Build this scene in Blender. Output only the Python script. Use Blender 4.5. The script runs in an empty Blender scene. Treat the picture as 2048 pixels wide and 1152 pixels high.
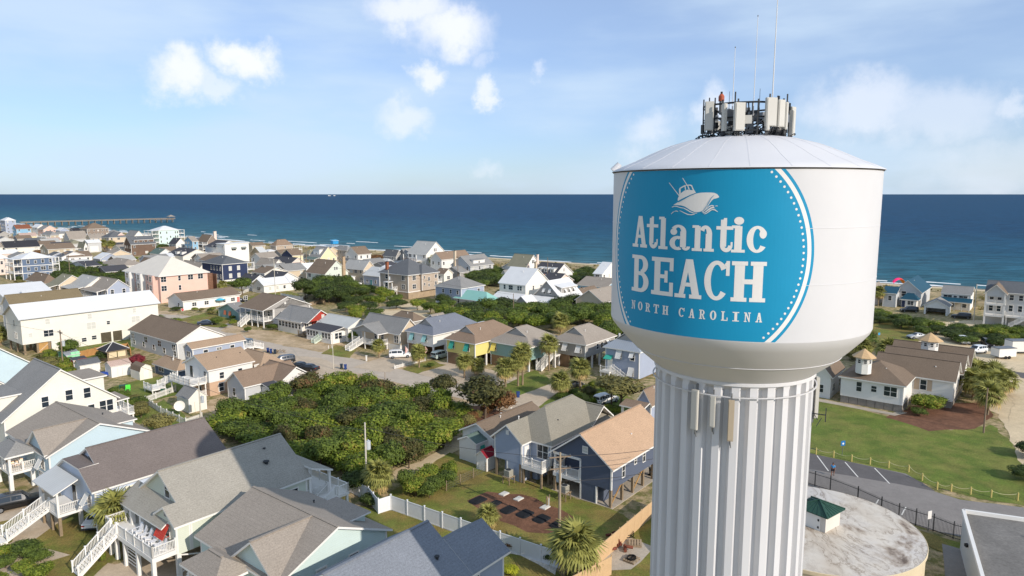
import bpy, bmesh, math, random
from math import sin, cos, pi, radians, atan2, hypot, sqrt
from mathutils import Vector, Matrix, noise
sc = bpy.context.scene
COL = sc.collection
rnd = random.Random(7)
# ---------------------------------------------------------------- camera
FOC, CAMH = 1380.0, 36.0
PITCH = math.atan(188 / FOC)
cd = bpy.data.cameras.new('camera'); cam = bpy.data.objects.new('camera', cd); COL.objects.link(cam)
cam.location = (0, 0, CAMH); cam.rotation_euler = (pi / 2 - PITCH, 0, 0)
cd.sensor_width = 36; cd.lens = 36 * FOC / 2048; cd.clip_start = .5; cd.clip_end = 120000
sc.camera = cam
# ---------------------------------------------------------------- light
SUN_AZ = radians(133.8); SUN_EL = radians(27)      # clockwise from +Y
sd = bpy.data.lights.new('sun', 'SUN'); sun = bpy.data.objects.new('sun', sd); COL.objects.link(sun)
sd.energy = 3.85; sd.angle = radians(.5); sd.color = (1, .915, .82)
sv = Vector((sin(SUN_AZ) * cos(SUN_EL), cos(SUN_AZ) * cos(SUN_EL), sin(SUN_EL)))
sun.rotation_euler = sv.to_track_quat('Z', 'Y').to_euler()
world = bpy.data.worlds.new('World'); sc.world = world; world.use_nodes = True
nt = world.node_tree; N = nt.nodes; L = nt.links; N.clear()
def nn(t, **k):
 n = N.new(t)
 for a, b in k.items(): setattr(n, a, b)
 return n
def mth(op, a, b=None, clamp=False):
 n = nn('ShaderNodeMath', operation=op); n.use_clamp = clamp
 for i, v in enumerate((a, b)):
  if v is None: continue
  if isinstance(v, (int, float)): n.inputs[i].default_value = v
  else: L.new(v, n.inputs[i])
 return n.outputs[0]
sky = nn('ShaderNodeTexSky', sky_type='NISHITA'); sky.sun_disc = False
sky.sun_elevation = SUN_EL; sky.sun_rotation = SUN_AZ; sky.altitude = 30; sky.air_density = 1.0; sky.dust_density = .5; sky.ozone_density = 2.2
tc = nn('ShaderNodeTexCoord'); dirv = tc.outputs['Generated']
sep = nn('ShaderNodeSeparateXYZ'); L.new(dirv, sep.inputs[0])
# warp for ragged cloud edges
wn = nn('ShaderNodeTexNoise'); wn.inputs['Scale'].default_value = 14; wn.inputs['Detail'].default_value = 7; wn.inputs['Roughness'].default_value = .62
L.new(dirv, wn.inputs['Vector'])
wsub = nn('ShaderNodeVectorMath', operation='SUBTRACT'); L.new(wn.outputs['Color'], wsub.inputs[0]); wsub.inputs[1].default_value = (.5, .5, .5)
wsc = nn('ShaderNodeVectorMath', operation='SCALE'); L.new(wsub.outputs[0], wsc.inputs[0]); wsc.inputs['Scale'].default_value = .10
wadd = nn('ShaderNodeVectorMath', operation='ADD'); L.new(dirv, wadd.inputs[0]); L.new(wsc.outputs[0], wadd.inputs[1])
def pxdir(x, y):
 u = (x - 1024) / FOC; v = (y - 576) / FOC
 return Vector((u, cos(PITCH) - v * sin(PITCH), -(sin(PITCH) + v * cos(PITCH)))).normalized()
total = None
# cumulus puffs: direction, half width, half height, strength
PUFFS = [((488, 118), .050, .034, 1.0), ((360, 150), .062, .040, .95), ((430, 172), .045, .025, .6), ((842, 155), .034, .026, .85),
  ((905, 62), .085, .050, .95), ((830, 20), .080, .040, .85), ((976, 188), .026, .022, .8), ((812, 240), .05, .032, .55), ((1740, 215), .11, .055, .6),
  ((1880, 235), .12, .06, .45), ((1420, 232), .04, .045, .6), ((1990, 330), .12, .05, .35), ((1085, 138), .018, .018, .4), ((970, 122), .03, .02, .35),
  ((2030, 215), .03, .03, .5), ((960, 340), .03, .02, .3), ((1300, 270), .06, .05, .5), ((2500, 150), .12, .06, .8), ((-300, 190), .10, .05, .8), ((3300, 260), .14, .06, .7)]
for (px, hw, hh, st) in PUFFS:
 d = pxdir(*px)
 s = nn('ShaderNodeVectorMath', operation='SUBTRACT'); L.new(wadd.outputs[0], s.inputs[0]); s.inputs[1].default_value = d
 m = nn('ShaderNodeVectorMath', operation='MULTIPLY'); L.new(s.outputs[0], m.inputs[0]); m.inputs[1].default_value = (1.15 / hw, 1.15 / hw, 1.15 / hh)
 ln = nn('ShaderNodeVectorMath', operation='LENGTH'); L.new(m.outputs[0], ln.inputs[0])
 mr = nn('ShaderNodeMapRange', interpolation_type='SMOOTHSTEP'); L.new(ln.outputs['Value'], mr.inputs[0])
 mr.inputs[1].default_value = 1.1; mr.inputs[2].default_value = .25; mr.inputs[3].default_value = 0; mr.inputs[4].default_value = st
 total = mr.outputs[0] if total is None else mth('MAXIMUM', total, mr.outputs[0])
# thin veil over the whole sky
mp = nn('ShaderNodeMapping'); mp.inputs['Scale'].default_value = (1.6, 1.6, 6.5); L.new(dirv, mp.inputs[0])
vn = nn('ShaderNodeTexNoise'); vn.inputs['Scale'].default_value = 1.7; vn.inputs['Detail'].default_value = 6; vn.inputs['Roughness'].default_value = .5
L.new(mp.outputs[0], vn.inputs['Vector'])
vr = nn('ShaderNodeMapRange', interpolation_type='SMOOTHSTEP'); L.new(vn.outputs['Fac'], vr.inputs[0])
vr.inputs[1].default_value = .36; vr.inputs[2].default_value = .70; vr.inputs[3].default_value = .38; vr.inputs[4].default_value = .85
tot = total
vmix = nn('ShaderNodeMix', data_type='RGBA'); L.new(vr.outputs[0], vmix.inputs['Factor']); vmix.inputs['B'].default_value = (5.5, 6.8, 8.3, 1)
above = nn('ShaderNodeMapRange'); L.new(sep.outputs['Z'], above.inputs[0]); above.inputs[1].default_value = -.02; above.inputs[2].default_value = .0
tot = mth('MULTIPLY', tot, above.outputs[0])
cmix = nn('ShaderNodeMix', data_type='RGBA'); L.new(tot, cmix.inputs['Factor'])
tint = nn('ShaderNodeMix', data_type='RGBA', blend_type='MULTIPLY'); tint.inputs['Factor'].default_value = 1
L.new(sky.outputs[0], tint.inputs['A']); tint.inputs['B'].default_value = (.74, .90, 1.24, 1)
L.new(tint.outputs['Result'], vmix.inputs['A']); L.new(vmix.outputs['Result'], cmix.inputs['A']); cmix.inputs['B'].default_value = (8.1, 8.4, 9.1, 1)
bg = nn('ShaderNodeBackground'); bg.inputs['Strength'].default_value = .105
L.new(cmix.outputs['Result'], bg.inputs[0]); wo = nn('ShaderNodeOutputWorld'); L.new(bg.outputs[0], wo.inputs[0])
sc.view_settings.view_transform = 'Standard'; sc.view_settings.look = 'None'
sc.view_settings.exposure = .2; sc.view_settings.gamma = 1; sc.view_settings.use_curve_mapping = False
sc.render.engine = 'CYCLES'
try:
 sc.cycles.max_bounces = 6; sc.cycles.transparent_max_bounces = 4
except Exception: pass
# ---------------------------------------------------------------- helpers
def G(x, y, z=0.0):
 u = (x - 1024) / FOC; v = (y - 576) / FOC
 Z = (CAMH - z) / (sin(PITCH) + v * cos(PITCH))
 return Vector((u * Z, Z * (cos(PITCH) - v * sin(PITCH)), z))
def PX(p):
 h = CAMH - p[2]; zc = p[1] * cos(PITCH) + h * sin(PITCH)
 return 1024 + FOC * p[0] / zc, 576 + FOC * (h * cos(PITCH) - p[1] * sin(PITCH)) / zc
def s2l(c): return tuple(((v / 255) / 12.92 if v / 255 <= .04045 else ((v / 255 + .055) / 1.055) ** 2.4) for v in c)
MATS = {}
def mat(name, rgb, rough=.8, kind='plain', var=.12, scale=1.0, spec=.3, metal=0.0, rgb2=None, axis=0):
 """rgb: sRGB 0..255 surface colour; var: light/dark mottling; kind adds fine relief"""
 if name in MATS: return MATS[name]
 m = bpy.data.materials.new(name); m.use_nodes = True; t = m.node_tree; n = t.nodes; l = t.links
 b = n['Principled BSDF']; b.inputs['Roughness'].default_value = rough; b.inputs['Metallic'].default_value = metal
 b.inputs['Specular IOR Level'].default_value = spec
 c = s2l(rgb); tc = n.new('ShaderNodeTexCoord'); co = tc.outputs['Object']
 def noise_(s, d=4, r=.6, vec=co):
  k = n.new('ShaderNodeTexNoise'); k.inputs['Scale'].default_value = s; k.inputs['Detail'].default_value = d; k.inputs['Roughness'].default_value = r
  l.new(vec, k.inputs['Vector']); return k.outputs['Fac']
 def mr(v, a, b_, c_, d_):
  k = n.new('ShaderNodeMapRange'); l.new(v, k.inputs[0])
  for i, q in enumerate((a, b_, c_, d_)): k.inputs[i + 1].default_value = q
  return k.outputs[0]
 def mul(a, b_):
  k = n.new('ShaderNodeMath'); k.operation = 'MULTIPLY'
  for i, q in enumerate((a, b_)):
   if isinstance(q, (int, float)): k.inputs[i].default_value = q
   else: l.new(q, k.inputs[i])
  return k.outputs[0]
 big = mr(noise_(.35 * scale, 5), .3, .7, 1 - var, 1 + var)
 fac = big; height = None; bst = .3; bd = .02
 if kind in ('siding', 'shake', 'shingle', 'metal', 'block', 'board'):
  sx = n.new('ShaderNodeSeparateXYZ'); l.new(co, sx.inputs[0])
 def saw(v, per):
  k = n.new('ShaderNodeMath'); k.operation = 'MULTIPLY'; l.new(v, k.inputs[0]); k.inputs[1].default_value = 1 / per
  f = n.new('ShaderNodeMath'); f.operation = 'FRACT'; l.new(k.outputs[0], f.inputs[0]); return f.outputs[0]
 if kind == 'siding':
  s = saw(sx.outputs['Z'], .20); fac = mul(fac, mr(s, .0, .12, .80, 1)); height = s; bst = .5
  fac = mul(fac, mr(noise_(14, 2), .3, .7, .97, 1.03))
 elif kind == 'shake':
  s = saw(sx.outputs['Z'], .25); fac = mul(fac, mr(s, 0, .12, .75, 1)); height = s
  fac = mul(fac, mr(noise_(5, 3, .8), .3, .7, .72, 1.28))
 elif kind == 'shingle':
  s = saw(sx.outputs['Z'], .14); fac = mul(fac, mr(s, 0, .2, .86, 1)); height = s
  fac = mul(fac, mr(noise_(6.5, 3, .9), .32, .68, .80, 1.2)); fac = mul(fac, mr(noise_(22, 2, .9), .35, .65, .86, 1.14))
 elif kind == 'metal':
  s = saw(sx.outputs['XY'[axis]], .45); fac = mul(fac, mr(s, 0, .14, .72, 1)); height = mr(s, 0, .16, 1, 0)
 elif kind == 'board':
  s = saw(sx.outputs['XY'[axis]], .2); fac = mul(fac, mr(s, 0, .12, .7, 1)); height = s
 elif kind == 'rough':
  nz = noise_(7 * scale, 6, .75); fac = mul(fac, mr(nz, .3, .7, 1 - var * 1.6, 1 + var * 1.6)); height = nz; bst = .5; bd = .05
  fac = mul(fac, mr(noise_(1.3 * scale, 5, .7), .3, .7, 1 - var, 1 + var))
 elif kind == 'grass':
  nz = noise_(5, 6, .8); fac = mul(fac, mr(nz, .3, .7, .62, 1.38)); height = nz; bst = .9; bd = .15
  fac = mul(fac, mr(noise_(23, 3, .9), .32, .68, .6, 1.4))
 col = n.new('ShaderNodeVectorMath'); col.operation = 'SCALE'; l.new(fac, col.inputs['Scale'])
 if rgb2:
  mx = n.new('ShaderNodeMix'); mx.data_type = 'RGBA'; mx.inputs['A'].default_value = (*c, 1); mx.inputs['B'].default_value = (*s2l(rgb2), 1)
  a = mr(noise_(.22 * scale, 7, .65), .42, .58, 0, 1); l.new(a, mx.inputs['Factor']); l.new(mx.outputs['Result'], col.inputs[0])
 else: col.inputs[0].default_value = c
 l.new(col.outputs[0], b.inputs['Base Color'])
 if height is not None:
  bp = n.new('ShaderNodeBump'); bp.inputs['Strength'].default_value = bst; bp.inputs['Distance'].default_value = bd
  l.new(height, bp.inputs['Height']); l.new(bp.outputs[0], b.inputs['Normal'])
 MATS[name] = m; return m
def glass_mat(name='window_glass', rgb=(40, 48, 56)):
 if name in MATS: return MATS[name]
 m = bpy.data.materials.new(name); m.use_nodes = True; b = m.node_tree.nodes['Principled BSDF']
 b.inputs['Base Color'].default_value = (*s2l(rgb), 1); b.inputs['Roughness'].default_value = .12; b.inputs['Specular IOR Level'].default_value = .6
 MATS[name] = m; return m
WHITE = mat('white_trim', (226, 222, 214), .6, var=.05)
GLASS = glass_mat(); SHADE = mat('drawn_blind', (196, 194, 184), .7, var=.06)
WOOD = mat('weathered_wood', (140, 122, 98), .85, 'rough', .15); PINE = mat('new_pine', (178, 138, 84), .8, 'rough', .12)
CONC = mat('concrete', (176, 164, 146), .85, 'rough', .10)
DARK = mat('dark_metal', (48, 50, 52), .5, var=.1); GREY = mat('grey_metal', (128, 130, 132), .45, var=.1, metal=.5)
BLACK = mat('black_rubber', (22, 22, 23), .7, var=.1)
class MB:
 """collects polygons; build() links ONE mesh object"""
 def __init__(s): s.v = []; s.f = []; s.mi = []
 def poly(s, pts, mi=0):
  k = len(s.v); s.v += [tuple(p) for p in pts]; s.f.append(tuple(range(k, k + len(pts)))); s.mi.append(mi)
 def box(s, x0, x1, y0, y1, z0, z1, mi=0, M=None, top=None):
  if x0 > x1: x0, x1 = x1, x0
  if y0 > y1: y0, y1 = y1, y0
  P = [(x0, y0, z0), (x1, y0, z0), (x1, y1, z0), (x0, y1, z0), (x0, y0, z1), (x1, y0, z1), (x1, y1, z1), (x0, y1, z1)]
  if M is not None: P = [M @ Vector(p) for p in P]
  k = len(s.v); s.v += [tuple(p) for p in P]
  for i, q in enumerate(((3, 2, 1, 0), (4, 5, 6, 7), (0, 1, 5, 4), (1, 2, 6, 5), (2, 3, 7, 6), (3, 0, 4, 7))):
   s.f.append(tuple(k + j for j in q)); s.mi.append(top if (top is not None and i == 1) else mi)
 def bar(s, p, q, w=.1, h=None, mi=0):
  """box section from p to q"""
  p = Vector(p); q = Vector(q); d = q - p; ln = d.length
  if ln < 1e-6: return
  d /= ln; up = Vector((0, 0, 1)) if abs(d.z) < .97 else Vector((0, 1, 0))
  sx = d.cross(up).normalized(); sy = sx.cross(d); h = h or w
  M = Matrix((sx, d, sy)).transposed().to_4x4(); M.translation = p
  s.box(-w / 2, w / 2, 0, ln, -h / 2, h / 2, mi, M)
 def cyl(s, p, q, r0, r1=None, n=10, mi=0, caps=True):
  p = Vector(p); q = Vector(q); r1 = r0 if r1 is None else r1; d = (q - p).normalized()
  up = Vector((0, 0, 1)) if abs(d.z) < .9 else Vector((1, 0, 0)); a = d.cross(up).normalized(); b = d.cross(a)
  k = len(s.v)
  for c, r in ((p, r0), (q, r1)):
   for i in range(n): t = 2 * pi * i / n; s.v.append(tuple(c + a * (r * cos(t)) + b * (r * sin(t))))
  for i in range(n):
   j = (i + 1) % n; s.f.append((k + i, k + j, k + n + j, k + n + i)); s.mi.append(mi)
  if caps: s.f.append(tuple(k + i for i in range(n))[::-1]); s.mi.append(mi); s.f.append(tuple(k + n + i for i in range(n))); s.mi.append(mi)
 def lathe(s, prof, n=48, c=(0, 0), mi=0, cap0=False, cap1=False, wob=None):
  k = len(s.v)
  for (r, z) in prof:
   for i in range(n):
    t = 2 * pi * i / n; rr = r * (wob(i, n) if wob else 1); s.v.append((c[0] + rr * cos(t), c[1] + rr * sin(t), z))
  for a in range(len(prof) - 1):
   for i in range(n):
    j = (i + 1) % n; s.f.append((k + a * n + i, k + a * n + j, k + (a + 1) * n + j, k + (a + 1) * n + i)); s.mi.append(mi)
  if cap0: s.f.append(tuple(k + i for i in range(n))[::-1]); s.mi.append(mi)
  if cap1: s.f.append(tuple(k + (len(prof) - 1) * n + i for i in range(n))); s.mi.append(mi)
 def slab(s, pts, t, mi=0, side=1):
  """solid plate whose top face is pts (ccw from above), thickness t straight down"""
  lo = [(p[0], p[1], p[2] - t) for p in pts]; s.poly(pts, mi); s.poly(lo[::-1], side); n = len(pts)
  for i in range(n): j = (i + 1) % n; s.poly([lo[i], lo[j], pts[j], pts[i]], side)
 def mesh(s, name, mats, smooth=False, weld=False):
  me = bpy.data.meshes.new(name); me.from_pydata(s.v, [], s.f)
  for m in (mats if isinstance(mats, (list, tuple)) else [mats]): me.materials.append(m)
  me.polygons.foreach_set('material_index', s.mi)
  if weld:
   bm = bmesh.new(); bm.from_mesh(me); bmesh.ops.remove_doubles(bm, verts=bm.verts, dist=1e-4); bm.to_mesh(me); bm.free()
  if smooth: me.polygons.foreach_set('use_smooth', [True] * len(me.polygons))
  me.update(); return me
 def build(s, name, mats, parent=None, smooth=False, weld=False, loc=None):
  return link(name, s.mesh(name, mats, smooth, weld), parent, loc)
def link(name, me, parent=None, loc=None, rz=0.0, scale=None):
 o = bpy.data.objects.new(name, me); COL.objects.link(o)
 if parent is not None: o.parent = parent
 if loc is not None: o.location = loc
 if rz: o.rotation_euler = (0, 0, rz)
 if scale is not None: o.scale = scale if isinstance(scale, (tuple, list)) else (scale,) * 3
 return o
def thing(name, label, cat, loc=(0, 0, 0), rz=0.0, group=None):
 o = bpy.data.objects.new(name, None); COL.objects.link(o); o.location = loc; o.rotation_euler = (0, 0, rz)
 o.empty_display_size = .5; return tag(o, label, cat, group)
def tag(o, label, cat, group=None):
 o['label'] = label; o['category'] = cat
 if group: o['group'] = group
 return o
def struct(o): o['kind'] = 'structure'; return o
def copy_tree(o, parent=None):
 c = o.copy(); COL.objects.link(c)
 if parent is not None: c.parent = parent
 for ch in list(o.children): copy_tree(ch, c)
 return c
# ---------------------------------------------------------------- house kit
GRID = radians(51.5)
RV = Vector((cos(GRID), sin(GRID), 0)); LV = Vector((-sin(GRID), cos(GRID), 0))
_wm = {}
def window_meshes(w, h, style=0, fm=None, gm=None):
 key = (round(w, 2), round(h, 2), style, (fm or WHITE).name, (gm or GLASS).name)
 if key in _wm: return _wm[key]
 m = MB(); b = .1 if w > .7 else .08
 m.box(-w / 2 - b, w / 2 + b, -.06, .03, h, h + b * 1.2); m.box(-w / 2 - b, w / 2 + b, -.08, .03, -b, 0)
 m.box(-w / 2 - b, -w / 2, -.055, .03, 0, h); m.box(w / 2, w / 2 + b, -.055, .03, 0, h)
 m.box(-w / 2, w / 2, -.03, .02, h / 2 - .03, h / 2 + .03)
 if style in (1, 2): m.box(-.04, .04, -.045, .02, 0, h)
 f = m.mesh('window', [fm or WHITE]); g = MB(); g.box(-w / 2, w / 2, -.015, .01, 0, h); gl = g.mesh('pane', [gm or GLASS])
 _wm[key] = (f, gl); return _wm[key]
class House:
 def __init__(s, name, label, cat, B, xA=None, xC=None, ze=6.0, yb=None, W=None, D=None, rot=0.0, group=None):
  g = GRID + radians(rot); s.R = Vector((cos(g), sin(g), 0)); s.L = Vector((-sin(g), cos(g), 0))
  if yb is not None:      # wall height from where the wall meets the ground
   p = G(B[0], yb); lo, hi = 1., 16.
   for _ in range(40):
    mid = (lo + hi) / 2
    if PX((p.x, p.y, mid))[1] > B[1]: lo = mid
    else: hi = mid
   ze = lo
  s.ze = ze; p = G(B[0], B[1], ze); s.o = Vector((p.x, p.y, 0))
  s.W = W if W else s.solve(s.R, xC, 12.0); s.D = D if D else s.solve(s.L, xA, 10.0)
  s.root = thing(name, label, cat, s.o, g, group)
 def solve(s, v, x, dflt):
  if x is None: return dflt
  best, bt = 1e9, dflt; t = 1.
  while t < 60:
   q = s.o + v * t; e = abs(PX((q.x, q.y, s.ze))[0] - x)
   if e < best: best, bt = e, t
   t += .1
  return bt
 def w2l(s, p):            # world -> local
  d = Vector((p[0], p[1], 0)) - s.o; return d.dot(s.R), d.dot(s.L)
 def lp(s, x, y, z):       # pixel at height z -> local x, y
  return s.w2l(G(x, y, z))
 def build(s, mb, name, mats, **k): return mb.build(name, mats, s.root, **k)
 def vol(s, m, x0=0, x1=None, y0=0, y1=None, z0=0, z1=None, gable=None, rise=0, name='wall', trim=True, trimmat=None):
  x1 = s.W if x1 is None else x1; y1 = s.D if y1 is None else y1; z1 = s.ze if z1 is None else z1
  b = MB(); a = [(x0, y0), (x1, y0), (x1, y1), (x0, y1)]
  for i in range(4):
   p, q = a[i], a[(i + 1) % 4]; pts = [(*p, z0), (*q, z0), (*q, z1), (*p, z1)]
   if (gable == 'Y' and i in (0, 2)) or (gable == 'X' and i in (1, 3)):
    pts.insert(3, ((p[0] + q[0]) / 2, (p[1] + q[1]) / 2, z1 + rise))
   b.poly(pts)
  b.poly([(*p, z0) for p in a[::-1]])
  if not gable: b.poly([(*p, z1 - .02) for p in a])
  o = s.build(b, name, [m])
  if trim:
   w = .16; e = .025; far_ = s.o.y > 300; t = MB()
   for (cx, cy, sx, sy) in ((x0, y0, 1, 1), (x1, y0, -1, 1), (x0, y1, 1, -1), (x1, y1, -1, -1)):
    if not far_: t = MB()
    t.box(cx - sx * e, cx + sx * w, cy - sy * e, cy + sy * .01, z0 + .02, z1 - .03)
    t.box(cx - sx * e, cx + sx * .01, cy + sy * .012, cy + sy * w, z0 + .02, z1 - .03)
    if not far_: s.build(t, 'corner_board', [trimmat or WHITE])
   if far_: s.build(t, 'corner_trim', [trimmat or WHITE])['kind'] = 'stuff'
  return o
 def roof(s, kind, m, x0=0, x1=None, y0=0, y1=None, z=None, rise=2.5, ov=.4, t=.2, trim=None, name='roof', ridge=.5, drop=0, cut=0):
  x1 = s.W if x1 is None else x1; y1 = s.D if y1 is None else y1; z = s.ze if z is None else z
  b = MB(); zt = z + t
  if kind == 'Y':       # ridge along y
   xm = x0 + (x1 - x0) * ridge; sl = rise / ((x1 - x0) * .5); d = sl * ov; Y0, Y1 = y0 - ov, y1 + ov
   b.slab([(x0 - ov, Y0, zt - d), (xm, Y0, zt + rise), (xm, Y1, zt + rise), (x0 - ov, Y1, zt - d)], t)
   b.slab([(xm, Y0, zt + rise), (x1 + ov, Y0, zt - d), (x1 + ov, Y1, zt - d), (xm, Y1, zt + rise)], t)
   r = (xm, Y0, xm, Y1)
  elif kind == 'X':
   ym = y0 + (y1 - y0) * ridge; sl = rise / ((y1 - y0) * .5); d = sl * ov; X0, X1 = x0 - ov, x1 + ov
   b.slab([(X0, y0 - ov, zt - d), (X1, y0 - ov, zt - d), (X1, ym, zt + rise), (X0, ym, zt + rise)], t)
   b.slab([(X0, ym, zt + rise), (X1, ym, zt + rise), (X1, y1 + ov, zt - d), (X0, y1 + ov, zt - d)], t)
   r = (X0, ym, X1, ym)
  elif kind == 'hip' or kind == 'dutch':
   hx, hy = (x1 - x0) / 2, (y1 - y0) / 2; q = min(hx, hy); d = rise / q * ov
   a = [(x0 - ov, y0 - ov), (x1 + ov, y0 - ov), (x1 + ov, y1 + ov), (x0 - ov, y1 + ov)]
   if hx >= hy: p, w = (x0 + q + .01, y0 + hy), (x1 - q - .01, y0 + hy)
   else: p, w = (x0 + hx, y0 + q + .01), (x0 + hx, y1 - q - .01)
   P = (*p, zt + rise); Q = (*w, zt + rise); A = [(*c, zt - d) for c in a]
   if hx >= hy: fs = [[A[0], A[1], Q, P], [A[1], A[2], Q], [A[2], A[3], P, Q], [A[3], A[0], P]]
   else: fs = [[A[0], A[1], P], [A[1], A[2], Q, P], [A[2], A[3], Q], [A[3], A[0], P, Q]]
   for f in fs: b.slab(f, t)
   r = (*p, *w)
  elif kind == 'flat':
   b.slab([(x0 - ov, y0 - ov, zt), (x1 + ov, y0 - ov, zt), (x1 + ov, y1 + ov, zt), (x0 - ov, y1 + ov, zt)], t); r = None
  elif kind == 'shedL': # low edge towards x0
   d = rise / (x1 - x0) * ov
   b.slab([(x0 - ov, y0 - ov, zt - d), (x1, y0 - ov, zt + rise), (x1, y1 + ov, zt + rise), (x0 - ov, y1 + ov, zt - d)], t); r = None
  elif kind == 'shedR': # low edge towards y0
   d = rise / (y1 - y0) * ov
   b.slab([(x0 - ov, y0 - ov, zt - d), (x1 + ov, y0 - ov, zt - d), (x1 + ov, y1, zt + rise), (x0 - ov, y1, zt + rise)], t); r = None
  if r and 'metal' not in m.name: b.bar((r[0], r[1], zt + rise + .0), (r[2], r[3], zt + rise + .0), .28, .07)
  return s.build(b, name, [m, trim or WHITE])
 def win(s, face, u, z, w=.9, h=1.4, off=0.0, style=0, fm=None, gm=None, name='window', n=1, step=1.2, parent=None):
  f, g = window_meshes(w, h, style, fm, gm)
  for i in range(n):
   uu = u + i * step
   if face == 'R': loc, rz = (uu, off, z), 0
   elif face == 'L': loc, rz = (off, uu, z), -pi / 2
   elif face == 'B': loc, rz = (uu, off, z), pi
   else: loc, rz = (off, uu, z), pi / 2
   o = link(name, f, s.root, loc, rz); link('pane', g, o)
 def auto(s, z0=0, floors=None, skip=(), sp=3.0, w=.9, h=1.35, base=1.0, faces='RL', y0=0, x0=0, gm=None):
  fl = floors or max(1, round((s.ze - z0) / 3.0)); fh = (s.ze - z0) / fl; r2 = random.Random(int(s.o.x * 7 + s.o.y * 13))
  for fc in faces:
   ln = s.W if fc == 'R' else s.D; n = max(1, int(ln / sp))
   for k in range(fl):
    for i in range(n):
     if r2.random() < .12: continue
     u = (i + .5) * ln / n + r2.uniform(-.3, .3); dbl = r2.random() < .3
     s.win(fc, u, z0 + k * fh + base, w * (1.7 if dbl else 1), h * (.7 if r2.random() < .15 else 1), off=0, style=1 if dbl else 0,
      gm=gm or (SHADE if r2.random() < .22 else GLASS))
 def piles(s, pts, z1, r=.15, z0=0, m=None, sq=True):
  b = MB()
  if sq: b.box(-r, r, -r, r, z0, z1)
  else: b.cyl((0, 0, z0), (0, 0, z1), r, n=10)
  me = b.mesh('post', [m or WHITE])
  for (x, y) in pts: link('post', me, s.root, (x, y, 0))
 def rail(s, runs, h=1.0, m=None, step=.16, post=.13, ps=1.8, name='railing', bw=.045, parent=None):
  b = MB()
  for (p, q) in runs:
   p = Vector(p); q = Vector(q); d = q - p; n = max(1, round(d.length / ps)); up = Vector((0, 0, 1))
   for i in range(n + 1):
    c = p + d * i / n; b.bar(c, c + up * (h + .12), post); b.box(c.x - post * .65, c.x + post * .65, c.y - post * .65, c.y + post * .65, c.z + h + .12, c.z + h + .17)
   b.bar(p + up * h, q + up * h, .10, .06); b.bar(p + up * .12, q + up * .12, .07, .06)
   k = max(2, int(d.length / step))
   for i in range(1, k): c = p + d * i / k; b.bar(c + up * .12, c + up * h, bw)
  return b.build(name, [m or WHITE], parent or s.root)
 def stairs(s, p0, p1, width, m=None, tm=None, h=1.0):
  """p0 bottom centre, p1 top centre"""
  m = m or WHITE; p0 = Vector(p0); p1 = Vector(p1); d = p1 - p0; f = Vector((d.x, d.y, 0)); run = f.length; f /= run; sd = Vector((-f.y, f.x, 0))
  n = max(3, round(d.z / .19)); b = MB()
  for i in range(n):
   a = p0 + f * (run * i / n); z = p0.z + d.z * (i + 1) / n - .02; c = a + f * (run / n)
   pts = [a - sd * width / 2, c - sd * width / 2, c + sd * width / 2, a + sd * width / 2]
   b.slab([(q.x, q.y, z) for q in pts], .05, 0, 0)
  for k in (-1, 1): b.bar(p0 + sd * (k * (width / 2 + .03)) + Vector((0, 0, -.02)), p1 + sd * (k * (width / 2 + .03)) + Vector((0, 0, -.12)), .06, .28)
  s.build(b, 'stair', [tm or m])
  e = Vector((0, 0, .1))
  s.rail([(p0 + sd * (k * width / 2) + e, p1 + sd * (k * width / 2) + e) for k in (-1, 1)], h, m)
 def deck(s, x0, x1, y0, y1, z, m=None, posts=True, t=.3, pm=None, name='deck', pr=.12):
  b = MB(); b.box(x0, x1, y0, y1, z - t, z, 0); s.build(b, name, [m or WHITE])
  if posts: s.piles([(x0 + .2, y0 + .2), (x1 - .2, y0 + .2), (x0 + .2, y1 - .2), (x1 - .2, y1 - .2)], z - t, pr, 0, pm)
 def door(s, face, u, z, w=.95, h=2.1, off=0, m=None):
  b = MB(); b.box(-w / 2 - .1, w / 2 + .1, -.04, .02, 0, h + .1, 1); b.box(-w / 2, w / 2, -.07, .0, 0, h, 0)
  o = b.build('door', [m or WHITE, WHITE], s.root)
  o.location = (u, off, z) if face == 'R' else (off, u, z); o.rotation_euler = (0, 0, 0 if face == 'R' else -pi / 2)
  k = MB(); k.cyl((w * .38, -.11, 1.0), (w * .38, -.05, 1.0), .04); k.build('handle', [GREY], o)
 def bahama(s, face, u, z, w=1.0, h=1.5, off=0, m=None, out=.75):
  """top-hinged board shutter propped open over a window"""
  b = MB(); n = 9
  a = math.asin(min(.95, out / h)); ca, sa = cos(a), sin(a)
  M = Matrix(((1, 0, 0, 0), (0, ca, -sa, 0), (0, sa, ca, 0), (0, 0, 0, 1)))  # rotate about x
  for i in range(n):
   z1 = -i * h / n; M2 = Matrix.Rotation(-a, 4, 'X'); b.box(-w / 2, w / 2, -.03, .02, z1 - h / n + .02, z1, 0, M2)
  for k in (-1, 1): b.box(k * w / 2 - .04, k * w / 2 + .04, -.05, -.031, -h, 0, 0, Matrix.Rotation(-a, 4, 'X'))
  for k in (-1, 1): b.bar((k * w * .42, -.02, -h * .75), (k * w * .42, -sin(a) * h * .92, -h * cos(a) * .92), .03)
  o = b.build('shutter', [m or WHITE], s.root)
  o.location = (u, off - .08, z) if face == 'R' else (off - .08, u, z); o.rotation_euler = (0, 0, 0 if face == 'R' else -pi / 2)
 def vent(s, x, y, z, h=.45, m=None, r=.06):
  b = MB(); b.cyl((x, y, z - .3), (x, y, z + h), r, n=8); b.cyl((x, y, z + h), (x, y, z + h + .08), r * 1.7, n=8); s.build(b, 'vent_pipe', [m or WHITE])
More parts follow.
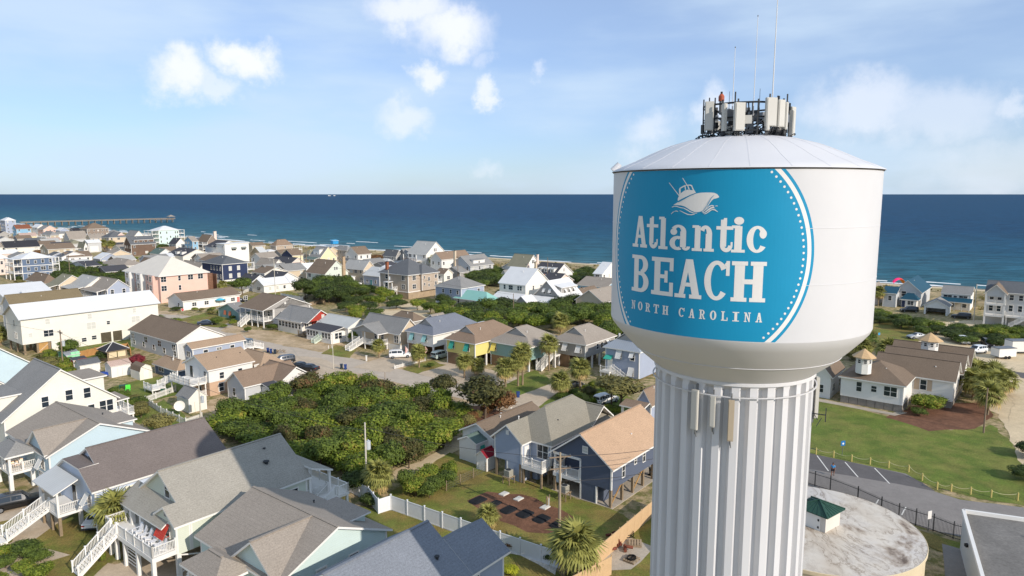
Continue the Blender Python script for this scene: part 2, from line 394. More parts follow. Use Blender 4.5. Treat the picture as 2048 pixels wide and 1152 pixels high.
 def chimney(s, x, y, z0, z1, w=.9, d=.7, m=None):
  b = MB(); b.box(x - w / 2, x + w / 2, y - d / 2, y + d / 2, z0, z1); b.box(x - w / 2 - .08, x + w / 2 + .08, y - d / 2 - .08, y + d / 2 + .08, z1, z1 + .15)
  b.box(x - w / 4, x + w / 4, y - d / 4, y + d / 4, z1 + .15, z1 + .4, 1); s.build(b, 'chimney', [m or BRICK, DARK])
 def ac(s, x, y, z=0, leg=0):
  b = MB(); b.box(x - .42, x + .42, y - .42, y + .42, z, z + .8, 0); b.cyl((x, y, z + .8), (x, y, z + .86), .33, n=12, mi=1)
  for k in range(5): b.box(x - .43, x + .43, y - .43, y + .43, z + .12 + k * .14, z + .15 + k * .14, 1)
  s.build(b, 'air_conditioner', [mat('unit_beige', (168, 164, 150), .5), DARK])
  if leg:
   b = MB(); b.box(x - .6, x + .6, y - .6, y + .6, z - .1, z - .01)
   for i in (-.5, .5):
    for j in (-.5, .5): b.box(x + i - .05, x + i + .05, y + j - .05, y + j + .05, 0, z - .1)
   s.build(b, 'unit_stand', [WOOD])
BRICK = mat('old_brick', (150, 92, 66), .9, 'rough', .18)
# ---------------------------------------------------------------- the setting
SH = [(-2600, 2300), (-1200, 1330), (-593, 851), (-463, 760), (-324, 653), (-208, 560), (-77, 470), (57, 379), (164, 302), (212, 270), (420, 120), (900, -260), (1500, -760)]
SH = [Vector((x, y, 0)) for x, y in SH]
SEA_N = Vector((.62, .785, 0)).normalized()
def off_line(d, z): return [Vector((p.x + SEA_N.x * d, p.y + SEA_N.y * d, z)) for p in SH]
def resample(line, step):
 out = [line[0]]
 for a, b in zip(line, line[1:]):
  n = max(1, int((b - a).length / step))
  for i in range(1, n + 1): out.append(a + (b - a) * i / n)
 return out
def strip(name, dists, zs, m, step=12, jit=0.0, zj=0.0, seed=0, label=None):
 """long surface following the shore; dists seaward from the waterline"""
 base = resample(SH, step); b = MB(); K = len(dists); v = []
 for p in base:
  row = []
  for d, z in zip(dists, zs):
   q = Vector((p.x + SEA_N.x * d, p.y + SEA_N.y * d, 0))
   e = noise.noise(Vector((q.x * .02 + seed, q.y * .02, seed)))
   q += SEA_N * (e * jit); z2 = z + zj * max(0, noise.noise(Vector((q.x * .06, q.y * .06, seed + 3))) * 1.6)
   row.append((q.x, q.y, z2))
  v.append(row)
 flat = [p for r in v for p in r]; fs = []
 for i in range(len(v) - 1):
  for k in range(K - 1): fs.append((i * K + k, (i + 1) * K + k, (i + 1) * K + k + 1, i * K + k + 1))
 me = bpy.data.meshes.new(name); me.from_pydata(flat, [], [f[::-1] for f in fs]); me.materials.append(m)
 bm = bmesh.new(); bm.from_mesh(me); bmesh.ops.recalc_face_normals(bm, faces=bm.faces)
 if sum(f.normal.z for f in bm.faces) < 0: bmesh.ops.reverse_faces(bm, faces=bm.faces)
 bm.to_mesh(me); bm.free(); me.polygons.foreach_set('use_smooth', [True] * len(me.polygons))
 return link(name, me)
def flatpoly(name, pts, m, z=0.0):
 from mathutils.geometry import tessellate_polygon
 P = [Vector((p[0], p[1], z)) for p in pts]; tr = tessellate_polygon([P])
 me = bpy.data.meshes.new(name); me.from_pydata([tuple(p) for p in P], [], [tuple(t) for t in tr]); me.materials.append(m)
 bm = bmesh.new(); bm.from_mesh(me)
 for f in bm.faces:
  if f.normal.z < 0: f.normal_flip()
 bm.to_mesh(me); bm.free(); return link(name, me)
_lv = [0]
def wob_poly(pts, step=2.5, amp=.35, seed=0):
 out = []
 for a, b in zip(pts, pts[1:] + pts[:1]):
  a = Vector(a[:2]); b = Vector(b[:2]); n = max(1, int((b - a).length / step)); nr = Vector((-(b - a).y, (b - a).x)).normalized()
  for i in range(n):
   p = a + (b - a) * i / n; p = p + nr * (noise.noise(Vector((p.x * .35, p.y * .35, seed))) * amp * 2); out.append((p.x, p.y))
 return out
def patch(name, px, m, amp=.35, world=False):
 """a ground sheet; outline given where it shows in the photograph, laid on the ground plane"""
 _lv[0] += 1
 pts = px if world else [G(x, y) for x, y in px]
 pts = [(p[0], p[1]) for p in pts]
 if amp: pts = wob_poly(pts, 1.6, amp, _lv[0])
 return struct(flatpoly(name, pts, m, _lv[0] * .004))
GRASS = mat('grass_soil', (120, 116, 66), .95, 'grass', .22, scale=3, rgb2=(178, 156, 120))
LAWN = mat('lawn_grass', (98, 114, 44), .95, 'grass', .22, rgb2=(120, 122, 58))
LAWN2 = mat('dry_lawn', (112, 118, 50), .95, 'grass', .25, rgb2=(132, 116, 62))
SAND = mat('sand', (204, 184, 150), .95, 'rough', .10)
SOIL = mat('sandy_soil', (190, 166, 134), .95, 'rough', .16, rgb2=(164, 142, 108))
MULCH = mat('bark_mulch', (112, 78, 58), .95, 'rough', .25)
ASPH = mat('asphalt', (134, 128, 122), .9, 'rough', .07); ASPH_D = mat('dark_asphalt', (98, 94, 92), .9, 'rough', .09)
ROADM = mat('street_paving', (182, 168, 150), .9, 'rough', .08)
DRIVE = mat('driveway_paving', (186, 168, 144), .9, 'rough', .10)
SCRUB = mat('dune_scrub', (116, 106, 68), .95, 'grass', .35, rgb2=(176, 154, 116))
GRAVEL = mat('gravel', (168, 152, 130), .95, 'rough', .22)
# the land sheet, out to the dune line and far back behind the camera
land = off_line(-32, 0); pts = [(p.x, p.y) for p in land] + [(1500, -2500), (-3500, -2500), (-3500, 2200)]
struct(flatpoly('ground', pts, GRASS, 0.0))
struct(strip('beach', (-40, -30, -20, -8, 0, 40, 120), (.02, -.1, -1.0, -2.2, -3.0, -5, -9), SAND, 10))
wet = mat('wet_sand', (132, 116, 98), .35, 'rough', .08)
struct(strip('wet_sand', (-7, 3), (-2.19, -3.14), wet, 9, 1.2, seed=4))
o = strip('dune_scrub', (-82, -76, -70, -64, -58, -54, -50, -46, -42, -38), (.012, .05, .15, .2, .3, .35, .3, .3, .2, -.08), SCRUB, 6, 3.0, .8, seed=9); o['kind'] = 'stuff'
# sea
m = bpy.data.materials.new('sea_water'); m.use_nodes = True; t = m.node_tree; n = t.nodes; l = t.links; b = n['Principled BSDF']
tcn = n.new('ShaderNodeTexCoord'); dt = n.new('ShaderNodeVectorMath'); dt.operation = 'DOT_PRODUCT'; l.new(tcn.outputs['Object'], dt.inputs[0]); dt.inputs[1].default_value = SEA_N
r = n.new('ShaderNodeMapRange'); l.new(dt.outputs['Value'], r.inputs[0]); r.inputs[1].default_value = 310; r.inputs[2].default_value = 900
cr = n.new('ShaderNodeValToRGB'); l.new(r.outputs[0], cr.inputs[0]); e = cr.color_ramp.elements
e[0].position = 0; e[0].color = (.070, .150, .165, 1); e[1].position = 1; e[1].color = (.007, .050, .108, 1)
x = e.new(.10); x.color = (.026, .104, .140, 1); x = e.new(.45); x.color = (.012, .072, .125, 1)
mpn = n.new('ShaderNodeMapping'); mpn.inputs['Rotation'].default_value = (0, 0, radians(38.3)); mpn.inputs['Scale'].default_value = (.28, 1, 1); l.new(tcn.outputs['Object'], mpn.inputs[0])
w1 = n.new('ShaderNodeTexNoise'); w1.inputs['Scale'].default_value = .22; w1.inputs['Detail'].default_value = 9; w1.inputs['Roughness'].default_value = .72; l.new(mpn.outputs[0], w1.inputs['Vector'])
mm = n.new('ShaderNodeMapRange'); l.new(w1.outputs['Fac'], mm.inputs[0]); mm.inputs[1].default_value = .32; mm.inputs[2].default_value = .68; mm.inputs[3].default_value = .38; mm.inputs[4].default_value = 1.75
sc_ = n.new('ShaderNodeVectorMath'); sc_.operation = 'SCALE'; l.new(cr.outputs[0], sc_.inputs[0]); l.new(mm.outputs[0], sc_.inputs['Scale'])
l.new(sc_.outputs[0], b.inputs['Base Color'])
bp = n.new('ShaderNodeBump'); bp.inputs['Strength'].default_value = .9; bp.inputs['Distance'].default_value = 1.0; l.new(w1.outputs['Fac'], bp.inputs['Height']); l.new(bp.outputs[0], b.inputs['Normal'])
b.inputs['Roughness'].default_value = .55; b.inputs['Specular IOR Level'].default_value = .035
SEA = m
seal = off_line(-3, 0); pts = [(p.x, p.y) for p in seal] + [(60000, -30000), (60000, 90000), (-90000, 90000), (-60000, 45000)]
struct(flatpoly('sea', pts, SEA, -3.0))
FOAM = mat('sea_foam', (232, 234, 232), .8, var=.04)
def foam(d, w, thr, seed, z, hmax=.25):
 base = resample(SH[1:-1], 3.0); b = MB(); run = []
 def flush():
  if len(run) > 3:
   for (a, c), (a2, c2) in zip(run, run[1:]):
    mid = (a + c) / 2 + Vector((0, 0, hmax)); mid2 = (a2 + c2) / 2 + Vector((0, 0, hmax))
    b.poly([a, a2, mid2, mid]); b.poly([mid, mid2, c2, c])
  run.clear()
 for p in base:
  e = noise.noise(Vector((p.x * .03 + seed * 7, p.y * .03, seed))); e2 = noise.noise(Vector((p.x * .16 + seed, p.y * .16, seed + 5))); e3 = noise.noise(Vector((p.x * .5 + seed, p.y * .5, seed + 8)))
  ww = w * max(0, e + .35 * e2 + .4 * e3 - thr) * 2.2
  if ww > .25:
   c = p + SEA_N * (d + e * 5 + e2 * 2.0 + e3 * .7); run.append((Vector((c.x, c.y, z)) - SEA_N * (ww / 2), Vector((c.x, c.y, z)) + SEA_N * (ww / 2)))
  else: flush()
 flush(); return b
f = MB()
for (d, w, thr, sd_) in ((1, 3.6, -.45, 1), (7, 3.0, -.05, 2), (13, 3.5, .0, 3), (22, 3.5, .08, 4), (33, 3.2, .16, 5), (50, 2.4, .30, 6)):
 q = foam(d, w, thr, sd_, -2.93 + .006 * sd_); k = len(f.v); f.v += q.v; f.f += [tuple(i + k for i in ff) for ff in q.f]; f.mi += q.mi
o = f.build('surf_foam', [FOAM]); o['kind'] = 'stuff'
# ---- streets and yards
sd_dir = Vector((cos(radians(-38.5)), sin(radians(-38.5)), 0)); sn = Vector((-sd_dir.y, sd_dir.x, 0))
c0 = G(745, 739); c0.z = 0
def along(a, o): p = c0 + sd_dir * a + sn * o; return (p.x, p.y)
patch('verge', [along(-150, -7), along(56, -7), along(56, 7.5), along(-150, 7.5)], SOIL, .5, True)
patch('street', [along(-150, -3.7), along(38, -3.7), along(38, 3.7), along(-150, 3.7)], ROADM, .12, True)
patch('cross_street', [(262, 640), (318, 628), (410, 634), (470, 652), (410, 668), (380, 660)], ROADM, .2)
patch('driveway', [(560, 708), (640, 716), (720, 748), (640, 760), (590, 738)], DRIVE, .3)
patch('sandy_yard', [(452, 655), (560, 664), (700, 700), (695, 712), (560, 690), (440, 662)], SOIL, .5)
patch('sandy_yard', [(500, 672), (640, 668), (690, 690), (720, 706), (690, 716)], SOIL, .5)
patch('lawn', [(640, 708), (672, 690), (712, 702), (700, 716)], LAWN2, .5)
patch('driveway', [(705, 735), (760, 715), (800, 706), (845, 712), (800, 735), (778, 745)], DRIVE, .3)
patch('driveway', [(820, 745), (870, 724), (935, 728), (960, 745), (985, 772), (920, 768)], DRIVE, .3)
patch('lawn', [(805, 738), (862, 720), (893, 730), (835, 748)], LAWN2, .4)
patch('driveway', [(905, 750), (960, 735), (1050, 760), (985, 790)], DRIVE, .3)
patch('lawn', [(1000, 775), (1070, 740), (1108, 765), (1060, 795), (1030, 792)], LAWN, .5)
patch('driveway', [(985, 820), (1020, 798), (1100, 768), (1122, 780), (1080, 812), (1052, 832)], DRIVE, .3)
patch('lawn', [(1075, 815), (1125, 785), (1200, 760), (1270, 800), (1240, 850), (1180, 850)], LAWN, .5)
_lv[0] = 3
patch('sand_bank', [(440, 868), (450, 838), (412, 818), (420, 800), (470, 790), (480, 822)], SOIL, .5)
patch('lawn', [(222, 775), (300, 755), (350, 752), (372, 786), (290, 806), (310, 830), (280, 850), (230, 812)], LAWN, .5)
patch('lawn', [(62, 712), (170, 685), (270, 668), (268, 700), (120, 745)], LAWN, .5)
patch('lawn', [(280, 840), (325, 800), (390, 845), (430, 890), (330, 880)], LAWN, .4)
patch('lawn', [(352, 640), (470, 612), (480, 628), (440, 655), (400, 652)], LAWN2, .4)
patch('lawn', [(480, 600), (560, 575), (600, 590), (545, 610)], LAWN2, .4)
patch('sandy_yard', [(740, 615), (830, 605), (862, 612), (850, 650), (742, 640)], SAND, .8)
patch('lawn', [(815, 606), (855, 596), (905, 604), (870, 612)], LAWN2, .4)
_lv[0] = 8
patch('sandy_yard', [(870, 905), (912, 872), (940, 880), (870, 935), (790, 960), (760, 960)], SAND, .5)
patch('back_yard', [(780, 985), (900, 905), (975, 945), (1070, 968), (1250, 1030), (1310, 1160), (1100, 1130), (780, 1010)], LAWN2, .4)
patch('mulch_bed', [(935, 1003), (975, 984), (1010, 985), (1070, 998), (1140, 1030), (1155, 1042), (1100, 1070), (1055, 1065), (1000, 1040)], MULCH, .5)
patch('lawn', [(700, 1010), (780, 1020), (1000, 1095), (1100, 1130), (1160, 1200), (900, 1200), (660, 1060)], LAWN2, .3)
patch('dirt_yard', [(925, 862), (985, 850), (1010, 826), (960, 812), (900, 818), (915, 850)], MULCH, .5)
patch('lawn', [(1130, 1150), (1310, 1000), (1330, 1250), (1100, 1250)], LAWN2, .3)
patch('stone_bed', [(1008, 1093), (1040, 1098), (1115, 1128), (1112, 1150), (1075, 1130), (1040, 1112), (1005, 1105)], mat('white_stones', (206, 198, 184), .95, 'rough', .25), .2)
patch('concrete_pad', [(1222, 1080), (1240, 1068), (1308, 1095), (1262, 1140), (1220, 1142), (1190, 1110)], CONC, .12)
_lv[0] = 4
# near left yards
patch('lawn', [(-60, 1040), (160, 1010), (240, 1090), (190, 1170), (-60, 1170)], LAWN2, .3)
patch('driveway', [(-60, 1055), (90, 965), (170, 1010), (55, 1090), (230, 1130), (420, 1080), (520, 1150), (150, 1170), (-60, 1150)], DRIVE, .15)
patch('lawn', [(-60, 1055), (20, 1040), (60, 1020), (70, 1000), (35, 1060), (25, 1085), (-60, 1120)], LAWN2, .2)
patch('lawn', [(75, 1130), (150, 1105), (235, 1080), (255, 1090), (205, 1135), (175, 1165), (70, 1175)], LAWN2, .25)
_lv[0] = 2
# right side
patch('sandy_yard', [(1740, 650), (1960, 640), (2060, 700), (2100, 790), (2060, 900), (2000, 840), (1960, 790), (1880, 700), (1745, 690)], SAND, .8)
patch('scrub_field', [(1700, 700), (1750, 640), (1800, 642), (1870, 672), (1815, 690), (1760, 695)], LAWN2, .8)
patch('road', [(1690, 705), (1740, 700), (1830, 712), (1850, 730), (1700, 715)], ASPH, .2)
patch('road', [(1990, 738), (2100, 752), (2100, 770), (2000, 745)], ASPH_D, .2)
patch('lawn', [(1560, 780), (1780, 835), (1900, 860), (1985, 850), (2035, 900), (2070, 1020), (1960, 995), (1870, 975), (1800, 948), (1560, 905)], LAWN, .5)
patch('mulch_bed', [(1770, 835), (1830, 810), (1960, 805), (1990, 830), (1950, 858), (1860, 862)], MULCH, .4)
patch('sandy_drive', [(1990, 740), (2040, 750), (2100, 1000), (2080, 1010), (2035, 905), (2010, 850), (2030, 800)], SAND, .5)
patch('walkway', [(1634, 797), (1636, 803), (1790, 832), (1815, 826), (1800, 822), (1786, 826)], CONC, .05)
patch('access_road', [(1500, 885), (1640, 912), (1812, 948), (1870, 984), (1920, 1000), (2100, 1022), (2100, 1060), (1925, 1075), (1860, 1060), (1700, 1010), (1500, 965)], ASPH, .12)
patch('parking_bays', [(1500, 884), (1641, 911.5), (1806, 948), (1843, 965), (1870, 983), (1790, 968), (1500, 918)], ASPH_D, .08)
patch('grass_strip', [(1840, 1062), (1925, 1088), (1925, 1125), (1850, 1090)], LAWN2, .15)
patch('paved_yard', [(1884, 1088), (1960, 1110), (1990, 1250), (1900, 1250)], ASPH, .05)
PAINT = mat('road_paint', (222, 218, 208), .8, var=.08)
for a, b_ in (((1634, 912), (1657, 943)), ((1690, 925), (1716, 955)), ((1749, 937), (1779, 968)), ((1812, 1015), (1803, 1031)), ((1757, 1000), (1751, 1010))):
 p, q = G(*a), G(*b_); d = (q - p).normalized(); s_ = Vector((-d.y, d.x, 0)) * .07
 struct(flatpoly('parking_line', [p - s_, q - s_, q + s_, p + s_], PAINT, _lv[0] * .004 + .008))
# ---------------------------------------------------------------- water tower
TX, TY, TR = 12.93, 39.44, 7.11
tower = thing('water_tower', 'tall fluted white water tower with a round blue town emblem on its tank', 'water tower', (TX, TY, 0))
TW = mat('tower_white', (205, 204, 204), .5, var=.035, scale=.6)
TBLUE = mat('emblem_blue', (18, 140, 180), .5, var=.03); TLET = mat('emblem_white', (228, 224, 218), .55, var=.02)
TEDGE = mat('rim_shadow_paint', (90, 84, 78), .7)
NF = 30
def colring(b, z, rc, depth):
 k = len(b.v)
 for i in range(NF):
  for ph, dd in ((.0, 0), (.40, 0), (.55, 1), (.85, 1)):
   t_ = 2 * pi * (i + ph) / NF; r = rc - depth * dd; b.v.append((r * cos(t_), r * sin(t_), z))
 return k
b = MB(); ks = [(0, .36), (20, .36), (25.7, .36), (25.98, .04)]
rings = [colring(b, z, 4.40, d) for z, d in ks]; M_ = NF * 4
for a, c in zip(rings, rings[1:]):
 for i in range(M_): j = (i + 1) % M_; b.f.append((a + i, a + j, c + j, c + i)); b.mi.append(0)
b.build('column', [TW], tower)
b = MB(); b.lathe([(4.41, 25.97), (4.50, 26.0), (4.50, 26.16), (4.44, 26.2)], 96); b.build('column_collar', [TW], tower, smooth=False)
b = MB()
for k in range(96): t0, t1 = 2 * pi * k / 96, 2 * pi * (k + 1) / 96; b.bar((4.55 * cos(t0), 4.55 * sin(t0), 25.42), (4.55 * cos(t1), 4.55 * sin(t1), 25.42), .07, .05)
b.build('ring_pipe', [TW], tower)
b = MB(); b.lathe([(4.44, 26.15), (4.7, 26.38), (5.45, 27.0), (6.2, 27.75), (6.75, 28.35), (7.02, 28.7), (7.11, 28.93)], 128); b.build('tank_bowl', [TW], tower, smooth=True)
b = MB(); b.lathe([(TR, 28.93), (TR, 33), (TR, 37.22)], 192); b.build('tank_shell', [TW], tower, smooth=True)
b = MB(); b.lathe([(TR - .02, 37.16), (TR + .05, 37.18), (TR + .05, 37.22)], 192); b.build('eave_shadow_band', [TEDGE], tower)  # dark-coloured band stands in for the shadow line under the roof rim
b = MB(); NP = 24
prof = [(7.24, 37.23), (7.2, 37.29), (6.7, 37.52), (6.0, 37.80), (5.2, 38.18), (4.6, 38.44), (4.0, 38.68), (2.9, 38.98), (1.8, 39.16), (.8, 39.25), (.05, 39.28)]
def domew(i, n): ph = (i % 4) / 4; return 1 - .003 * (0 if ph == 0 else 1)
b.lathe(prof, NP * 4, wob=domew); b.build('tank_roof', [TW], tower, smooth=True)
b = MB()
for k in range(NP):
 t_ = 2 * pi * k / NP + .0
 for (r0, z0), (r1, z1) in zip(prof[1:-2], prof[2:-1]): b.bar((r0 * cos(t_), r0 * sin(t_), z0 + .0), (r1 * cos(t_), r1 * sin(t_), z1 + .0), .06, .012)
b.build('roof_seam', [TW], tower)
for (z, r) in ((31.7, TR), (34.4, TR)):
 b = MB(); b.lathe([(r + .001, z - .015), (r + .012, z - .01), (r + .012, z + .01), (r + .001, z + .015)], 160); b.build('weld_seam', [TW], tower)
b = MB(); b.lathe([(5.72, 27.24), (5.745, 27.25), (5.765, 27.27), (5.75, 27.29)], 160); b.build('weld_seam', [TW], tower)
b = MB(); b.cyl((7.15 * cos(radians(175)), 7.15 * sin(radians(175)), 37.3), (6.8 * cos(radians(175)), 6.8 * sin(radians(175)), 37.7), .22, .16, 12); b.build('roof_hatch', [TW], tower)
def wrap(loops, off, name, m):
 """flat outlines in (arc length, height) bent round the tank"""
 from mathutils.geometry import tessellate_polygon
 bm = bmesh.new()
 for lp in loops:
  P = [Vector((x, z, 0)) for x, z in lp]; vs = [bm.verts.new(p) for p in P]
  for tri in tessellate_polygon([P]):
   try: bm.faces.new([vs[i] for i in tri])
   except ValueError: pass
 xs = [v.co.x for v in bm.verts]; x = math.floor(min(xs) / .2) * .2 + .2
 while x < max(xs):
  bmesh.ops.bisect_plane(bm, geom=bm.verts[:] + bm.edges[:] + bm.faces[:], plane_co=(x, 0, 0), plane_no=(1, 0, 0)); x += .2
 for v in bm.verts:
  s_, z = v.co.x, v.co.y; a = s_ / TR - pi / 2; r = TR + off; v.co = (r * cos(a), r * sin(a), z)
 bm.normal_update()
 for f in bm.faces:
  c = f.calc_center_median()
  if f.normal.x * c.x + f.normal.y * c.y < 0: f.normal_flip()
 me = bpy.data.meshes.new(name); bm.to_mesh(me); bm.free(); me.materials.append(m)
 return link(name, me, tower)
EC, EZ, ZT, ZB = -4.6, 33.1, 37.155, 28.97
def disc(r):
 out = []
 for k in range(240):
  t_ = 2 * pi * k / 240; z = EZ + r * sin(t_)
  if z > ZT: h = sqrt(max(0, r * r - (ZT - EZ) ** 2)); z = ZT; x = h if cos(t_) > 0 else -h;
  elif z < ZB: h = sqrt(max(0, r * r - (EZ - ZB) ** 2)); z = ZB; x = h if cos(t_) > 0 else -h
  else: x = r * cos(t_)
  p = (EC + x, z)
  if not out or hypot(p[0] - out[-1][0], p[1] - out[-1][1]) > 1e-3: out.append(p)
 return out
wrap([disc(5.92)], .006, 'emblem_ring', TBLUE); wrap([disc(5.77)], .010, 'emblem_ring', TLET); wrap([disc(5.57)], .014, 'emblem_disc', TBLUE)
dots = []
nd = 112
for k in range(nd):
 t_ = 2 * pi * (k + .5) / nd; x, z = EC + 5.38 * cos(t_), EZ + 5.38 * sin(t_)
 if ZB + .12 < z < ZT - .12: dots.append([(x + .058 * cos(2 * pi * j / 10), z + .058 * sin(2 * pi * j / 10)) for j in range(10)])
for d_ in dots: wrap([d_], .019, 'dot', TLET)
BOAT = {
'hull':[(-5.48, 35.46), (-5.19, 35.62), (-4.9, 35.75), (-4.59, 35.92), (-4.31, 36.02), (-4.1, 36.06), (-3.85, 36.07), (-3.58, 36.07), (-3.42, 36.05), (-3.29, 35.99), (-3.21, 35.89), (-3.21, 35.84), (-3.31, 35.8), (-3.45, 35.77), (-3.54, 35.69), (-3.62, 35.57), (-3.7, 35.43), (-3.78, 35.33), (-3.92, 35.22), (-4.09, 35.15), (-4.21, 35.13), (-4.36, 35.14), (-4.56, 35.22), (-4.75, 35.34), (-4.89, 35.41), (-5.07, 35.45), (-5.26, 35.46)],
'cabin':[(-5.23, 35.66), (-5.24, 35.77), (-5.18, 35.9), (-5.07, 36.05), (-4.91, 36.16), (-4.73, 36.21), (-4.47, 36.18), (-4.43, 36.23), (-4.31, 36.06), (-4.59, 35.96), (-4.95, 35.8)],
'frame1':[(-5.17, 35.9), (-5.19, 36.24), (-5.13, 36.31), (-4.91, 36.42), (-4.74, 36.45), (-4.59, 36.45), (-4.52, 36.42), (-4.43, 36.23), (-4.47, 36.18), (-4.55, 36.36), (-4.63, 36.4), (-4.83, 36.4), (-4.92, 36.35), (-5.1, 36.26), (-5.09, 36.03)],
'post1':[(-4.91, 36.39), (-4.85, 36.39), (-4.81, 36.2), (-4.86, 36.19)],
'post2':[(-4.76, 36.4), (-4.71, 36.4), (-4.62, 36.21), (-4.68, 36.21)],
'rod1':[(-5.77, 36.56), (-5.73, 36.56), (-5.15, 35.93), (-5.18, 35.9)],
'rod2':[(-5.03, 36.77), (-5.0, 36.78), (-4.74, 36.42), (-4.78, 36.41)],
'wave1':[(-5.56, 35.36), (-5.45, 35.41), (-5.28, 35.42), (-5.16, 35.38), (-5.02, 35.35), (-4.88, 35.33), (-4.72, 35.26), (-4.56, 35.17), (-4.38, 35.1), (-4.21, 35.1), (-4.23, 35.07), (-4.41, 35.07), (-4.58, 35.13), (-4.77, 35.23), (-4.9, 35.3), (-5.07, 35.32), (-5.18, 35.35), (-5.3, 35.38), (-5.42, 35.38), (-5.53, 35.34)],
'wave2':[(-5.58, 35.03), (-5.49, 35.12), (-5.32, 35.19), (-5.23, 35.18), (-5.18, 35.13), (-5.27, 35.15), (-5.38, 35.15), (-5.49, 35.08), (-5.56, 35.01)],
'wave3':[(-5.15, 35.19), (-5.06, 35.19), (-4.87, 35.11), (-4.69, 35.04), (-4.54, 35.02), (-4.34, 35.04), (-4.32, 35.02), (-4.49, 34.98), (-4.67, 34.99), (-4.85, 35.06), (-5.01, 35.14)],
'wave4':[(-4.0, 35.15), (-3.9, 35.2), (-3.76, 35.33), (-3.64, 35.44), (-3.52, 35.48), (-3.41, 35.45), (-3.43, 35.41), (-3.54, 35.43), (-3.66, 35.37), (-3.8, 35.24), (-3.92, 35.14), (-3.98, 35.13)],
'wave5':[(-3.95, 35.1), (-3.83, 35.15), (-3.69, 35.29), (-3.57, 35.37), (-3.45, 35.4), (-3.37, 35.33), (-3.51, 35.32), (-3.65, 35.23), (-3.79, 35.13), (-3.91, 35.08)],
'wave6':[(-3.89, 35.05), (-3.75, 35.11), (-3.61, 35.23), (-3.49, 35.29), (-3.37, 35.28), (-3.22, 35.16), (-3.24, 35.15), (-3.38, 35.23), (-3.51, 35.24), (-3.65, 35.14), (-3.77, 35.06), (-3.87, 35.04)],
'wave7':[(-3.38, 35.43), (-3.31, 35.46), (-3.24, 35.44), (-3.25, 35.42), (-3.32, 35.43), (-3.36, 35.42)],
'hullline':[(-5.19, 35.62), (-4.9, 35.78), (-4.59, 35.93), (-4.31, 36.04), (-4.31, 36.02), (-4.59, 35.91), (-4.9, 35.74), (-5.19, 35.59)],
'keelline':[(-3.44, 35.95), (-3.43, 35.94), (-3.55, 35.8), (-3.64, 35.62), (-3.74, 35.43), (-3.9, 35.25), (-3.92, 35.25), (-3.76, 35.44), (-3.68, 35.62), (-3.57, 35.81)],
}
for i, (k, lp) in enumerate(BOAT.items()):
 wrap([lp], .019 + .0012 * i, 'boat_line' if k in ('hullline', 'keelline') else ('boat_wave' if 'wave' in k else 'boat_' + k.strip('0123456789')), TBLUE if k in ('hullline', 'keelline') else TLET)
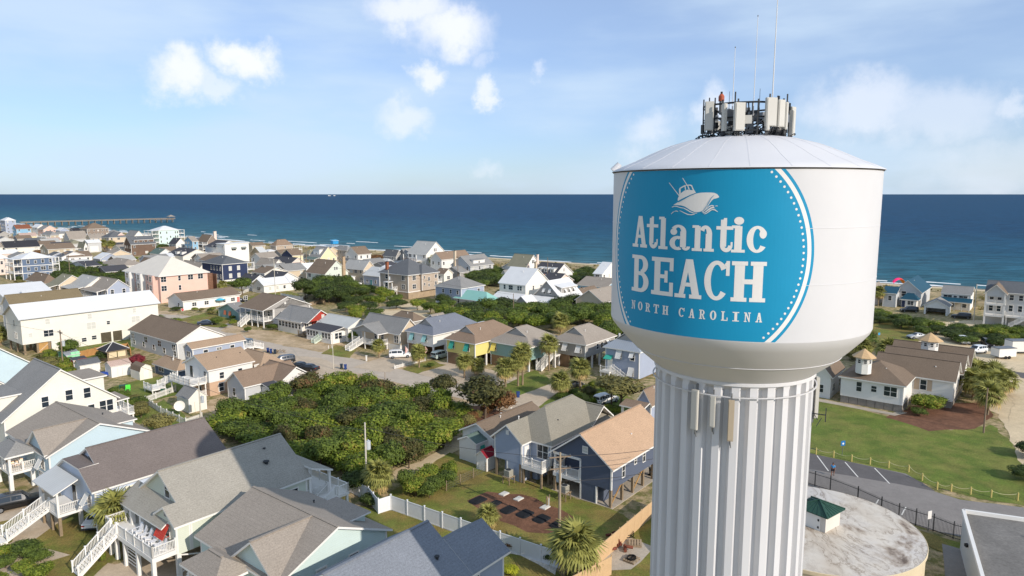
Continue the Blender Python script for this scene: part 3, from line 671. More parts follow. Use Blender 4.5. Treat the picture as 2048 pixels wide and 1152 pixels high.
# slab-serif letters, unit box
def rc(x0, y0, x1, y1): return [(x0, y0), (x1, y0), (x1, y1), (x0, y1)]
def arc(cx, cy, rx, ry, tx, ty, a0, a1, n=18):
 o = [(cx + rx * cos(radians(a0 + (a1 - a0) * i / n)), cy + ry * sin(radians(a0 + (a1 - a0) * i / n))) for i in range(n + 1)]
 q = [(cx + (rx - tx) * cos(radians(a0 + (a1 - a0) * i / n)), cy + (ry - ty) * sin(radians(a0 + (a1 - a0) * i / n))) for i in range(n + 1)]
 return o + q[::-1]
def dot(cx, cy, rx, ry): return [(cx + rx * cos(2 * pi * i / 16), cy + ry * sin(2 * pi * i / 16)) for i in range(16)]
S_ = .10
GL = {
 'A': [[(.16, .08), (.34, .08), (.56, .93), (.40, 1.0)], [(.66, .08), (.92, .08), (.66, 1.0), (.40, 1.0)], rc(.26, .30, .74, .40), rc(0, 0, .42, S_), rc(.56, 0, 1, S_)],
 'B': [rc(.14, .05, .42, .95), rc(0, 0, .55, S_), rc(0, .9, .55, 1), rc(.3, .46, .6, .56), arc(.55, .755, .40, .245, .27, .10, -90, 90), arc(.55, .28, .45, .28, .28, .10, -90, 90)],
 'C': [arc(.5, .5, .5, .5, .27, .10, 40, 320, 30), rc(.86, .63, 1, 1), [(.78, .9), (.9, .83), (.9, 1.0)]],
 'E': [rc(.14, .05, .42, .95), rc(0, 0, 1, .11), rc(0, .89, 1, 1), rc(.84, .66, 1, .95), rc(.84, .05, 1, .36), rc(.4, .455, .7, .555), rc(.62, .35, .76, .66)],
 'H': [rc(.09, .05, .38, .95), rc(.62, .05, .91, .95), rc(.3, .44, .7, .56), rc(0, 0, .46, S_), rc(.54, 0, 1, S_), rc(0, .9, .46, 1), rc(.54, .9, 1, 1)],
 'N': [rc(.14, .05, .28, .95), rc(.72, 0, .86, .95), [(.14, .95), (.36, 1.0), (.86, .08), (.72, 0)], rc(0, 0, .42, S_), rc(0, .9, .3, 1), rc(.58, .9, 1, 1)],
 'O': [arc(.5, .5, .5, .5, .30, .10, 0, 180, 20), arc(.5, .5, .5, .5, .30, .10, 180, 360, 20)],
 'R': [rc(.14, .05, .40, .95), rc(0, 0, .5, S_), rc(0, .9, .5, 1), rc(.3, .44, .55, .54), arc(.5, .72, .38, .28, .24, .10, -90, 90), [(.44, .5), (.66, .5), (.90, .06), (.66, .06)], rc(.66, 0, 1, S_)],
 'T': [rc(.36, .05, .64, .95), rc(0, .88, 1, 1), rc(0, .68, .13, .9), rc(.87, .68, 1, .9), rc(.2, 0, .8, S_)],
 'L': [rc(.14, .05, .42, .95), rc(0, 0, 1, .1), rc(0, .9, .56, 1), rc(.86, .05, 1, .36)],
 'I': [rc(.3, .05, .7, .95), rc(0, 0, 1, S_), rc(0, .9, 1, 1)],
 't': [rc(.26, .16, .62, .95), rc(0, .66, 1, .76), [(.26, .76), (.62, .76), (.62, 1), (.44, 1)], arc(.63, .2, .37, .2, .26, .12, 180, 360), rc(.88, .18, 1, .30)],
 'l': [rc(.2, .05, .74, .96), rc(0, 0, 1, .09), rc(0, .92, .6, 1)],
 'a': [rc(.52, .12, .80, .74), arc(.42, .72, .38, .28, .24, .10, 0, 150), dot(.20, .72, .17, .13), arc(.40, .28, .40, .28, .27, .12, 60, 300, 24), arc(.80, .16, .2, .16, .16, .10, 200, 360)],
 'n': [rc(.12, .05, .38, .97), rc(0, 0, .47, .11), rc(0, .9, .3, 1), arc(.6, .66, .30, .34, .24, .13, 0, 150), rc(.62, .05, .90, .68), rc(.54, 0, 1, .11)],
 'i': [rc(.22, .04, .76, .74), rc(0, 0, 1, .08), rc(0, .68, .6, .76), dot(.5, .89, .36, .11)],
 'c': [arc(.52, .5, .52, .5, .32, .11, 30, 325, 30), dot(.80, .70, .18, .17)],
}
def word(txt, exts, z0, z1, hs=None):
 for i, (ch, (x0, x1)) in enumerate(zip(txt, exts)):
  top = (hs or {}).get(ch, z1); bm_all = []
  o = None
  for k, lp in enumerate(GL[ch]):
   pass
  # pieces overlap, so each is set a hair prouder than the last; all joined into one letter
  v = []; meshes = [wrap([[(x0 + (x1 - x0) * px, z0 + (top - z0) * pz) for px, pz in lp]], .020 + .0012 * k, 'letter', TLET) for k, lp in enumerate(GL[ch])]
  bm = bmesh.new()
  for mo in meshes: bm.from_mesh(mo.data)
  me = bpy.data.meshes.new('letter'); bm.to_mesh(me); bm.free(); me.materials.append(TLET)
  for mo in meshes: d = mo.data; bpy.data.objects.remove(mo); bpy.data.meshes.remove(d)
  o = link('letter', me, tower); o['label'] = 'white letter ' + ch
word('Atlantic', [(-8.22, -7.05), (-7.10, -6.33), (-6.28, -5.73), (-5.62, -4.51), (-4.42, -3.35), (-3.27, -2.5), (-2.56, -1.94), (-1.88, -.97)], 33.25, 34.87, {'a': 34.50, 'n': 34.50, 'c': 34.52, 'i': 34.93})
word('BEACH', [(-8.22, -6.87), (-6.68, -5.35), (-5.25, -3.86), (-3.75, -2.58), (-2.49, -.92)], 30.9, 32.83)
ex = [];
for a0, a1, n_ in ((-8.19, -5.57, 5), (-4.99, -1.01, 8)):
 st = (a1 - a0 + .22) / n_
 for i in range(n_): ex.append((a0 + i * st, a0 + i * st + st - .22))
word('NORTHCAROLINA', ex, 29.93, 30.39)
# panel aerials and brackets strapped to the column
PANEL = mat('aerial_panel', (190, 187, 178), .55, var=.05); PANEL2 = mat('aerial_panel_tan', (182, 166, 142), .55, var=.05)
def col_panel(px, z0, z1, w, m, r=4.62, d=.18):
 # azimuth on the column where pixel column px falls
 best = None
 for k in range(900):
  a = -pi + k * pi / 900; x, y = TX + r * cos(a), TY + r * sin(a)
  e = abs(PX((x, y, (z0 + z1) / 2))[0] - px)
  if best is None or e < best[0]: best = (e, a)
 a = best[1]; b = MB(); M4 = Matrix.Rotation(a + pi / 2, 4, 'Z')
 Mt = Matrix.Translation((r * cos(a), r * sin(a), 0)) @ M4
 b.box(-w / 2, w / 2, -d, 0, z0, z1, 0, Mt); b.box(-w / 2 + .03, w / 2 - .03, -d - .03, -d, z0 + .05, z1 - .05, 0, Mt)
 p = b.build('panel_aerial', [m], tower)
 b = MB(); b.box(-.03, .03, 0, .3, z0 - .3, z1 + .3, 0, Mt)
 for z in (z0 + .2, z1 - .2): b.box(-.05, .05, 0, .5, z - .04, z + .04, 0, Mt)
 b.cyl(Mt @ Vector((0, -.05, z0)), Mt @ Vector((.05, .1, z0 - .45)), .025, n=6); b.build('aerial_bracket', [GREY], p)
col_panel(1391, 23.4, 25.6, .36, PANEL); col_panel(1426, 23.7, 25.4, .26, PANEL, 4.5); col_panel(1462, 23.1, 25.3, .30, PANEL2, 4.6)
col_panel(1629, 22.95, 25.4, .34, PANEL, 4.85)
b = MB()
for z in (23.8,):
 a = radians(-62 + 35); b.bar((4.4 * cos(a), 4.4 * sin(a), z), (5.1 * cos(a), 5.1 * sin(a), z), .05); b.bar((5.1 * cos(a), 5.1 * sin(a), z - .4), (5.1 * cos(a), 5.1 * sin(a), z + .4), .04)
 b.bar((4.9 * cos(a), 4.9 * sin(a), z - .2), (4.9 * cos(a) - .5, 4.9 * sin(a) - .5, z - .5), .03); b.bar((4.4 * cos(a), 4.4 * sin(a), z + .15), (4.7 * cos(a), 4.7 * sin(a), z - .35), .03)
b.build('yagi_aerial', [DARK], tower)
# ---- cluster of mobile phone aerials on the roof
ZR = 39.0
cl = thing('aerial_cluster', 'ring of mobile phone aerials and cables on the tower roof', 'antennas', (TX, TY, ZR))
b = MB(); RR = 2.25
for zz in (.35, 1.05, 1.8):
 for k in range(12): t0, t1 = 2 * pi * k / 12, 2 * pi * (k + 1) / 12; b.bar((RR * cos(t0), RR * sin(t0), zz), (RR * cos(t1), RR * sin(t1), zz), .09 if zz > 1.5 else .07)
for k in range(12): t0 = 2 * pi * k / 12; b.bar((RR * cos(t0), RR * sin(t0), -.5), (RR * cos(t0), RR * sin(t0), 1.95 + .2 * (k % 3)), .06)
for k in range(6): t0 = 2 * pi * k / 6 + .3; b.bar((RR * cos(t0), RR * sin(t0), 1.8), (RR * .2 * cos(t0 + 2), RR * .2 * sin(t0 + 2), .2), .06)
b.build('support_frame', [DARK], cl)
def proj_az(px, r, z):
 best = None
 for k in range(720):
  a = -pi + k * pi / 720; e = abs(PX((TX + r * cos(a), TY + r * sin(a), z))[0] - px)
  if best is None or e < best[0]: best = (e, a)
 return best[1]
for (px, w, z0, z1, yaw, mm_) in ((1418, .46, .42, 1.95, -.5, PANEL), (1448, .2, .32, 1.75, .5, PANEL), (1478, .56, .30, 1.75, .15, PANEL), (1535, .18, .3, 1.1, 0, PANEL), (1541, .58, .52, 1.98, .1, PANEL),
       (1560, .44, .5, 1.9, .5, PANEL), (1570, .18, .4, 1.8, .6, PANEL), (1583, .40, .3, 1.72, .9, PANEL), (1590, .3, .15, 1.5, 1.2, PANEL)):
 r = 2.5; a = proj_az(px, r, ZR + 1); Mt = Matrix.Translation((r * cos(a), r * sin(a), 0)) @ Matrix.Rotation(yaw * .6 + .1, 4, 'Z')
 b = MB(); b.box(-w / 2, w / 2, -.12, .08, z0, z1, 0, Mt); b.box(-w / 2 + .04, w / 2 - .04, -.15, -.12, z0 + .04, z1 - .04, 0, Mt); p = b.build('panel_aerial', [mm_], cl)
 b = MB(); b.box(-.03, .03, .1, .17, z0 - .6, z1 + .22, 0, Mt)
 for q in range(4):
  x_ = -w / 3 + q * w / 4.5; pts = [Mt @ Vector((x_, 0, z0)), Mt @ Vector((x_ - .05, -.03, z0 - .25)), Mt @ Vector((x_ * .5, .25, z0 - .5)), Vector((r * .6 * cos(a), r * .6 * sin(a), -.05 + q * .02))]
  for u_, v_ in zip(pts, pts[1:]): b.bar(u_, v_, .035)
 b.build('cable', [DARK], p)
b = MB(); r3 = random.Random(3)
for k in range(60):
 t0 = r3.uniform(0, 2 * pi); r = r3.uniform(1.3, 2.35); z = r3.uniform(.2, 1.4); w = r3.uniform(.12, .22)
 Mt = Matrix.Translation((r * cos(t0), r * sin(t0), z)) @ Matrix.Rotation(t0, 4, 'Z'); q = MB(); q.box(-w * .6, w * .6, -w, w, 0, r3.uniform(.3, .6), 0, Mt); q.build('radio_unit', [(GREY, GREY, PANEL, DARK)[k % 4]], cl)
b = MB()
for k in range(150):
 t0 = r3.uniform(0, 2 * pi); r = r3.uniform(1.2, 2.45); p = Vector((r * cos(t0), r * sin(t0), r3.uniform(-.1, .5)))
 for j in range(4): q = p + Vector((r3.uniform(-.3, .3), r3.uniform(-.3, .3), r3.uniform(-.2, .25))); q.z = max(q.z, 0.0); b.bar(p, q, .035); p = q
b.build('cable_tangle', [BLACK], cl)['kind'] = 'stuff'
b = MB(); a = proj_az(1500, 0.1, 40)
for (px, z1, w) in ((1470, .0, 1), ): pass
o = MB(); x_, y_ = -1.55, -.9
ORG = mat('beacon_orange', (168, 84, 56), .5, var=.05)
o.cyl((x_, y_, 1.3), (x_, y_, 2.0), .11, n=12, mi=1); o.cyl((x_, y_, 2.0), (x_, y_, 2.25), .16, n=12); o.cyl((x_, y_, 2.25), (x_, y_, 2.38), .16, .08, n=12); o.cyl((x_, y_, 2.38), (x_, y_, 2.5), .06, n=10, mi=2)
bo = o.build('warning_beacon', [ORG, GREY, DARK]); bo.location = (TX, TY, ZR); tag(bo, 'orange aircraft warning beacon standing among the roof aerials', 'beacon')
WHIP = mat('whip_white', (214, 210, 204), .4, var=.02)
for (px, ytop, lab) in ((1465, 96, 'shortest of the three white whip aerials above the tower roof'), (1507, 33, 'middle of the three white whip aerials above the tower roof'), (1544, -2, 'tallest whip aerial on the tower, thick and white')):
 Y = TY - .4;
 def zfor(py, Y=Y):
  v = (py - 576) / FOC; return CAMH - Y * (sin(PITCH) + v * cos(PITCH)) / (cos(PITCH) - v * sin(PITCH))
 h = CAMH - 40.8; X = (px - 1024) / FOC * (Y * cos(PITCH) + h * sin(PITCH))
 z1 = zfor(ytop); w = MB(); w.cyl((0, 0, 0), (0, 0, .9), .035, n=8, mi=1); th = .035 if ytop < 0 else .022
 w.cyl((0, 0, .9), (.02, 0, z1 - 39.9), th, th * .6, n=8); w.cyl((.02, 0, z1 - 39.9), (.02, 0, z1 - 39.83), .03, n=6, mi=1)
 q = w.build('whip_aerial', [WHIP, GREY]); q.location = (X, Y, 39.9); tag(q, lab, 'antenna', 'whip aerials on the tower')
for (dx, dy, h, lab) in ((-.72, .4, 1.0, 'short thin rod aerial between the orange beacon and first panel'), (.95, .3, 1.15, 'short thin rod aerial between the middle and tallest whips')):
 w = MB(); w.cyl((0, 0, 0), (0, 0, h), .018, .01, n=6); w.cyl((0, 0, -.6), (0, 0, .1), .03, n=6); q = w.build('rod_aerial', [DARK]); q.location = (TX + dx, TY + dy, 40.7); tag(q, lab, 'antenna')
# ---------------------------------------------------------------- houses: the rows towards the beach
def wallm(k, rgb, kind='siding'): return mat('wall_' + k, rgb, .7, kind, .04)
WM = dict(white=wallm('white', (226, 222, 214)), cream=wallm('cream', (226, 220, 206)), blue=wallm('blue', (108, 132, 160)), slate=wallm('slate_blue', (96, 112, 134)),
 grey=wallm('grey', (162, 158, 152)), lgrey=wallm('light_grey', (190, 190, 188)), beige=wallm('beige', (204, 186, 160)), tan=wallm('tan', (184, 170, 144)), pink=wallm('pink', (220, 184, 168)),
 peach=wallm('peach', (226, 186, 168)), mint=wallm('mint', (196, 218, 210)), pale_green=wallm('pale_green', (206, 212, 198)), navy=wallm('navy', (46, 56, 84)), sky=wallm('sky_blue', (134, 174, 198)),
 yellow=wallm('pale_yellow', (220, 208, 170)), yellow2=wallm('yellow', (214, 202, 124)), red=wallm('red', (168, 62, 50)), shingle=mat('wall_shingle', (138, 124, 112), .9, 'shake', .10), shingle2=mat('wall_shingle_brown', (112, 92, 78), .9, 'shake', .12),
 shingle3=mat('wall_shingle_pale', (176, 160, 142), .9, 'shake', .08), teal=wallm('teal_grey', (132, 162, 156)), bluegrey=wallm('blue_grey', (158, 166, 182)), palepink=wallm('pale_pink', (222, 202, 188)), brown=wallm('brown', (122, 98, 74)))
def roofm(k, rgb, rgb2=None): return mat('shingle_' + k, rgb, .92, 'shingle', .06, spec=.15)
RM = dict(brown=roofm('brown', (122, 106, 90)), tan=roofm('tan', (162, 138, 114)), grey=roofm('grey', (136, 134, 130)), dgrey=roofm('dark_grey', (98, 100, 102)), char=roofm('charcoal', (74, 74, 78)), black=roofm('black', (56, 56, 60)),
 lgrey=roofm('light_grey', (170, 168, 162)), pale=roofm('pale', (206, 196, 178)), olive=roofm('olive', (134, 130, 110)), rust=roofm('rust', (128, 82, 62)), blueg=roofm('blue_grey', (116, 120, 128)), pink=roofm('pinkish', (182, 158, 144)), green=roofm('green_grey', (96, 112, 104)),
 taupe=roofm('taupe', (150, 140, 128)), brown2=roofm('warm_brown', (136, 116, 98)))
def metalm(k, rgb, ax): return mat('metal_' + k + '_xy'[0] + 'XY'[ax], rgb, .6, 'metal', .04, axis=ax)
METALS = dict(mwhite=(214, 213, 210), mlight=(190, 190, 186), mteal=(136, 184, 172), mpale=(216, 206, 190), mblue=(30, 74, 92), mgrey=(150, 156, 162), mgreen=(34, 84, 70))
def RMat(k, kind):
 if k in RM: return RM[k]
 return metalm(k, METALS[k], 0 if kind in ('X', 'hip', 'shedR', 'flat', 'dutch') else 1)
def far(label, B, xA, xC, ze, kind, wall, roof, rise=2.2, z0=0, win=True, fl=None, **k):
 name = k.pop('name', 'house'); cat = k.pop('cat', 'house'); sp = k.pop('sp', 3.0); gm = k.pop('gm', None); yb = None
 if isinstance(ze, tuple): yb = ze[0]; ze = 6
 h = House(name, label, cat, B, xA, xC, ze, yb=yb, **k)
 if z0: h.piles([(x, y) for x in (.3, h.W / 2, h.W - .3) for y in (.3, h.D - .3)], z0 + .02, .14)
 h.vol(WM[wall], z0=z0, gable=kind if kind in 'XY' else None, rise=rise)
 h.roof(kind, RMat(roof, kind), rise=rise)
 if win: h.auto(z0, fl, sp=sp, gm=gm)
 if h.o.y < 420: h.vent(h.W * .35, h.D * .4, h.ze + rise * .75, .5)
 return h
def dormer(h, side, u, w, z, d, rise=.5, wall='white', roof='grey', n=1, step=2.2, inset=1.0):
 """shed dormer on the slope towards x0 (side L) or y0 (side R)"""
 for i in range(n):
  uu = u + i * step
  if side == 'R':
   h.vol(WM[wall], uu - w / 2, uu + w / 2, inset, inset + d, h.ze, z, name='dormer', trim=False); h.roof('shedR', RMat(roof, 'shedR'), uu - w / 2, uu + w / 2, inset, inset + d, z, rise, .2, .12, name='dormer_roof')
   h.win('R', uu, h.ze + (z - h.ze) * .35 + .2, min(.8, w * .5), min(.8, (z - h.ze) * .45), off=inset)
  else:
   h.vol(WM[wall], inset, inset + d, uu - w / 2, uu + w / 2, h.ze, z, name='dormer', trim=False); h.roof('shedL', RMat(roof, 'shedL'), inset, inset + d, uu - w / 2, uu + w / 2, z, rise, .2, .12, name='dormer_roof')
   h.win('L', uu, h.ze + (z - h.ze) * .35 + .2, min(.8, w * .5), min(.8, (z - h.ze) * .45), off=inset)
def balconies(h, side, d, floors, fh, roofed=True, wall_in=0):
 """open galleries on one side: slabs, posts, railings"""
 for k in range(1, floors):
  z = k * fh
  if side == 'L': h.deck(-d, -.03, 0, h.D, z, posts=False, t=.25); h.rail([((-d + .1, 0.1, z), (-d + .1, h.D - .1, z)), ((-d + .1, .1, z), (-.1, .1, z))], .95, step=.4)
  else: h.deck(h.W + .03, h.W + d, 0, h.D, z, posts=False, t=.25); h.rail([((h.W + .1, .1, z), (h.W + d - .1, .1, z))], .95, step=.4)
 x = -d + .1 if side == 'L' else h.W + d - .1
 h.piles([(x, .1), (x, h.D / 2), (x, h.D - .1)], h.ze, .14)
F = far
# -- far left
h = F('tall pale blue-grey house with white roof at the far left edge by the beach', (10, 441), -14, 31, 12, 'hip', 'bluegrey', 'mwhite', 2.5, D=14)
h = F('sky blue house with rust red roof near the far left beach', (33, 458), None, 62, 8, 'X', 'sky', 'rust', 3, D=10)
h = F('pale yellow house with two small windows in front of the rust-roofed blue house', (42, 473), None, 75, 4, 'X', 'yellow', 'pink', 2.2, D=10)
h = F('pink gabled house with grey roof far left near the pier', (87, 459), 78, 113, 6, 'Y', 'peach', 'grey', 3, D=14)
h = F('white gabled house just left of the pink gabled house', (75, 455), None, 92, 6, 'Y', 'white', 'mwhite', 2.6, D=14)
h = F('small pale blue house with white gable right of the pink gabled house', (120, 461), None, 138, 6, 'Y', 'bluegrey', 'mwhite', 2.0, D=10)
h = F('small house with black roof between the pier and the big A-shaped grey roof', (147, 462), None, 165, 5, 'X', 'grey', 'black', 2.2, D=10, win=False)
h = F('house under a very large plain pale grey sloping roof', (139.6, 478.4), 130, 176, 4, 'X', 'lgrey', 'taupe', 5.2, D=12, win=False)
h = F('brown shingled house with porthole windows and brown hip roof by the surf', (174, 458), 168, 217, 9, 'hip', 'shingle', 'brown', 4.2, D=14)
h = F('small white house in front of the porthole-windowed shingle house', (172, 468), None, 183, 5, 'flat', 'white', 'mwhite', .1, D=6)
h = F('brown house with dark open decks left of the large plain grey roof', (101, 470), 83, 117, 7, 'hip', 'tan', 'grey', 2.2)
balconies(h, 'L', 3, 3, 2.6)
h = F('small white cottage with pinkish roof below the brown decked house', (99, 481), None, 122, 4, 'X', 'white', 'pink', 1.6, D=8)
h = F('low house with pale olive hip roof and white gable end', (141, 488), 124, 168, 4, 'hip', 'lgrey', 'olive', 2.2)
h = F('light grey house with white metal roof and blank white garage wall', (176, 486), 166, 202, 6, 'X', 'lgrey', 'mwhite', 1.6, win=False)
h.win('R', h.W * .45, .6, 4.5, 3.2, gm=WM['white']); h.auto(0, 2, faces='L')
h = F('white house with steep porch left of the blank garage wall', (168, 494), 156, 175, 5.5, 'Y', 'white', 'olive', 2.5, D=9)
h = F('cream house with long black roof at the left', (11, 496), 0, 79, 5, 'X', 'cream', 'black', 3.4)
h = F('tan house with white shutters and long brown roof behind the blue three-storey house', (96, 499), 81, 150, 6, 'X', 'tan', 'brown', 2.6, gm=SHADE)
h.deck(h.W, h.W + 3, 0, h.D * .7, 3, t=.2); h.roof('flat', RM['brown'], h.W + .4, h.W + 3, 0, h.D * .7, 5.6, ov=.1)
h = F('blue three-storey house with white roof and white corner balconies', (42.5, 518), None, 104, 9, 'hip', 'slate', 'mwhite', 2.3, D=11, win=False, name='house')
for k, z in enumerate((.9, 3.9, 6.9)):
 for u, w in ((2.3, .9), (5, .8), (7.7, 1.7 if k < 2 else .9), (10.6, 1.7 if k < 2 else .9)): h.win('R', u, z, w, 1.4 if u != 5 else 1.1, style=1 if w > 1 else 0)
balconies(h, 'L', 3.0, 3, 3.0); balconies(h, 'R', 2.6, 3, 3.0)
h.auto(0, 3, faces='L'); h.roof('flat', RMat('mwhite', 'flat'), -3, -.45, 0, h.D, 8.75, ov=.1, t=.15, name='porch_roof'); h.roof('flat', RMat('mwhite', 'flat'), h.W + .45, h.W + 2.7, 0, h.D, 8.75, ov=.1, t=.15, name='porch_roof')
for z in (2.9, 5.9): h.piles([], 1); b = MB(); b.box(-.03, h.W + .03, -.05, -.02, z - .12, z + .12); h.build(b, 'band_board', [WHITE])
h = F('pale pink house with white roof cut by the left edge of the view', (-12, 517), None, 14, 7.5, 'hip', 'palepink', 'mwhite', 2)
h = F('long white house with brown roof right of the blue three-storey house', (136, 515), 121, 184, 5.2, 'X', 'white', 'brown', 2.2)
h.vol(WM['white'], -4, 3, -5, -.05, 0, 2.8); h.roof('shedR', RMat('mlight', 'shedR'), -4, 8, -5, -.05, 2.8, 1.0, .3, name='porch_roof')
h = F('low dark-roofed house among the bushes behind the white cottages', (172, 533), 140, 202, 3.6, 'X', 'white', 'char', 1.6)
h = F('low spreading house with taupe hip roof and white arched porch', (245, 532), 203, 290, 3.8, 'hip', 'white', 'taupe', 2.2)
h.deck(-3, -.05, 0, h.D, .3, posts=False); h.roof('shedL', RM['taupe'], -3, -.4, 0, h.D, 2.6, .8, .2, name='porch_roof'); h.piles([(-2.8, y * h.D / 5) for y in range(6)], 2.6, .16)
# -- second group
h = F('light grey house with wide dark grey hip roof and pink dormer gable', (218, 475), 203, 254, 8, 'hip', 'beige', 'dgrey', 3.6)
h.vol(WM['pink'], 6, 10, 1.2, 4, 8, 9.2, gable='Y', rise=1.4, name='dormer', trim=False); h.roof('Y', RM['dgrey'], 6, 10, 1.2, 5, 9.2, 1.4, .2, name='dormer_roof')
h = F('dark brown shingled three-storey house with a long top dormer', (262, 489), 248, 310.5, (512,), 'X', 'shingle2', 'dgrey', 4.2, win=False)
h.vol(WM['shingle2'], 2.2, 13.5, .9, 4, h.ze, h.ze + 2.3, name='dormer', trimmat=WHITE); h.roof('shedR', RM['dgrey'], 2.2, 13.5, .9, h.D / 2, h.ze + 2.3, .9, .2, name='dormer_roof')
for u in (4.5, 7.5, 10.2): h.win('R', u, h.ze + .7, .9, 1.1, off=.9)
for u, z, w in ((1.8, h.ze - 2.0, .9), (12.6, h.ze - 1.6, .7), (14.2, h.ze - 1.6, .7), (1.8, .9, .9), (8.6, 1.1, 1.5)): h.win('R', u, z, w, 1.2, gm=SHADE if w > 1 else None)
h.auto(0, 2, faces='L')
h = F('house with white front gable and flat white wing beside the mint tower house', (267, 474), 250, 289, 6, 'Y', 'white', 'grey', 4.0)
h.vol(WM['white'], h.W, h.W + 7, 1, 9, 0, 7)
h = F('mint green four-storey house with white roof and end porches near the surf', (317, 461), None, 357, 11, 'hip', 'mint', 'mwhite', 2.6, D=12, win=False)
for z, us in ((8.6, (1.2, 5.5, 11.5, 13)), (5.6, (1.4, 8, 11.5, 13)), (4.4, (5.5,)), (2.6, (1.4, )), (1.5, (5.5,))):
 for u in us: h.win('R', u, z, .7, 1.4)
balconies(h, 'L', 4.5, 4, 2.8); balconies(h, 'R', 4.0, 4, 2.8)
h.roof('flat', RMat('mwhite', 'flat'), h.W + .45, h.W + 4, 0, h.D, 10.7, ov=.1, t=.15, name='porch_roof'); h.roof('flat', RMat('mwhite', 'flat'), -4.5, -.45, 0, h.D, 10.7, ov=.1, t=.15, name='porch_roof')
h = F('white house with dark roof and two white gables right of the mint house', (352, 488), 338, 372, 6, 'Y', 'white', 'char', 3.2)
h = F('blue gabled beach house with tan-grey roof', (385, 483), 369, 396, 8, 'X', 'sky', 'taupe', 2.6)
h = F('weathered shingle gable house with a tall white chimney near the beach', (414.5, 484), 396, 434, 7, 'Y', 'shingle', 'brown', 4.0)
h.chimney(h.W + .5, 3, 0, 13, 1.6, 1.2, WM['palepink']); balconies(h, 'L', 3, 3, 2.7)
h = F('small gabled cottage with dark green-grey roof behind the peach building', (318, 508), 300, 345, 4, 'Y', 'white', 'green', 2.4)
h = F('small cottage with white metal roof beside the dark green-grey roof', (332, 515), 311, 352, 3.4, 'X', 'white', 'mwhite', 1.6)
h = F('wide cream gabled building with one long charcoal roof slope', (366, 513), 331, 423, 4, 'Y', 'cream', 'char', 3.2, win=False)
h.win('R', 4, 1.5, .8, 1, n=3, step=4.2); dormer(h, 'L', 4, 2.4, 6, 2.4, .3, 'white', 'char', 2, 5)
h = F('small white house with dark brown roof peeking over the peach roof', (296, 530), 279, 318, 5, 'Y', 'white', 'brown', 2.6)
h = F('small gable cottage with taupe roof right of the peach roof', (400, 535), 362, 416, 3.6, 'Y', 'cream', 'taupe', 2.0)
# peach apartment house
h = House('apartment_house', 'large three-storey peach house with pale cream hip roof and two bay windows', 'house', (319, 551), 249, 414, 9.3)
h.vol(WM['peach'], trimmat=WM['peach']); h.roof('hip', RMat('mpale', 'hip'), rise=5.0, ov=.7)
for z in (7.0, 3.8):
 for u, w in ((6.5, .8), (10.3, 1.7), (13.8, 1.7)):
  if z > 5 or u < 8: h.win('R', u, z, w, 1.6, style=1 if w > 1 else 0)
for y0 in (h.D * .06, h.D * .40, h.D * .72):
 b = MB(); y1 = y0 + h.D * .2; pts = [(0, y0), (-1.2, y0 + 1), (-1.2, y1 - 1), (0, y1)]
 for p, q in zip(pts, pts[1:]): b.poly([(*q, .2), (*p, .2), (*p, 9.1), (*q, 9.1)])
 h.build(b, 'bay', [WM['white' if y0 > h.D * .3 else 'peach']])
 for z in (1.0, 4.0, 7.0): h.win('L', (y0 + y1) / 2, z, 1.7, 1.7, off=-1.2, style=1)
for z in (4.0, 7.0): h.win('R', 1.2, z, 1.7, 1.7, style=1); h.win('L', h.D * .33, z, 1.3, 1.7); h.win('L', h.D * .66, z, 1.3, 1.7)
b = MB()
for k in range(14): b.box(h.W + .1, h.W + 3.6, 3.0, 3.12, .5 + k * .55, .5 + k * .55 + .5)
b.box(h.W + .05, h.W + .2, .5, 6, 0, 8); b.box(h.W + 3.5, h.W + 3.7, .5, 6, 0, 8); h.build(b, 'outside_stair_screen', [mat('red_brown_wood', (124, 92, 74), .85, 'rough', .15)])
# navy house
h = F('navy blue two-storey house with dark grey hip roof on a white base', (444, 529), 404, 495, 8, 'hip', 'navy', 'dgrey', 2.6, z0=0, win=False)
for u in (3.4, 7.0):
 for z in (5.3, 2.3): h.win('R', u, z, 1.1, 1.6, gm=SHADE)
for u in (1.6, 4, 6.3, 8.6):
 for z in (5.4, 2.2): h.win('L', u, z, .7, 1.6)
b = MB(); b.box(-.06, h.W + .06, -.06, h.D + .06, 0, 1.6); h.build(b, 'base_wall', [WM['white']])
h.deck(h.W + .05, h.W + 5, 1, h.D - 1, 2.2); h.deck(h.W + .05, h.W + 3.5, 1, h.D - 1, 5.0, posts=False); h.rail([((h.W + .1, 1.1, 2.2), (h.W + 4.9, 1.1, 2.2)), ((h.W + 3.4, 1.1, 5), (h.W + .1, 1.1, 5))], .95, step=.35)
h.piles([(h.W + 3.4, 1.1), (h.W + 3.4, h.D - 1.2)], 7.8); h.roof('flat', RM['dgrey'], h.W + .45, h.W + 3.4, 1, h.D - 1, 7.6, ov=.2, name='porch_roof')
h = House('beach_house', 'white flat-roofed three-storey block with two awnings behind the navy house', 'house', (449, 489), 421, 497, 10)
h.vol(WM['white'], 0, h.W, 0, 8, 0, 10); h.roof('flat', RMat('mwhite', 'flat'), 0, h.W, 0, 8, 10, ov=.35, t=.3)
h.vol(WM['white'], 0, h.W, 8.05, h.D + 6, 0, 8, gable='Y', rise=3); h.roof('Y', RM['char'], 0, h.W, 8.05, h.D + 6, 8, 3)
AW = mat('awning_grey', (120, 124, 118), .7)
for u in (5, 10.5):
 h.win('R', u, 6.6, 2.2, 1.3, style=1); b = MB(); b.slab([(u - 1.4, -1.0, 7.5), (u + 1.4, -1.0, 7.5), (u + 1.4, -.05, 8.3), (u - 1.4, -.05, 8.3)], .06, 0, 0); h.build(b, 'awning', [AW])
h.auto(0, 3, faces='L', y0=0)
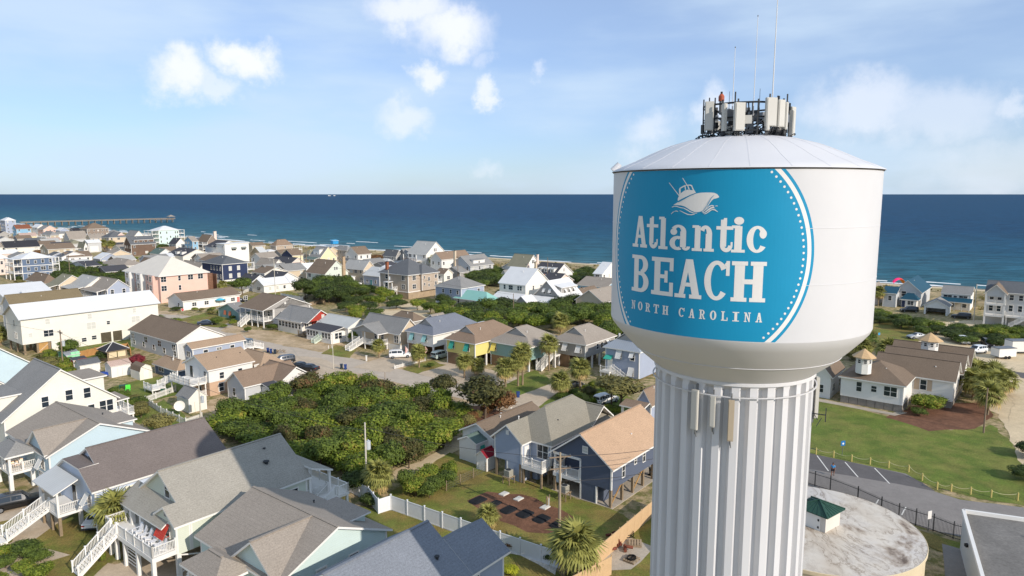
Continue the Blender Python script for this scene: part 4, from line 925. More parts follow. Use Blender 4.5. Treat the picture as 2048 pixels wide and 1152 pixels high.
h = F('tan cottage with white-edged gable and pale metal slope beside the white block', (524, 509), 500, 536, 4, 'X', 'tan', 'mlight', 3.6, win=False); h.win('L', h.D * .5, 1.4, .9, 1.2)
h = F('shingled beach house with warm brown hip roof and white deck by the dunes', (552, 491), 541, 585, (512,), 'hip', 'shingle3', 'brown2', 3.0, win=False)
for u, z in ((6, h.ze - 2), (11.5, h.ze - 1.6), (2.2, h.ze - 4.4)): h.win('R', u, z, .8, 1.2)
h.deck(h.W + .05, h.W + 7, .5, 7, h.ze - 3.2); h.rail([((h.W, .6, h.ze - 3.2), (h.W + 6.9, .6, h.ze - 3.2))], 1.3, step=.3)
h.vol(WM['white'], -5, -.05, 0, 6, 0, 3); h.roof('hip', RMat('mwhite', 'hip'), -5, -.05, 0, 6, 3, .9, name='porch_roof')
h = F('cottage with long brown roof and black front gable', (585, 511), 563, 606, 4, 'X', 'yellow', 'brown', 3.0)
h.vol(WM['navy'], -.12, -.04, .3, h.D - .3, .3, 4, gable='X', rise=2.6, name='front_panel', trim=False)
h = F('pale yellow two-storey house with white shed dormer facing the sea', (640, 516), 618, 673, 5.2, 'Y', 'yellow', 'grey', 5.0)
dormer(h, 'L', h.D * .5, h.D * .55, 9.0, 3.6, .5, 'white', 'grey', inset=1.2)
h.deck(-3.2, -.05, 0, h.D, 2.6); h.roof('shedL', RM['green'], -3.2, -.45, 0, h.D, 4.6, .7, .2, name='porch_roof'); h.piles([(-3, .2), (-3, h.D / 2), (-3, h.D - .2)], 4.6)
h = F('cottage with taupe roof and broad white rake board left of the wood-decked house', (546, 533), 512, 569, 4, 'Y', 'white', 'taupe', 2.8)
h = F('pinkish gabled house with charcoal roof and new pine front deck', (577, 531), 546, 614, 4.4, 'Y', 'palepink', 'char', 3.0)
h.deck(-4, -.05, 0, 9, 1.4, PINE, pm=PINE); h.rail([((-3.9, .1, 1.4), (-3.9, 8.9, 1.4)), ((-3.9, .1, 1.4), (-.2, .1, 1.4))], .95, PINE, .3)
h.stairs((2.2, -5, 0), (2.2, -2.2, 1.5), 1.2, PINE); h.deck(.5, 6, -2.2, -.05, 1.5, PINE, pm=PINE); h.rail([((.6, -2.1, 1.5), (5.9, -2.1, 1.5))], .95, PINE, .3)
h = F('small house with white metal roof between the pine deck and the chimney house', (608, 539), 596, 640, 4.2, 'X', 'palepink', 'mwhite', 2.2)
# pale green chimney house
h = F('pale green gabled house with tall stone chimney and dark brown roof', (650, 548), 613, 696, (577,), 'Y', 'pale_green', 'brown', 4.6, win=False)
z = h.ze
for u, zz in ((1.6, z - 2), (4.2, z - 2), (6.4, z - 1.8), (1.6, .8), (4.2, .9)): h.win('R', u, zz, .75, 1.3)
h.win('R', 4.6, z + 1.2, .6, 1.1, n=2, step=1.0); h.chimney(h.W * .78, -.5, 0, z + 6.0, 1.2, .8, mat('chimney_stone', (172, 148, 120), .9, 'rough', .15)); h.auto(0, 2, faces='L')
h.vol(WM['white'], h.W + .05, h.W + 3.6, .3, 6, 0, 3.2); h.roof('flat', RMat('mwhite', 'flat'), h.W + .05, h.W + 3.6, .3, 6, 3.2, ov=.2, name='annexe_roof'); h.win('R', h.W + 1.8, 1.2, .8, 1.2, off=.3)
h = F('white metal-roofed cottage behind the street pole and hedge', (527.6, 571), 504.5, 592, 3.0, 'X', 'white', 'mwhite', 2.0, win=False)
for u in (2.5, 5.5, 8.5, 12.5): h.win('R', u, 1.1, .9, 1.1, gm=SHADE if u < 6 else None)
h.win('L', h.D * .35, .9, .9, 1.2, n=2)
h = F('low charcoal-roofed cottage with white-edged gable left of the white metal roof', (505, 563), 478, 534, 3.6, 'Y', 'white', 'char', 2.0)
h = F('low charcoal-roofed cottage with white-edged gable right behind the white metal roof', (556, 560), 520, 596, 3.8, 'Y', 'white', 'char', 2.4)
h = F('long pale-roofed house with a row of small windows right of the stone chimney', (727, 539), 688, 750, 5.4, 'Y', 'beige', 'lgrey', 3.2)
h = F('pale blue cottage with light metal roof and a teal door', (759, 553), 727, 795, 4, 'Y', 'bluegrey', 'mlight', 2.8, win=False)
h.win('L', 2.4, 1.0, .8, 1.3); h.win('L', 7.5, 1.0, .9, 1.2, n=2, step=3); h.door('L', 5, .1, 1, 2.2, m=mat('teal_door', (36, 130, 140), .5)); h.win('R', 2, 1, .8, 1.2, n=2, step=3)
h = F('grey two-storey house with hip roof and front porch behind the yellow house', (694, 500), 668, 706, 6.5, 'hip', 'grey', 'grey', 1.8)
h = F('white gabled house with grey-brown roof and dark porch roof', (715.5, 509), 691, 741.5, 6.2, 'X', 'white', 'brown', 3.4)
h.deck(-3, -.05, 0, h.D, .5, posts=False); h.roof('shedL', RM['dgrey'], -3, -.4, 0, h.D, 2.9, .9, .2, name='porch_roof'); h.piles([(-2.8, .3), (-2.8, h.D / 2), (-2.8, h.D - .3)], 2.9)
h = F('grey gabled house with white porch roof behind the shingle mansion', (815, 512), 795, 832, 6, 'X', 'grey', 'grey', 3.2)
h.roof('shedL', RMat('mlight', 'shedL'), -5, -.1, 1, h.D, 2.9, .8, .2, name='porch_roof'); h.piles([(-4.8, 1.2), (-4.8, h.D - .2)], 2.9)
h = F('dark grey gabled house half hidden behind trees left of the white porch roof', (792, 512), 768, 802, 6, 'Y', 'grey', 'dgrey', 2.6)
h = F('low house with white porch roof right of the brown-green tree', (776, 524), 755, 790, 3.2, 'hip', 'white', 'mlight', 1.2)
h = F('large white beach house with broad front gable and pale grey roof', (852, 509), 816, 891, 8.2, 'Y', 'white', 'lgrey', 5.4, win=False)
h.win('R', h.W * .42, 9.3, .6, 1.4, n=2, step=1.1); h.win('R', 1.4, 5.3, .7, 1.5); h.win('R', 5.2, 5.5, .8, 1.0, n=2, step=3); h.auto(0, 3, faces='L')
h.deck(-3.4, -.05, 3, h.D, 5.2); h.rail([((-3.3, 3.1, 5.2), (-3.3, h.D - .1, 5.2))], 1, mat('red_brown_wood', (124, 92, 74)), .3); h.piles([(-3.2, 3.2), (-3.2, h.D - .2)], 8.0)
h = F('pale house with long brown roof right of the large white beach house', (883, 519), 861, 940, 7, 'X', 'white', 'brown2', 2.8); dormer(h, 'R', 3, 1, 7.01, .2) if False else None
h = F('grey clapboard house with white dormer and slim chimney', (941, 533), 903, 986, 5.4, 'X', 'lgrey', 'grey', 4.0)
dormer(h, 'R', h.W * .45, h.W * .5, 7.6, 2.4, .4, 'white', 'grey', inset=1.0); h.chimney(-.2, h.D * .8, 0, 11.5, .9, .9, WM['beige'])
h.vol(WM['grey'], -5.5, -.05, 1, h.D - 1, 0, 3.2, gable='X', rise=2); h.roof('X', RM['grey'], -5.5, -.05, 1, h.D - 1, 3.2, 2, name='wing_roof')
# shingle mansion
h = House('shingle_house', 'large grey-shingled house with slate hip roof on a stone base', 'house', (816, 549), 760, 872, 8.6)
z1 = 8.6
h.vol(WM['shingle3'], z0=2.4, z1=z1); h.vol(WM['shingle3'], 5.6, h.W, -1.0, 6, 2.4, z1); h.roof('hip', RM['dgrey'], 0, h.W, 0, h.D, z1, 4.4, .6); h.roof('hip', RM['dgrey'], 5.6, h.W + .01, -1.0, 6, z1 + .01, 2.6, .5, name='wing_roof')
b = MB(); b.box(-.1, h.W + .1, -.1, h.D + .1, 0, 2.25); h.build(b, 'stone_base', [mat('base_stone', (160, 140, 114), .9, 'rough', .15)])
b = MB(); b.box(-.16, h.W + .16, -.16, h.D + .16, 2.25, 2.5); h.build(b, 'band_board', [WHITE])
for zz in (6.4, 3.4): h.win('R', 2.8, zz, 1.5, 1.5, style=1); h.win('L', 2.4, zz, 1.5, 1.5, style=1); h.win('L', 11, zz, 1.3, 1.5, n=1)
for u, zz, w in ((6.8, 6.6, .6), (6.8, 4.2, .6), (9, 5.7, .8), (9, 3.7, .6), (12.4, 6.4, 1.0), (12.4, 3.9, .8)): h.win('R', u, zz, w, 1.2 if w > .6 else .9, off=-1.0)
h.deck(-2.4, -.05, 5.5, 10, 3.0); h.rail([((-2.3, 5.6, 3), (-2.3, 9.9, 3)), ((-2.3, 5.6, 3), (-.1, 5.6, 3))], 1, step=.25); h.roof('flat', RMat('mwhite', 'flat'), -2.4, -.1, 7.6, 10, 5.4, ov=.1, name='porch_roof'); h.piles([(-2.3, 5.7), (-2.3, 7.6), (-2.3, 9.8)], 5.4)
h.deck(h.W + .1, h.W + 3, 0, 4, 4.6); h.rail([((h.W + .1, .1, 4.6), (h.W + 2.9, .1, 4.6))], .95, step=.25); h.chimney(1.2, h.D - 2.5, 8, 12, .9, .9)
h.stairs((-6, 4.4, 0), (-2.5, 4.4, 2.9), 1.2)
h = F('blue-grey house with grey hip roof right of the shingle mansion', (922, 577), 871, 968, (612,), 'hip', 'bluegrey', 'grey', 3.0, z0=0, win=False)
for u in (1.5, 4.6, 8): h.win('L', u, h.ze - 2, .8, 1.2)
for u in (3, 8.6): h.win('R', u, h.ze - 2, 1.0, 1.1)
h.ac(-.9, 4, 0); h.ac(-.9, 6.5, 0)
h = House('teal_roofed_house', 'low house with bright teal metal hip roof between two larger houses', 'house', (975, 603), 909, 999, 2.6)
h.vol(WM['lgrey']); h.roof('hip', RMat('mteal', 'hip'), rise=2.3); h.auto(0, 1)
# cream porch house
h = F('cream two-storey house with white metal roof and glazed porch', (1051, 570), 999, 1097, (613,), 'Y', 'cream', 'mwhite', 4.6, win=False)
z = h.ze
h.win('L', h.D * .18, z - 2.0, .9, 1.4, n=2, step=.9); h.win('L', h.D * .52, z - 2, .8, 1.4, n=2, step=.9); h.win('L', h.D * .8, z - 2, .8, 1.4); h.win('R', 4.2, z - 2, .7, 1.3); h.win('R', 8.4, z - 1.8, .7, 1, n=2, step=1.8)
h.vol(WM['cream'], -3.4, -.05, 0, h.D, 0, 2.6); h.roof('shedL', RMat('mwhite', 'shedL'), -3.4, -.45, 0, h.D, 2.6, 1.3, .3, name='porch_roof')
for k in range(8): h.win('L', 1 + k * (h.D - 2) / 7, .9, .85, 1.2, off=-3.4)
h.chimney(h.W * .92, 1.5, z - 1, z + 2.2)
h = House('dormer_cottage', 'grey cottage with white metal roof, three-window dormer and white shutters', 'house', (1122, 597), 1067, 1163, 3.6)
h.vol(WM['grey'], gable='X', rise=5.0); h.roof('X', RMat('mwhite', 'X'), rise=5.0, ov=.5)
h.vol(WM['grey'], 2, h.W - 1.5, 1.2, h.D / 2, 3.6, 6.6, name='dormer'); h.roof('shedR', RMat('mwhite', 'shedR'), 2, h.W - 1.5, 1.2, h.D / 2 + .4, 6.6, 1.2, .4, name='dormer_roof')
for u in (3.8, 6.3, 8.8): h.win('R', u, 4.7, .9, 1.2, off=1.2); h.bahama('R', u, 6.2, .9, 1.2, off=1.2)
for u in (h.D * .38, h.D * .6): h.win('L', u, 4.6, .9, 1.4); h.bahama('L', u, 6.3, .9, 1.4)
h.vol(WM['lgrey'], -4, -.05, 0, h.D, 0, 2.4); h.roof('shedL', RMat('mwhite', 'shedL'), -4, -.45, 0, h.D, 2.4, 1.2, .3, name='porch_roof'); h.win('L', 2, .8, 1, 1.2, off=-4, n=4, step=2)
h.vol(WM['grey'], -9, -4.05, h.D - 4, h.D, 0, 2.8, gable='X', rise=1.6); h.roof('X', RMat('mwhite', 'X'), -9, -4.05, h.D - 4, h.D, 2.8, 1.6, .3, name='wing_roof'); h.win('R', -6.5, .9, .8, 1.2, off=h.D - 4, n=1)
h = F('white gabled beach house with grey-brown roof and side chimney', (1052, 534), 1016, 1080, 5.8, 'Y', 'white', 'olive', 4.6, win=False)
h.win('L', 2, 3.6, .7, 1.3, n=3, step=3.4); h.win('R', h.W * .45, 7, .7, 1.3, n=2, step=1); h.chimney(h.W * .75, -.4, 0, 10.4, 1, .8, WM['palepink']); h.chimney(1, -.4, 0, 7, .8, .7, WM['palepink'])
h = F('long low white house with grey flat-pitched roof behind the cream porch house', (1012, 548), 1004, 1052, 3.6, 'X', 'white', 'grey', 1.4)
h = F('white cottage with charcoal roof and three white dormers near the dunes', (1110, 550), 1066, 1145, 3.4, 'Y', 'white', 'char', 4.0, win=False)
dormer(h, 'L', h.D * .2, 2.0, 5.6, 2.6, .3, 'white', 'mlight', 3, h.D * .28, inset=1.0); h.win('R', h.W * .5, 4.4, .5, 1.2); h.win('R', h.W * .3, 1.0, .8, 1.4, n=2, step=3.4); h.chimney(-.3, h.D * .85, 0, 8, .9, .8, WM['beige'])
h = F('small pinkish gable cottage with charcoal roof below the three-dormer cottage', (1112, 566), 1082, 1146, 3.4, 'Y', 'palepink', 'char', 2.8, win=False)
h = F('low sky blue cottage with taupe roof left of the tower', (1213, 575), 1155, 1250, 3.0, 'Y', 'sky', 'taupe', 2.4, win=False)
h.win('L', 2.5, 1.0, .8, 1.3, n=3, step=4)
h = F('white peaked house on the dune edge close to the tower', (1204, 548), 1188, 1240, 5.6, 'Y', 'white', 'mwhite', 3.8)
h = F('beige cottage with taupe gable roof half hidden by bushes left of the tower', (1206, 605), 1152, 1250, 3.6, 'X', 'beige', 'taupe', 3.2, win=False); h.win('L', h.D * .5, 1.2, .8, 1.1)
h = F('low brown house tucked behind the beige cottage near the tower', (1166, 590), 1140, 1200, 3, 'X', 'brown', 'brown', 1.6, win=False)
# filler between rows at the far left, each still its own house
for i, (lab, B, xA, xC, ze, kd, w, r_, rs) in enumerate((
 ('tiny white cottage with grey roof between the pink gable and the brown decks', (118, 468), 108, 134, 3.6, 'X', 'white', 'grey', 1.6),
 ('grey cottage with charcoal roof hard against the left edge below the pale blue-grey house', (-4, 470), None, 22, 5, 'Y', 'grey', 'char', 2.4),
 ('reddish low house at the left edge beside the yellow house', (14, 478), 8, 40, 3.2, 'hip', 'pink', 'brown', 1.4),
 ('low brown cottage left of the porthole-windowed house', (152, 470), 146, 168, 3.6, 'Y', 'brown', 'dgrey', 2),
 ('cottage with grey hip roof right of the porthole-windowed house', (220, 466), 210, 244, 4.2, 'hip', 'shingle', 'grey', 2.2),
 ('small white house with pale roof below the grey-hipped house with pink dormer', (240, 497), 226, 258, 3.6, 'X', 'cream', 'taupe', 1.8),
 ('grey cottage between the blue gable and the chimney gable', (392, 494), 376, 412, 4, 'hip', 'grey', 'brown', 1.8),
 ('low tan cottage on the dune side of the navy house', (505, 492), 494, 530, 4, 'X', 'tan', 'brown', 1.8),
 ('small grey cottage between the brown hip roof and the yellow house', (618, 508), 606, 640, 3.4, 'hip', 'grey', 'olive', 1.8),
 ('low dark-roofed cottage beneath the large white beach house', (770, 534), 742, 796, 3.4, 'X', 'grey', 'char', 1.6),
 ('small cream cottage below the brown-roofed pale house', (888, 548), 872, 905, 3.4, 'Y', 'cream', 'brown', 1.8))):
 F(lab, B, xA, xC, ze, kd, w, r_, rs)
# -- three gabled cottages behind the cream block
for lab, B, xA, xC, w, r_, rr in (('leftmost of three matching gabled cottages behind the long cream block, olive roof', (118, 570), 100, 172, 'beige', 'olive', 2.8),
 ('middle of three matching gabled cottages behind the long cream block, grey roof', (170, 574), 140, 225, 'white', 'lgrey', 2.8), ('rightmost of three gabled cottages behind the cream block, pale grey walls', (214, 579), 180, 260, 'bluegrey', 'taupe', 2.8)):
 h = F(lab, B, xA, xC, 5.2, 'Y', w, r_, rr, z0=0, group='three gabled cottages in a row')
 h.deck(-3, -.05, .3, h.D - .3, 2.4); h.rail([((-2.9, .4, 2.4), (-2.9, h.D - .4, 2.4))], .95, step=.3); h.piles([(-2.8, .5), (-2.8, h.D - .5)], 4.8); h.roof('shedL', RMat(r_, 'shedL'), -3, -.45, .3, h.D - .3, 4.5, .6, .2, name='porch_roof')
h = F('low house with brown hip roof behind the three gabled cottages', (88, 566), 53, 118, 4.2, 'hip', 'white', 'brown', 2.6)
h = House('metal_roofed_house', 'large L-shaped house with bright white metal roof and small dormer at the left', 'house', (16, 601), -40, 113, 5.2)
h.vol(WM['white'], gable='X', rise=3.2); h.roof('X', RMat('mwhite', 'X'), rise=3.2); h.vol(WM['bluegrey'], h.W - 8, h.W - 3, -2.2, 4, 0, 5.6); h.roof('shedR', RMat('mwhite', 'shedR'), h.W - 8, h.W - 3, -2.2, 3.6, 5.6, 1.6, .3, name='dormer_roof'); h.win('R', h.W - 5.5, 3.8, 1.2, 1.1, off=-2.2, style=1); h.auto(0, 2)
h = House('long_house', 'long grey house with olive-brown roof directly behind the cream block', 'house', (24, 614), 4, 166, 7.2)
h.vol(WM['lgrey'], gable='X', rise=2.6); h.roof('X', mat('shingle_olive_brown', (122, 108, 82), .92, 'shingle', .06), rise=2.6); h.win('L', h.D * .4, 5, .6, 1.2); h.vent(h.W * .45, h.D * .3, 8.6, .4)
# -- long cream block
h = House('apartment_block', 'long three-storey cream block with white metal roof standing partly on piles', 'apartment block', (40.6, 637.5), 10.8, 315, 8.4)
W_ = h.W
h.vol(WM['cream'], 0, W_, 0, h.D, 2.4, 8.4, gable='X', rise=2.6, trimmat=WM['cream']); h.vol(WM['cream'], 5.6, W_, .0, h.D, 0, 2.38, trim=False)
h.roof('X', RMat('mwhite', 'X'), rise=2.6, ov=.55, t=.14, trim=WM['lgrey'])
h.piles([(x, y) for x in (.4, 2.9, 5.2) for y in (.4, h.D / 2, h.D - .4)], 2.4, .2, m=WOOD)
b = MB(); b.box(2.95, 5.5, .35, .42, 0, 2.3); b.bar((3, .3, .2), (5.5, .3, 2.2), .14, .04, 1); h.build(b, 'pine_screen', [PINE, WHITE])
for u, zz, w, hh, gm_ in ((5.2, 6.4, .9, 1.2, SHADE), (14.0, 6.4, .9, 1.2, SHADE), (24.2, 6.5, .8, 1.1, SHADE), (1.6, 4.0, .7, .8, SHADE), (5.2, 3.6, 1.9, 1.4, None), (14.2, 3.9, 1.9, 1.6, SHADE), (18.0, 4.5, .7, .8, None), (24.4, 4.1, 1.9, 1.5, SHADE), (28.6, 4.6, .7, .7, None), (12.4, 1.1, 1.0, .9, None), (14.6, 1.3, 1.0, .9, None)):
 k = h.W / 30.0
 h.win('R', u * k, zz, w, hh, style=1 if w > 1.5 else 0, gm=gm_)
k = h.W / 30.0
b = MB(); b.box(16 * k, 21 * k, -.05, .0, .1, 2.7, 1); b.box(16.1 * k, 20.9 * k, -.07, -.04, .15, 2.6, 0); b.box(18.4 * k, 18.8 * k, -.12, 0, .1, 2.7, 1); h.build(b, 'carport_shade_panel', [mat('carport_shade_paint', (84, 76, 60), .9, 'rough', .2), WM['cream']])  # flat dark panel on the wall, painted as the shaded inside of a carport
h.ac(22.5 * k, -1, 0); h.ac(23.7 * k, -1, 0)
h.win('L', h.D * .45, 6.2, .6, 1.4); h.win('L', h.D * .35, 3.4, .6, 1.4, n=2, step=1.1); h.vent(W_ * .66, h.D * .3, 9.6, .3); h.vent(W_ * .3, h.D * .3, 9.6, .3)
for u in (1.2, 14.5, 27): b = MB(); b.box(u * k, (u + 1.3) * k, -.12, -.04, 8.1, 8.2); h.build(b, 'wall_vent', [GREY])
# ---------------------------------------------------------------- houses along the street
def dutch(h, x0, x1, y0, y1, z, rise, m, ov=.45, wm=None):
 """hip roof whose front (x0) end carries a small louvred gable"""
 h.roof('hip', m, x0, x1, y0, y1, z, rise, ov); q = min((x1 - x0), (y1 - y0)) / 2; ym = (y0 + y1) / 2; k = .62
 zb = z + rise * (1 - k) ; w = q * k
 h.vol(wm or WM['grey'], x0 + q * .45, x0 + q + .6, ym - w + .15, ym + w - .15, zb - .5, zb + .05, gable='X', rise=rise * k - .1, name='gablet_wall', trim=False)
 h.roof('X', m, x0 + q * .45, x0 + q + .8, ym - w, ym + w, zb + .1, rise * k + .02, .22, .1, name='gablet_roof')
h = F('long low white ranch house with brown roof and a teal garden umbrella', (366, 602.5), 336, 479, (621,), 'X', 'white', 'brown', 1.9, win=False)
for u in (3.5, 7.5, 13.5, 16.5, 21): h.win('R', u, 1.0, 1.3 if u != 13.5 else .8, 1.1, style=1 if u != 13.5 else 0)
h.win('L', h.D * .3, .9, .8, 1.2); h.door('R', 18.4, .1, m=mat('pink_door', (196, 120, 110)))
h = F('small mint green house with two orange shutters on its end wall', (478, 625), 437, 500, (641,), 'X', 'teal', 'grey', 1.9, win=False)
for u in (h.D * .42, h.D * .66): h.bahama('L', u, 2.2, 1.0, 1.3, m=mat('orange_shutter', (214, 118, 78), .6), out=.2)
h = F('small grey-roofed annexe tucked behind the screened-porch house', (606, 616), 562, 622, 3.4, 'hip', 'white', 'grey', 1.8)
h = House('screened_house', 'grey raised house with white screened porch along its front', 'house', (525, 622), 478, 619, 4.8)
h.vol(WM['grey'], 3.4, h.W, 0, h.D, 0, 4.8, gable='Y', rise=2.6); h.vol(WM['grey'], 3.3, h.W * .8, .01, .1, 4.3, 4.8, trim=False); h.roof('Y', RM['brown'], .2, h.W, 0, h.D, 4.8, 2.9, .4)
b = MB(); b.poly([(.3, 0, 4.8), (h.W - .2, 0, 4.8), (h.W / 2, 0, 7.5)]); h.build(b, 'gable_wall', [WM['grey']])
b = MB(); b.box(3.35, h.W + .05, -.05, h.D, 0, 1.9); h.build(b, 'base_wall', [WM['white']])
h.deck(.1, 3.35, 0, h.D, 2.0); h.rail([((.2, .1, 2), (.2, h.D - .1, 2)), ((.2, .1, 2), (3.3, .1, 2))], 1.0, step=.2)
h.piles([(.2, .1)] + [(.2, y * h.D / 4) for y in (1, 2, 3)] + [(.2, h.D - .1), (3.2, .1)], 4.8, .11)
h.win('R', 6.6, 2.6, 1.6, 1.2); h.win('R', 11.2, 3.2, .6, .6); h.win('R', h.W * .47, 5.9, .4, .4, gm=SHADE); h.auto(2, 1, faces='')
h.win('L', 2.5, 2.7, 1.1, 1.3, off=3.4, n=3, step=2.4); h.stairs((-2.8, h.D * .62, 0), (.1, h.D * .62, 2.0), 1.3)
h = House('red_house', 'red gabled house with grey roof and cream glazed sun porch', 'house', (616, 644.5), 557, 665, 3.7)
h.vol(WM['red'], 2.8, h.W, 0, h.D, 0, 3.7, trim=True); b = MB(); b.poly([(.6, 0.02, 3.72), (h.W, .02, 3.72), (h.W / 2 + .3, .02, 6.1)]); h.build(b, 'gable_wall', [WM['red']])
h.roof('Y', RM['grey'], 0, h.W, 0, h.D, 3.7, 2.5, .4); h.vol(WM['cream'], -.2, 2.75, 2.4, h.D, 0, 3.6); h.roof('shedL', RM['grey'], -.5, 2.4, 2.3, h.D + .2, 3.35, .9, .3, name='porch_roof')
for k in range(7): h.win('L', 3.4 + k * (h.D - 4.4) / 6, 1.5, 1.0, 1.3, off=-.2)
h.win('R', 1.2, 1.5, 1.1, 1.3, off=2.4, style=1); h.win('R', h.W * .62, 1.2, 1.0, 1.5); h.win('R', h.W * .6, 4.3, .7, .7, gm=SHADE); h.door('L', 1.2, .5, off=2.8)
h.deck(-1.6, 2.7, -.4, 2.3, .6, WOOD, pm=WOOD); h.rail([((-1.5, -.3, .6), (-1.5, 2.2, .6)), ((-1.5, -.3, .6), (1.4, -.3, .6))], .9, WOOD, .25)
h = House('white_cottage', 'white cottage with pale grey roof and black-roofed sun room', 'house', (696, 655.5), 637, 741, 3.6)
h.vol(WM['white'], gable='Y', rise=1.6); h.roof('Y', mat('roof_membrane_grey', (182, 182, 176), .8, 'rough', .04), rise=1.6)
h.vol(WM['white'], -4.2, -.05, 1.2, h.D - .8, 0, 2.8); h.roof('shedL', RM['char'], -4.2, -.45, 1.2, h.D - .8, 2.8, .75, .25, name='porch_roof')
for k in range(8):
 if k != 3: h.win('L', 1.9 + k * (h.D - 3.4) / 7, 1.2, .8, 1.3, off=-4.2)
h.door('L', 1.9 + 3 * (h.D - 3.4) / 7, .6, off=-4.2); h.win('R', -2.4, 1.1, 1.0, 1.4, off=1.2, n=2, step=1.2) if False else h.win('R', -2.6, 1.1, .9, 1.4, off=1.2, n=2, step=1.1)
h.stairs((-6.3, h.D * .47, 0), (-4.3, h.D * .47, .9), 1.2, mat('pale_green_rail', (196, 206, 188), .6), h=.9)
h = House('beige_house', 'beige gabled house with white porch gable and long white front stairs', 'house', (785, 669.5), 709, 836, 4.3)
h.vol(WM['beige'], 2.2, h.W, 0, h.D, 0, 4.3); b = MB(); b.poly([(2.2, 0, 4.3), (h.W, 0, 4.3), ((h.W + 2.2) / 2, 0, 7.1)]); h.build(b, 'gable_wall', [WM['beige']])
h.roof('Y', RM['grey'], 2.2, h.W, 0, h.D, 4.3, 2.8, .45)
b = MB(); b.box(2.15, h.W + .05, -.05, h.D, 0, 1.4); h.build(b, 'base_wall', [WM['white']])
h.deck(-.9, 2.1, 4.0, h.D, 1.5); h.piles([(-.8, 4.1), (-.8, (4 + h.D) / 2), (-.8, h.D - .1)], 4.0, .12); h.rail([((-.8, 4.1, 1.5), (-.8, h.D * .62, 1.5)), ((-.8, h.D * .8, 1.5), (-.8, h.D - .1, 1.5)), ((-.8, 4.1, 1.5), (2.1, 4.1, 1.5))], .95, step=.2)
h.roof('X', RM['grey'], -.9, 5.5, 4.0, h.D, 4.0, 1.7, .35, name='porch_roof'); b = MB(); b.poly([(-.85, h.D, 4.1), (-.85, 4.0, 4.1), (-.85, (4 + h.D) / 2, 5.7)]); h.build(b, 'porch_gable', [WM['grey']])
h.stairs((-5, h.D * .74, 0), (-.9, h.D * .74, 1.5), 1.4); h.win('R', 5, 1.9, 1.0, 1.6); h.win('R', 8.5, 1.9, .9, 1.3, n=1); h.win('L', 1.2, 1.9, 1.4, 1.6, off=2.2, style=1); h.win('L', 6, 1.9, .9, 1.6, off=2.2, n=2, step=2.4)
# raised cottages with hipped roofs
TEALS = mat('shutter_teal', (58, 160, 138), .6); YELS = mat('shutter_yellow', (236, 214, 110), .6); PALES = mat('shutter_pale_teal', (150, 196, 190), .6)
def raised(label, B, xA, xC, yb, wall, wall2, roof, rise, sh, shs, zf=2.7, ext=1.2):
 h = House('raised_cottage', label, 'house', B, xA, xC, 6, yb=yb); z = h.ze
 h.vol(WM[wall], 0, h.W, 0, h.D, z - 2.9, z); dutch(h, 0, h.W, 0, h.D, z, rise, RM[roof])
 b = MB(); b.box(-.02, h.W * .92, h.D * .5, h.D * .95, 0, z - 2.92); h.build(b, 'store_room', [WM['brown']])
 h.piles([(x, y) for x in (.25, h.W * .25, h.W * .5, h.W * .75, h.W - .25) for y in (.2, h.D - .2)], z - 2.9, .16)
 for u in shs: h.win('L', u * h.D, z - 2.0, 1.0, 1.4); h.bahama('L', u * h.D, z - .45, 1.1, 1.7, m=sh)
 for u in (.4, .55, .8): h.win('R', u * h.W, z - 1.9, .9, 1.2)
 h.bahama('R', h.W * .72, z - .5, 1.0, 1.2, m=sh); h.vent(h.W * .3, h.D * .3, z + rise * .7, .3)
 return h
raised('white raised house with slate blue hip roof and pale teal shutters', (866, 669), 814, 960, 716, 'white', 'lgrey', 'blueg', 2.7, PALES, (.3, .78))
raised('yellow raised cottage with brown hip roof and teal shutters', (950, 686), 893, 1039, 737, 'yellow2', 'yellow2', 'brown2', 2.7, TEALS, (.26, .78))
h = raised('grey-green raised cottage with one yellow shutter and outside stair', (1058, 694), 980, 1122, 744, 'teal', 'teal', 'taupe', 2.9, YELS, (.88,))
h.stairs((-.5 - 1.2, -3.6, 0) if False else (2.0, -1.0, .0), (6.2, -1.0, h.ze - 2.9), 1.3); h.deck(6.2, 8.4, -1.7, -.05, h.ze - 2.9)
h = raised('dark slate raised cottage with taupe hip roof and white shutters', (1171, 688), 1108, 1229, 741, 'grey', 'lgrey', 'taupe', 2.6, WHITE, (.2, .62))
h.deck(-2, -.05, h.D * .78, h.D, h.ze - 3); h.rail([((-1.9, h.D * .78, h.ze - 3), (-1.9, h.D, h.ze - 3))], 1, step=.2); h.roof('flat', RM['taupe'], -2, -.4, h.D * .78, h.D, h.ze - .9, ov=.1, name='porch_roof'); h.piles([(-1.9, h.D * .79), (-1.9, h.D - .1)], h.ze - .9)
h.deck(h.W, h.W + 2.4, 0, 3.5, h.ze - 2.9); h.rail([((h.W, .1, h.ze - 2.9), (h.W + 2.3, .1, h.ze - 2.9))], 1, step=.2); h.piles([(h.W + 2.3, .1)], h.ze)
h = House('pale_blue_house', 'pale blue two-storey house with grey metal roof band and white shutters by the tower', 'house', (1279, 702), 1211, 1350, 6, yb=764, D=None); z = h.ze
h.vol(WM['bluegrey'], 0, h.W, 0, h.D, .5, z, gable='X', rise=3.4) if False else h.vol(WM['bluegrey'], 0, h.W, 0, h.D, .5, z)
h.roof('hip', RMat('mgrey', 'shedL'), 0, h.W, 0, h.D, z, 2.9, .45); h.vol(WM['grey'], 1.5, 3, h.D * .25, h.D * .75, z + 1, z + 1.3, gable='X', rise=1.4, name='gablet_wall', trim=False); h.roof('X', RMat('mgrey', 'X'), 1.5, 4.5, h.D * .2, h.D * .8, z + 1.3, 1.6, .25, .1, name='gablet_roof')
